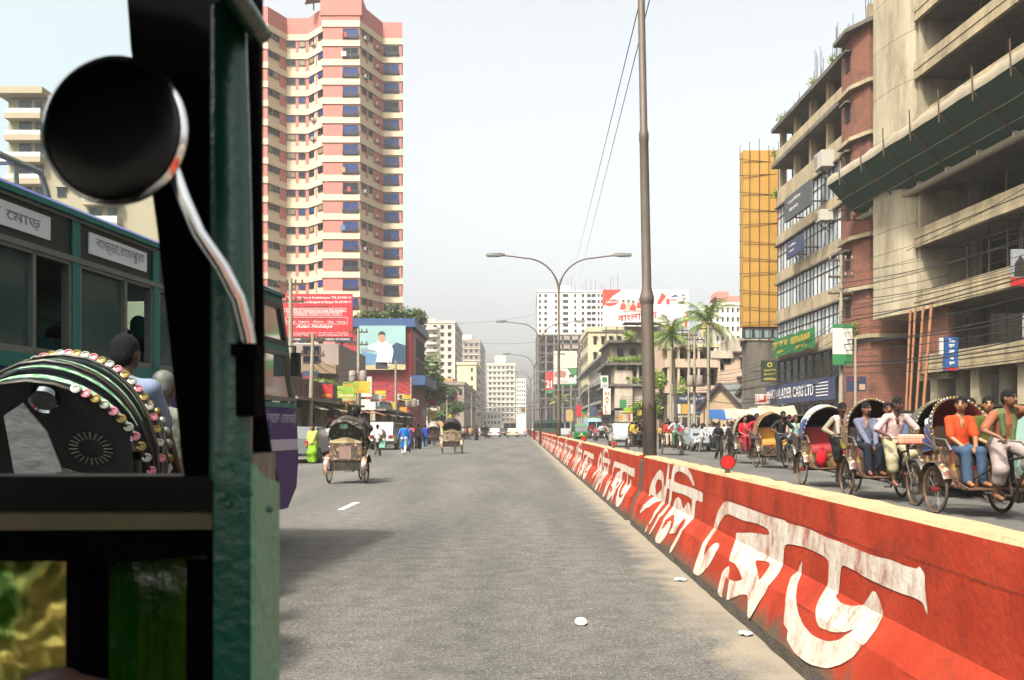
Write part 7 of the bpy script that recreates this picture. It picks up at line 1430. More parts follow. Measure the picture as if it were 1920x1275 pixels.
lettering('র, িবশ্বেরাড এয়ারেপার্ট', BWH, bus, (0, -.52, 1.42), (0, 1, 0), (0, 0, 1), 1.08, .19, .01, off=.006)
b = MB(); b.box(.03, .14, .30, .36, 2.02, 2.30); b.tube([(0, .32, 2.38), (.08, .33, 2.38), (.08, .33, 2.3)], .01, 5); b.build('wing_mirror', BBLK, bus, 40)
# front, far side, floor, rear
b = MB(); rows = [[(x, y, z) for x in (-.0, -.3, -2.0, -2.3)] for y, z in ((.3, .45), (.58, .68), (.64, 1.0), (.62, 1.3), (.56, 1.64))]
rows = [[(p[0], p[1]+(.12 if -2.2 < p[0] < -.1 else 0), p[2]) for p in r] for r in rows]; b.grid([r[::-1] for r in rows]); b.build('front_panel', PURP, bus, 50)
b = MB(); b.grid([[(x, rk_(z)+(.1 if -2.2 < x < -.1 else 0), z) for x in (-2.3, -2.0, -.3, -.02)] for z in (1.64, 2.3, 2.92)]); b.build('windscreen', BGL, bus, 50)
MB().box(-2.3, -2.25, -9, .3, .45, 1.85).build('far_side', PURP, bus); MB().box(-2.3, -2.25, -9, .1, 2.6, 2.93).build('far_side_top', BBLK, bus); MB().box(-2.29, -2.26, -9, .1, 1.85, 2.6).build('far_glass', BGL, bus)
for y in ks: MB().box(-2.31, -2.24, y-.05, y+.05, 1.85, 2.6).build('far_pillar', TEAL, bus)
MB().box(-2.3, 0, -9.05, -9, .45, 2.95).build('rear_wall', PURP, bus); MB().box(-2.25, -.05, -9, .3, .85, .92).build('floor', BBLK, bus)
b = MB(); b.grid([[(x, y, 2.91) for x in (-2.3, -.03)] for y in (-9, .1)]); b.build('ceiling_lining', mat('bus ceiling', '#8a9490', .8), bus)
for i, y in enumerate(ks[2:]):
    for x in (-.55, -1.75): MB().box(x-.42, x+.42, y-.06, y+.06, 1.2, 2.05).build('seat_back', mat('bus seat cloth', '#2f5a5c', .8, var=.2), bus)
for y in (-1.9, -6.6):
    MB().lathe([(.0, .0), (.62, .0), (.62, .02)], 20, Matrix.Translation((.003, y, .5)) @ Matrix.Rotation(R(90), 4, 'Y')).build('wheel_arch', BLK, bus)
    for x in (.03, -2.2): MB().lathe([(0, -.12), (.3, -.12), (.44, -.1), (.45, 0), (.44, .1), (.3, .1), (.27, .05), (0, .04)], 20, Matrix.Translation((x-.08, y, .45)) @ Matrix.Rotation(R(90), 4, 'Y')).build('wheel', TYR, bus, 40)
b = MB(); b.tube([(-.12, -9, 3.2), (-.12, -4.05, 3.2), (-.12, -3.95, 3.02)], .022, 6); b.tube([(-2.2, -9, 3.2), (-2.2, -4.05, 3.2), (-2.2, -3.95, 3.02)], .022, 6)
for y in (-8.2, -6.8, -5.5, -4.3): b.tube([(-.12, y, 3.02), (-.12, y, 3.2), (-2.2, y, 3.2)], .02, 6)
b.build('roof_rack', mat('rack grey', '#a8aca4', .5, .3, var=.2), bus, 50)
Mb = Matrix.Translation((-2.82, 10.2, 0)) @ Matrix.Rotation(R(-6.3), 4, 'Z')
def rider_in_bus(label, y, x, shirt, skin=0, dz=0.0, face=(0, 1, 0)):
    p = Mb @ Vector((x, y, 0)); J = J_sit(0, (0, 1.42+dz), (.4, 1.4+dz), (.45, .95+dz), face=face, k=.98); return person(label, J, shirt, C('dark trousers', '#24242c'), skin, loc=(p.x, p.y, 0), rz=R(-6.3), vox=.02, fine=False)
rider_in_bus('bus passenger in brown by the open window of the first visible bay', -3.57, -.35, C('dull brown', '#4a3a30')); rider_in_bus('bus passenger in pale blue behind the second tinted pane', -2.9, -.38, C('powder blue', '#5a90a8')); rider_in_bus('bus passenger in red deep inside the second open window', -1.75, -.9, C('signal red', '#b81a1c'), dz=.2); rider_in_bus('bus passenger behind the left tinted pane', -4.1, -.4, C('sky cloth', '#4a8a9a'))
t = person('standing bus passenger wearing a turquoise cap', J_stand(1.6, 0, 0), C('dark shirt', '#1c1c20'), C('dark trousers', '#24242c'), 1, loc=tuple(Mb @ Vector((-.9, -1.42, .92))), vox=.022, fine=False, hair=mat('turquoise cap', '#2fa0a0', .7))
# ---------------------------------------------------------------- decorated rickshaw and men seen through the windscreen
L9 = (-2.36, 4.6, 0); a9 = R(8)
nr = rickshaw('decorated black rickshaw hood with green stripes seen through the windscreen', L9, a9, '#101216', '#0c0c0e', '#2a2220', '#4a3a34', (-36, -20, -3, 16, 34), sc=.985, stripes='#3f8a4c', rear='#6a5a4c', frill=True)
for k in range(2):                               # chains of shiny discs down both rear edges
    th = R((-36, 2)[k]); pts = bow_pts(th, 1.02, 34)
    for i, p in enumerate(pts):
        if i < 3 or (k == 0 and 12 < i < 22): continue
        q = (p-Vector((0, -.05, .96))).normalized(); M = Matrix.Translation(p) @ Vector((0, 0, 1)).rotation_difference((q*.5+Vector((0, -1, .2))).normalized()).to_matrix().to_4x4(); r = .024
        d = MB(); d.lathe([(0, .006), (r*.55, .006), (r*.6, .011), (r, .009), (r, 0)], 10, M, 0); d.build('shiny_disc', (TINS, SILV, mat('disc pink', '#b0606a', .35, .3, var=.3))[i % 3], nr, 40)
T0 = R(-36); Nb = (hood_back(T0, .3, .5)-hood_back(T0, -.3, .5)).cross(hood_back(T0, 0, .9)-hood_back(T0, 0, .1)).normalized(); Rb = Vector((0, 0, 1)).rotation_difference(Nb).to_matrix().to_4x4()
def bpatch(pts, name, m, off=.012): MB().add([hood_back(T0, x, u)+Nb*off for x, u in pts]+[hood_back(T0, x, u)+Nb*(off-.01) for x, u in pts], [tuple(range(len(pts))), tuple(range(len(pts), 2*len(pts)))[::-1]]).build(name, m, nr)
for x in (-.27, .06):
    M = Matrix.Translation(hood_back(T0, x, .86)+Nb*.02) @ Rb; MB().lathe([(0, .02), (.055, .02), (.065, .03), (.07, .0)], 18, M).build('round_mirror', mat('small mirror', '#b0b0b4', .05, 1., var=0), nr, 40)
for x in (.22, -.38):
    for k in range(22):                          # silver ray rosette on the black curtain
        a = 2*math.pi*k/22; ct = Matrix.Translation(hood_back(T0, x, .42)+Nb*.02) @ Rb; p = ct @ Vector((.06*math.cos(a), .06*math.sin(a), 0)); q = ct @ Vector((.1*math.cos(a), .1*math.sin(a), 0)); MB().beam(p, q, .009, .004).build('silver_ray', SILV, nr)
bpatch([(-.17, .02), (.05, .0), (.03, .45), (-.04, .78), (-.15, .7)], 'white_curtain', C('curtain white', '#e4e0e0'))
for i in range(12): MB().ell((-.44+.08*i, -.29, 1.08+.02*math.sin(i*2)), (.03, .03, .03), 6).build('tinsel_tuft', (TINS, SILV)[i % 2], nr)
person('man in blue striped shirt riding the decorated rickshaw', J_ride(face=(.35, .9, 0), hipz=1.27, lean=.06), stripe_cloth('cloth blue stripe', '#6a6e7c', '#3c4460', 34), C('dark lungi', '#1c1a1a'), 1, loc=L9, rz=a9, sc=.985, vox=.0115, bottom='lungi', bare=False)
person('grey haired man in cream tunic between rickshaw and bus', J_stand(1.84, .1, .02, face=(.2, 1, 0)), C('cream tunic', '#8a8678'), C('cream cloth', '#837f72'), 1, loc=(PX(306, 6.7), 6.7, 0), rz=0, vox=.0125, hair=HG, sleeve='long', top='kurta', bare=False)
# ---------------------------------------------------------------- the auto-rickshaw we look out of
AGR = mat('auto green enamel', '#0f5a44', .3, var=.35, scale=14, dirt='#0c3328', dscale=9, damt=.7, bump=.15, bscale=60, spec=.5); ALG = mat('auto pale green enamel', '#74b08c', .5, var=.35, scale=30, bump=.3, bscale=50); ABK = mat('auto black vinyl', '#040404', .9, var=.3, scale=20, spec=.04); AOL = mat('auto olive rail', '#6b5f34', .45, var=.4, scale=18, dirt='#2c3a18', dscale=12, damt=.8, spec=.5)
au = empty('auto_rickshaw', (-.9, .3, 0), 0, 'green auto rickshaw cab whose dark windscreen pillar and mirror fill the left', 'auto rickshaw')
au_off = Vector((.9, -.3, 0))
def ap(px, py, Y): return at(px, py, Y)+au_off
def aprism(pts, Y, th, name, m, par=None): 
    P = [ap(x, y, Y) for x, y in pts]; return MB().prism([(p.x, p.z) for p in P], (0, Y-.3, 0), (1, 0, 0), (0, 0, 1), -th).build(name, m, par or au)
aprism([(230, -120), (470, -120), (470, 1400), (388, 1400), (388, 960), (345, 893), (318, 640), (296, 440), (270, 250), (245, 90)], 1.03, .05, 'windscreen_pillar', ABK)
MB().tube([ap(428, 20, .97), ap(432, 300, .965), ap(436, 600, .96), ap(432, 900, .95)], [.019, .0215, .0225, .022], 14).build('outer_post', AGR, au, 60)
b = MB(); b.box(*(ap(400, 0, .93).x, ap(472, 0, .93).x), .93-.3, 1.02-.3, .45, ap(0, 852, .93).z); o = b.build('lower_post', AGR, au)
b = MB(); xs = ap(473, 0, .93).x; b.prism([(.925-.3, .45), (1.02-.3, .45), (1.02-.3, PZ(905, 1.02)), (.96-.3, PZ(893, .96)), (.925-.3, PZ(870, .93))], (xs, 0, 0), (0, 1, 0), (0, 0, 1), .004); b.build('side_skin', ALG, au)
for px, py in ((428, 945), (417, 932), (470, 925), (505, 955)): MB().lathe([(0, .003), (.002, .003), (.0035, .0015), (.004, 0)], 12, Matrix.Translation(ap(px, py, .927)) @ Matrix.Rotation(R(90), 4, 'X')).build('rivet', AGR, au, 40)
MB().tube([ap(462, 60, 1.03), ap(466, 300, 1.03), ap(470, 560, 1.03), ap(474, 760, 1.03), ap(486, 850, 1.03), ap(500, 905, 1.03), ap(497, 940, 1.03)], [.016, .016, .015, .014, .015, .013, .008], 10).build('door_seal', ABK, au, 60)
# roof canopy
b = MB(); rows = []
for y in (-1.4, -.4, .5, .9, .99):
    rows.append([(-1.66+au_off.x, y-.3, 1.80), (-1.6+au_off.x, y-.3, 1.9), (-1.2+au_off.x, y-.3, 1.99), (-.7+au_off.x, y-.3, 2.0), (-.42+au_off.x, y-.3, 1.95), (-.32+au_off.x, y-.3, 1.89), (-.288+au_off.x, y-.3, 1.845)])
b.grid(rows); b.build('roof', mat('roof canvas teal', '#3a6a70', .5, var=.3, scale=5), au, 50)
b = MB(); b.grid([[(p[0], p[1], p[2]-.02) for p in r][::-1] for r in rows]); b.build('roof_lining', ABK, au, 50)
MB().tube([(-.288+au_off.x, y-.3, 1.835) for y in (-1.4, -.2, .5, .97)], .012, 8).build('roof_edge', AGR, au, 50)
# windscreen, dash and lower front panel
aprism([(-260, -120), (236, -120), (247, 90), (272, 250), (298, 440), (320, 640), (346, 890), (-260, 890)], 1.055, .004, 'windscreen', WGL)
aprism([(-700, 893), (398, 893), (398, 962), (-700, 962)], 1.02, .06, 'windscreen_sill', mat('sill dark lacquer', '#0c0605', .35, var=.4, scale=30, spec=.12))
aprism([(-700, 964), (398, 964), (398, 993), (-700, 996)], .995, .05, 'olive_rail', AOL); aprism([(-700, 996), (398, 996), (398, 1040), (250, 1054), (0, 1052), (-700, 1050)], 1.0, .07, 'under_rail', ABK)
def panel_mat():  # sun dapples and glints are put into the colour as yellow patches
    m = bpy.data.materials.new('auto inner green panel'); m.use_nodes = True; t = m.node_tree; L = t.links.new; b = t.nodes['Principled BSDF']; g = N(t, 'ShaderNodeNewGeometry'); n = N(t, 'ShaderNodeTexNoise'); n.inputs['Scale'].default_value = 10; n.inputs['Detail'].default_value = 4; L(g.outputs['Position'], n.inputs['Vector']); r = N(t, 'ShaderNodeValToRGB'); e = r.color_ramp.elements; e[0].position = .4; e[0].color = (.05, .14, .015, 1); e[1].position = .62; e[1].color = (.55, .42, .09, 1); L(n.outputs['Fac'], r.inputs[0]); L(r.outputs[0], b.inputs['Base Color']); b.inputs['Roughness'].default_value = .2; b.inputs['Metallic'].default_value = .55
    n2 = N(t, 'ShaderNodeTexNoise'); n2.inputs['Scale'].default_value = 13; n2.inputs['Detail'].default_value = 2; L(g.outputs['Position'], n2.inputs['Vector']); bp = N(t, 'ShaderNodeBump'); bp.inputs['Strength'].default_value = .9; bp.inputs['Distance'].default_value = .03; L(n2.outputs['Fac'], bp.inputs['Height']); L(bp.outputs[0], b.inputs['Normal']); return m
aprism([(-700, 1040), (150, 1040), (150, 1900), (-700, 1900)], 1.09, .01, 'front_panel', panel_mat()); aprism([(151, 1040), (400, 1040), (400, 1900), (151, 1900)], 1.09, .01, 'side_pocket_panel', mat('auto deep green gloss', '#144c0c', .18, var=.4, scale=11, bump=.5, bscale=12, dirt='#4a5a10', dscale=5, damt=.7, spec=.6))  # olive blotches put sparse highlights into the colour of the right half
for x0, x1, Yb_ in ((124, 160, 1.02), (171, 182, 1.04), (350, 400, 1.04)): aprism([(x0, 1050), (x1, 1050), (x1-4, 1900), (x0-4, 1900)], Yb_, .03, 'panel_rib', ABK)
# nose behind the panel, floor, seat back and wheel so that the cab stands on the road
b = MB(); b.add([(-.72, .83, .35), (.58, .83, .35), (.58, .83, 1.2), (-.72, .83, 1.2), (-.45, 1.35, .5), (.32, 1.35, .5), (.32, 1.2, 1.1), (-.45, 1.2, 1.1)], [(0, 3, 2, 1), (4, 5, 6, 7), (0, 1, 5, 4), (1, 2, 6, 5), (2, 3, 7, 6), (3, 0, 4, 7)]); b.build('nose', AGR, au); MB().box(-.72, .58, -1.7, .8, .3, .36).build('floor', ABK, au)
MB().box(-.72, .56, -.62, -.5, .4, .95).build('seat_back', ABK, au); MB().box(-.76, -.7, -1.7, -.3, .36, 1.1).build('left_side', AGR, au); MB().box(-.76, .6, -1.75, -1.7, .36, 1.1).build('rear_wall', ABK, au)
MB().tube([(-.72, .73, .4), (-.72, .72, 1.85)], .025, 8).build('left_post', AGR, au, 50)
for x, y in ((-.07, 1.1), (-.65, -1.35), (.5, -1.35)): MB().lathe([(0, -.05), (.17, -.05), (.2, -.03), (.21, 0), (.2, .03), (.17, .05), (0, .05)], 18, Matrix.Translation((x, y, .21)) @ Matrix.Rotation(R(90), 4, 'Y')).build('wheel', TYR, au, 40)
# mirror on its chrome arm
c = ap(216, 246, .86); M = Matrix.Translation(c) @ Matrix.Rotation(R(-4), 4, 'Z') @ Matrix.Rotation(R(90), 4, 'X'); rm = .0705
mi = MB().lathe([(0, .010), (rm*.5, .0095), (rm*.9, .007), (rm*.97, .004), (rm, 0), (rm*.96, -.012), (rm*.6, -.03), (0, -.034)], 40, M).build('mirror', mat('mirror black shell', '#050505', .32, var=.1, spec=.35), au, 40)
MB().lathe([(rm*.985, .006), (rm*1.03, .004), (rm*1.04, -.001), (rm*1.0, -.005)], 48, M).build('mirror_rim', mat('mirror chrome', (1.7, 1.7, 1.72), .16, 1., var=.05), mi, 60)
arm = [ap(327, 318, .875), ap(345, 372, .88), ap(372, 436, .885), ap(415, 500, .90), ap(446, 560, .915), ap(462, 620, .93), ap(468, 655, .935)]
MB().tube(arm, [.0062, .007, .0072, .0076, .0078, .0078, .0075], 12).build('mirror_arm', MATS['mirror chrome'], au, 60)
b = MB(); b.cbox(ap(465, 657, .94), (.028, .03, .012)); b.cbox(ap(468, 720, .95), (.02, .03, .07)); b.cyl(ap(462, 640, .935), ap(466, 690, .945), .009, n=10); b.build('mirror_clamp', ABK, au, 40)
drv = dict(fwd=(0, 1, 0)); J = J_sit(0, (0, .62), (.42, .72), (.52, .38), hands=((-.2, .5, 1.02), (.42, .56, 1.14))); 
person('driver of the auto rickshaw, only a hand showing at the lower left corner', J, C('driver khaki', '#6a5a40'), C('dark trousers', '#24242c'), 1, loc=(-.9, .22, 0), vox=.014)
# ---------------------------------------------------------------- cars and three-wheelers
CGL = mat('car glass', '#1b2328', .1, var=.1, spec=.7); HLM = mat('car lamp clear', '#c9c9c4', .2, var=.05); TLM = mat('car tail lamp', '#a01414', .25, var=.05); CHB = mat('car black trim', '#141414', .6, var=.1)
def car(label, loc, rz, col, kind='saloon', sc=1.0, group=None):
    t = empty('parked_car' if kind == 'suv' else 'saloon_car', loc, rz, label, 'car', group); t.scale = (sc,)*3; PT = mat('car paint '+col, col, .3, var=.05, spec=.6)
    if kind == 'suv': prof = [(-2.2, .45), (2.1, .45), (2.2, .7), (2.15, 1.02), (1.0, 1.1), (.55, 1.75), (-2.05, 1.8), (-2.2, 1.05)]; gl = [(.85, 1.14), (.45, 1.66), (-1.95, 1.7), (-2.08, 1.12)]; w = .88; r = .36
    else: prof = [(-2.15, .32), (2.1, .32), (2.2, .5), (2.1, .78), (.95, .92), (.3, 1.38), (-1.05, 1.4), (-1.7, 1.0), (-2.15, .95)]; gl = [(.85, .95), (.28, 1.32), (-1.0, 1.34), (-1.55, 1.0)]; w = .84; r = .3
    b = MB(); n = len(prof); 
    vs = []
    for x in (-w, -w*.93, w*.93, w): vs += [(x*(1 if z < 1.0 else .86), y, z if abs(x) < w*.95 else max(.4, z-.03)) for y, z in prof]
    fs = [(k*n+i, k*n+(i+1) % n, (k+1)*n+(i+1) % n, (k+1)*n+i) for k in range(3) for i in range(n)]+[tuple(range(n))[::-1], tuple(range(3*n, 4*n))]; b.add(vs, fs); b.build('body', PT, t, 35)
    for s in (-1, 1): MB().prism(gl, (s*w*.935, 0, 0), (0, 1, 0), (0, 0, 1), .02*s).build('side_window', CGL, t)
    (ya, za), (yb, zb) = gl[0], gl[1]; MB().grid([[(-.66, ya+.09, za), (.66, ya+.09, za)], [(-.6, yb+.06, zb), (.6, yb+.06, zb)]]).build('windscreen', CGL, t); (ya, za), (yb, zb) = gl[3], gl[2]; MB().grid([[(.66, ya-.1, za+.03), (-.66, ya-.1, za+.03)], [(.6, yb-.09, zb), (-.6, yb-.09, zb)]]).build('rear_window', CGL if kind != 'suv' else mat('suv rear glass', '#8f8f74', .2, var=.2), t)
    for x in (-w, w):
        for y in (-1.35, 1.35): ww = MB().lathe([(r*.6, -.1), (r*.95, -.1), (r, -.06), (r, .06), (r*.95, .1), (r*.6, .1)], 16, Matrix.Translation((x*.93, y, r)) @ Matrix.Rotation(R(90), 4, 'Y')).build('wheel', TYR, t, 40); MB().lathe([(0, -.1), (r*.6, -.08), (r*.62, .08), (0, .1)], 12, Matrix.Translation((x*.93, y, r)) @ Matrix.Rotation(R(90), 4, 'Y')).build('rim', ALU, ww, 40)
    zb_ = prof[-1][1]-.1
    for s in (-1, 1): MB().box(s*.5-.14+.12*s, s*.5+.14+.12*s, -2.24, -2.14, zb_-.18, zb_).build('tail_lamp', TLM, t); MB().box(s*.5-.14+.1*s, s*.5+.14+.1*s, 2.06, 2.22, .58, .72).build('headlamp', HLM, t)
    MB().box(-w*.98, w*.98, -2.28, -2.1, .38, .58).build('rear_bumper', PT if kind != 'suv' else CHB, t); MB().box(-w*.98, w*.98, 2.1, 2.28, .35, .52).build('front_bumper', CHB, t); MB().box(-.25, .25, -2.3, -2.26, .62, .74).build('number_plate', WHR, t)
    if kind == 'suv':
        sw = MB().lathe([(0, .14), (.2, .14), (.34, .1), (.36, .02), (.34, 0)], 20, Matrix.Translation((-.05, -2.2, 1.02)) @ Matrix.Rotation(R(90), 4, 'X')).build('spare_wheel', TYR, t, 40); MB().lathe([(0, .16), (.16, .15), (.2, .14)], 14, Matrix.Translation((-.05, -2.2, 1.02)) @ Matrix.Rotation(R(90), 4, 'X')).build('spare_cover', ALU, sw, 40); MB().box(-.8, .8, -1.9, .3, 1.84, 1.9).build('roof_rails', CHB, t)
    return t
def gp(px, py): Y = H*F/(py-CY); return (PX(px, Y), Y, 0)
car('white four-wheel-drive with spare wheel parked at the left', gp(731, 842), R(-6), '#c9c8c0', 'suv', 1.0)
car('grey car parked between the purple bus and the woman in lime green', (PX(563, 36.5), 37.2, 0), R(2), '#6a6e6c', 'saloon', 1.05); car('pale blue car behind the woman in lime green', (PX(601, 46), 46, 0), R(0), '#9ab0b4', 'saloon', 1.0)
car('white saloon car in the far left traffic', gp(928, 820), 0, '#c9cbc8'); car('cream saloon car right of the white one', gp(961, 820), 0, '#c4bea4'); car('white car right of the cream one, half hidden', (PX(976, 150), 150, 0), 0, '#c4c4c4'); car('silver car among the far left traffic', (PX(905, 140), 140, 0), 0, '#9a9a98'); car('dark car beyond the white saloon', (PX(944, 160), 160, 0), 0, '#3a3a3e')
car('pale green car at the right edge behind the riders', (PX(1925, 17.6), 18.6, 0), R(180), '#6f8a80', 'suv', 1.0); car('dark blue car between the near rickshaws', (PX(1703, 24.5), 25, 0), R(180), '#243a6a', 'suv', 1.0)
car('grey car beside the strolling pair in dark clothes', (PX(1333, 52), 55, 0), R(180), '#7f8486', 'saloon', 1.0); car('white van among the far right traffic', (PX(1172, 66), 68, 0), R(180), '#b4b8ba', 'suv', 1.0)
def far_bus(label, px, py, col, rz, top=None, L=8., W=2.3, hgt=2.8):
    x, Y, _ = gp(px, py); t = empty('far_bus', (x, Y, 0), rz, label, 'bus'); PT = mat('far bus '+col, col, .5, var=.2, scale=.8); TP = mat('far bus top '+(top or col), top or col, .5, var=.2, scale=.8)
    MB().box(-W/2, W/2, 0, L, .4, 1.4).build('lower_body', PT, t); MB().box(-W/2, W/2, 0, L, 2.3, hgt).build('roof', TP, t); MB().box(-W/2+.05, W/2-.05, .06, L-.05, 1.4, 2.3).build('glazing', CGL, t)
    for x in (-W/2, -.02, W/2-.08): MB().box(x, x+.08, -.02, .06, 1.4, 2.3).build('pillar', PT, t)
    for i in range(7): MB().box(-W/2-.01, -W/2+.06, .1+i*L/7, .2+i*L/7, 1.4, 2.3).build('pillar', PT, t)
    for s in (-1, 1): MB().box(s*.8-.15, s*.8+.15, -.04, 0, .7, .85).build('lamp', TLM if rz == 0 else HLM, t)
    for s in (-1, 1):
        for y in (1.5, L-1.8): MB().lathe([(0, -.12), (.42, -.12), (.45, 0), (.42, .12), (0, .12)], 14, Matrix.Translation((s*W*.44, y, .45)) @ Matrix.Rotation(R(90), 4, 'Y')).build('wheel', TYR, t)
    return t
far_bus('tan bus seen from behind in the far left traffic', 956, 817.5, '#7a7058', 0, '#8a8068'); far_bus('pale blue bus coming down the far right lanes', 1118, 822, '#8fb8c8', 0, '#a8c8d4'); far_bus('dark green bus standing across the far right lanes', 1003, 818, '#2c4a3c', R(-80), None, 4.6)
far_bus('white minibus beside the dark green bus', 1059, 819, '#b4b8b4', 0, '#b4b8b4', 5, 1.9, 2.3)
def cng(label, px, py, rz, Y=None):
    x, Yq, _ = gp(px, py); t = empty('auto_rickshaw', (x, Yq, 0), rz, label, 'auto rickshaw'); G = mat('cng green', '#1c6a2c', .4, var=.15)
    MB().prism([(-1.3, .3), (.6, .3), (1.15, .5), (1.2, .95), (.85, 1.05), (-1.3, 1.05)], (-.62, 0, 0), (0, 1, 0), (0, 0, 1), 1.24).build('body', G, t); MB().prism([(-1.35, 1.62), (.62, 1.62), (.55, 1.78), (-1.3, 1.8)], (-.64, 0, 0), (0, 1, 0), (0, 0, 1), 1.28).build('roof', G, t)
    for x in (-.6, .52): MB().beam((x+.04, .9, 1.05), (x+.04, .62, 1.64), .07, .07).build('pillar', G, t); MB().box(x, x+.08, -1.3, -1.2, 1.05, 1.62).build('pillar', G, t); MB().box(x, x+.08, -.3, -.22, 1.05, 1.62).build('pillar', G, t)
    MB().grid([[(-.55, .9, 1.07), (.55, .9, 1.07)], [(-.52, .64, 1.6), (.52, .64, 1.6)]]).build('windscreen', CGL, t); MB().box(-.55, .55, -1.28, -1.2, 1.05, 1.62).build('rear_curtain', CHB, t); MB().box(-.5, .5, -.35, -.25, .9, 1.5).build('partition', CHB, t)
    MB().lathe([(0, .06), (.1, .04), (.11, 0)], 12, Matrix.Translation((0, 1.2, .8)) @ Matrix.Rotation(R(-90), 4, 'X')).build('headlamp', HLM, t); MB().box(-.3, .3, 1.17, 1.2, .62, .7).build('yellow_band', YEL, t)
    for x, y in ((0, 1.0), (-.52, -.85), (.52, -.85)): MB().lathe([(0, -.05), (.2, -.05), (.22, 0), (.2, .05), (0, .05)], 14, Matrix.Translation((x, y, .22)) @ Matrix.Rotation(R(90), 4, 'Y')).build('wheel', TYR, t)
    return t
cng('green three-wheeler taxi coming towards the camera past the second lamp pole', 1089, 829, R(180)); cng('green three-wheeler roof at the right edge behind the riders', 1935, 905, R(180))
# ---------------------------------------------------------------- utility poles and overhead cables
CPO = mat('concrete utility pole', '#9a917c', .8, var=.2, scale=4, dirt='#5a5244', dscale=3)
CER = mat('insulator', '#5a4a40', .4, var=.1)
def upole(label, px, ytop, Y, arms=2, trafo=False, lean=0., r=.13):
    if px < 900: Y = 11.9*F/(CX-px)
    z = PZ(ytop, Y); t = empty('utility_pole', (PX(px, Y), Y, 0), 0, label, 'utility pole', 'utility poles'); t.rotation_euler = (0, lean, 0)
    MB().cyl((0, 0, 0), (0, 0, z), r*1.15, r*.7, 10).build('pole', CPO, t, 40)
    for k in range(arms):
        zz = z-.3-k*.9; MB().box(-.7, .7, -.05, .05, zz-.05, zz+.05).build('cross_arm', RUST, t)
        for x in (-.6, -.2, .25, .6): MB().lathe([(.04, 0), (.06, .05), (.04, .1), (.06, .14), (.03, .2), (0, .2)], 8, Matrix.Translation((x, 0, zz+.05))).build('insulator', CER, t, 40)
    if trafo:
        for x in (-.38, .38): MB().lathe([(0, 0), (.25, 0), (.27, .1), (.27, .7), (.2, .8), (0, .82)], 12, Matrix.Translation((x, -.2, z*.55))).build('transformer', GREYR, t, 40)
        MB().box(-.8, .8, -.5, .1, z*.55-.12, z*.55-.01).build('platform', RUST, t)
    return t
upole('pale utility pole in front of the red travel billboard, left one', 545, 522, 80, 2); upole('short utility pole under the travel billboard', 580, 626, 66, 2, False, .03); upole('tall utility pole at the left of the photo hoarding', 672, 615, 84, 2, True); upole('slim pale pole standing before the photo hoarding', 742, 676, 86, 1); upole('utility pole at the street corner of the red building', 771, 708, 84, 1, True); upole('thin pole before the dark left tree', 804, 722, 105, 1)
upole('thin pale pole past the big dark tree', 838, 735, 130, 1); upole('left of the paired utility poles under the palms', 1292, 622, 74, 2); upole('right of the paired utility poles under the palms', 1302, 630, 72, 2, True); upole('slim utility pole left of the paired ones', 1258, 650, 78, 1); upole('slim pole below the taller palm', 1328, 610, 76, 1)
upole('tall utility pole before the ribbon windows and car shop', 1577, 478, 48, 3, False, 0, .12); upole('pale lamp post right of the car shop sign', 1604, 636, 46, 0, False, 0, .08); upole('utility pole far along the left pavement', 884, 735, 190, 1); upole('utility pole far along the right pavement', 1104, 720, 140, 2)
t = empty('shop_notice_board', (0, 0, 0), 0, 'white and green notice board on the utility pole by the car shop', 'sign'); Y = 47.6
MB().box(PX(1562, Y), PX(1598, Y), Y, Y+.1, PZ(664, Y), PZ(615, Y)).build('board', WHR, t); MB().box(PX(1562, Y), PX(1598, Y), Y-.01, Y+.1, PZ(684, Y), PZ(664.5, Y)).build('green_foot', SGR, t); MB().box(PX(1562, Y), PX(1598, Y), Y-.01, Y+.1, PZ(614.5, Y), PZ(608, Y)).build('green_head', SGR, t)
t = empty('dark_poster_board', (0, 0, 0), 0, 'dark board with a small picture right of the car shop sign', 'sign'); Y = 52.
MB().box(PX(1588, Y), PX(1624, Y), Y, Y+.1, PZ(734, Y), PZ(706, Y)).build('board', SNAVY, t); MB().box(PX(1611, Y), PX(1622, Y), Y-.015, Y-.001, PZ(731, Y), PZ(720, Y)).build('picture_print', mat('print cream', '#c9a884', .6), t); lettering('পুরাতন', SRED, t, (PX(1592, Y), Y, PZ(715, Y)), (1, 0, 0), (0, 0, 1), .7, .18, .01)
WIR = mat('cable black', '#17171a', .6, var=.1)
def cable(a, b, sag, r=.018, label='black overhead cable sagging across the right shopfronts', group='overhead cables on the right', n=14):
    a, b = Vector(a), Vector(b); pts = [a.lerp(b, i/n)-Vector((0, 0, sag*4*(i/n)*(1-i/n))) for i in range(n+1)]
    return MB().tube(pts, r, 4).build('overhead_cable', WIR, label=label, cat='cable', group=group)
P0 = Vector((PX(1577, 48), 48, 0)); rc_ = random.Random(4)
for i in range(20):
    z = PZ(500+i*10.5, 48); z2 = rc_.uniform(-1.2, .6); e = Vector((PX(1577, 48)+2.6+rc_.uniform(-.8, .6), 26, z*.93+.5+z2*.3))
    cable(P0+Vector((rc_.uniform(-.2, .2), 0, z)), e, rc_.uniform(.15, .7), rc_.choice((.011, .014, .02, .028)))
    if i > 8: cable(P0+Vector((rc_.uniform(-.2, .2), 0, z)), (PX(1302, 72)+rc_.uniform(-.4, .4), 72, PZ(660+i*4.2, 72)), rc_.uniform(.4, 1.2), rc_.choice((.012, .018, .025)), 'black overhead cable running from the car shop pole to the paired poles', 'cables to the paired poles')
for i in range(5): cable(at(1302, 735+i*3, 72), at(1104, 735+i*2, 140), .6+.1*i, .025, 'black overhead cable running along the far right pavement', 'far right cables')
YL_ = lambda q: 11.9*F/(CX-q)
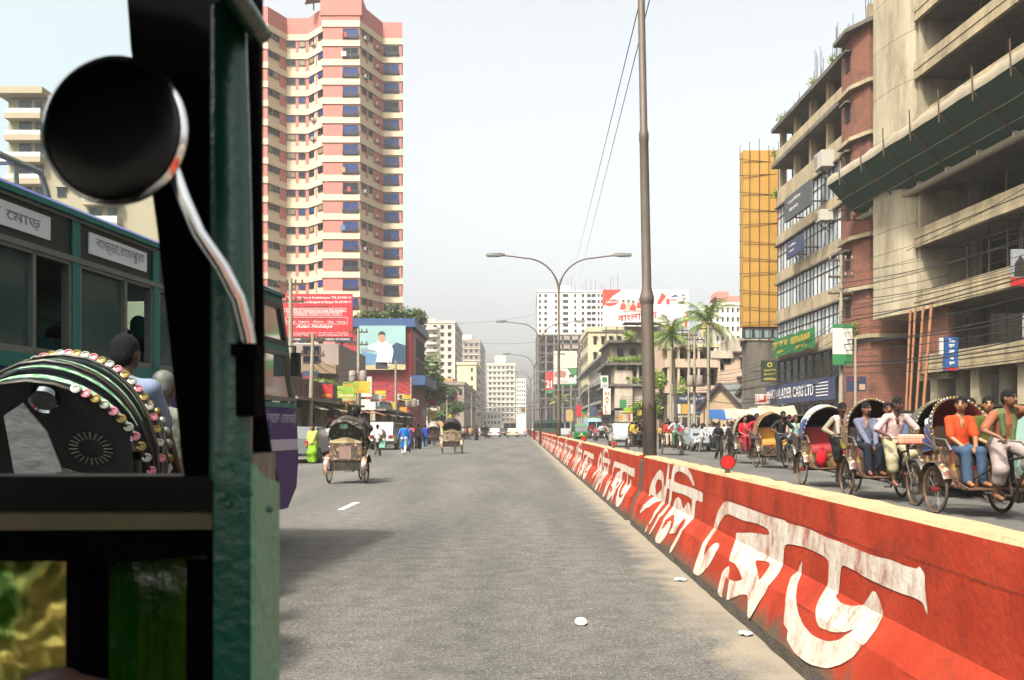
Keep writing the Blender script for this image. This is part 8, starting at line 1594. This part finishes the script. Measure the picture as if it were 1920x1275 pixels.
for i in range(4): cable(at(672, 690+i*12, YL_(672)), at(742, 690+i*12, YL_(742)), .3+.1*i, .02, 'black overhead cable between the poles of the red building', 'cables before the red building'); cable(at(580, 660+i*10, YL_(580)), at(672, 690+i*10, YL_(672)), .5+.1*i, .02, 'black overhead cable above the left shop signs', 'cables above the left shop signs'); cable(at(742, 700+i*10, YL_(742)), at(838, 745+i*5, YL_(838)), .4, .022, 'black overhead cable passing the dark left tree', 'cables past the dark tree')
for i in range(3): cable(at(838, 742+i*6, YL_(838)), at(1104, 738+i*4, 140), 1.4+.2*i, .04, 'black overhead cable crossing the whole street far off', 'cables crossing the far street')
cable(at(856, 606, 330), at(1012, 587, 380), 1.0, .05, 'single thin cable strung high between the far white blocks', None); cable(at(858, 640, 330), at(1014, 641, 300), .8, .05, 'thin cable strung lower between the far white blocks', None)
for i, (x0, x1) in enumerate(((1203, 1070), (1222, 1083))): cable(at(x0+50, -215, 14), at(x1, 535, 384), .0, .012 if i else .012, ['left', 'right'][i]+' of the two thin cables rising past the second street lamp', 'cables rising past the lamp')
cable(at(1700, 470, 46), at(1960, 330, 36), .1, .02, 'long stay cable slanting across the concrete building floors', None)
# small canopies and stalls along the right kerb
for i, (px, Y, w, m, lab) in enumerate(((1372, 70, 3.4, SBLU, 'blue cloth awning sloping beside the gabled sheds'), (1395, 66, 2.6, OLDW, 'pale sloping awning right of the blue one'), (1462, 58, 2.4, CLO, 'dusty cloth awning left of the car shop'))):
    t = empty('cloth_awning', (PX(px, Y), Y, 0), R(-8), lab, 'awning'); b = MB(); n = 8; b.grid([[(-w/2+w*k/n, 0, 2.1+.06*math.sin(k*1.7)) for k in range(n+1)], [(-w/2+w*k/n, 1.8, 2.9+.05*math.sin(k)) for k in range(n+1)]]); b.build('cloth', m, t, 50)
    for x in (-w/2+.1, w/2-.1): MB().cyl((x, .1, 0), (x, .1, 2.12), .04, n=6).build('post', RUST, t)

# crowded little shop boards over both pavements
rs = random.Random(21); CB = [SRED, YEL, SGR, SBLU, WHR, SNAVY, MATS['sign lime'], MATS['sign cream'], MATS['sign orange']]
for i in range(30):
    left = i < 16; Y = rs.uniform(48, 120) if left else rs.uniform(98, 175); X = -12.3+rs.uniform(-.2, .9) if left else rs.uniform(11.2, 12.8); w, h = rs.uniform(.5, 1.2), rs.uniform(.4, 1.0); z = rs.uniform(2.7, 4.3); m = rs.choice(CB)
    t = bld('shop_board', 'small bright shop board among the clustered signs over the '+('left' if left else 'right')+' pavement', 'sign', 'clustered shop boards on the '+('left' if left else 'right')); MB().box(X-w/2, X+w/2, Y, Y+.12, z, z+h).build('board', m, t); MB().box(X-w*.42, X+w*.42, Y-.01, Y-.001, z+h*.12, z+h*.3).build('print_band', rs.choice(CB), t)
    MB().box(min(X, -12.62 if left else 13.3), max(X, -12.62 if left else 13.3), Y+.13, Y+.17, z+h*.8, z+h*.85).build('bracket', FRAMED, t)
for i in range(9):
    Y = 50+i*5.5; t = bld('shop_awning', 'faded cloth awning jutting from the left shopfronts', 'awning', 'awnings of the left shopfronts'); b = MB(); b.grid([[(-12.6, Y+k*.6, 2.9) for k in range(5)], [(-11.3, Y+k*.6, 2.45+.05*(k % 2)) for k in range(5)]]); b.build('cloth', rs.choice([CLO, SBLU, GB, OLDW, mat('awning rust', '#8a4a34', .9, var=.3)]), t, 50); MB().cyl((-11.32, Y+.05, 0), (-11.32, Y+.05, 2.45), .03, n=5).build('post', RUST, t)
# ---------------------------------------------------------------- haze in the air
hz = bpy.data.materials.new('haze air'); hz.use_nodes = True; t = hz.node_tree; t.nodes.clear()
o_ = N(t, 'ShaderNodeOutputMaterial'); pv = N(t, 'ShaderNodeVolumePrincipled'); pv.inputs['Color'].default_value = (1, 1, 1, 1)
pv.inputs['Density'].default_value = .00026; pv.inputs['Anisotropy'].default_value = 0; t.links.new(pv.outputs[0], o_.inputs['Volume'])
MB().box(-260, 260, -40, 920, -1.1, 85).build('haze', hz, kind='stuff')
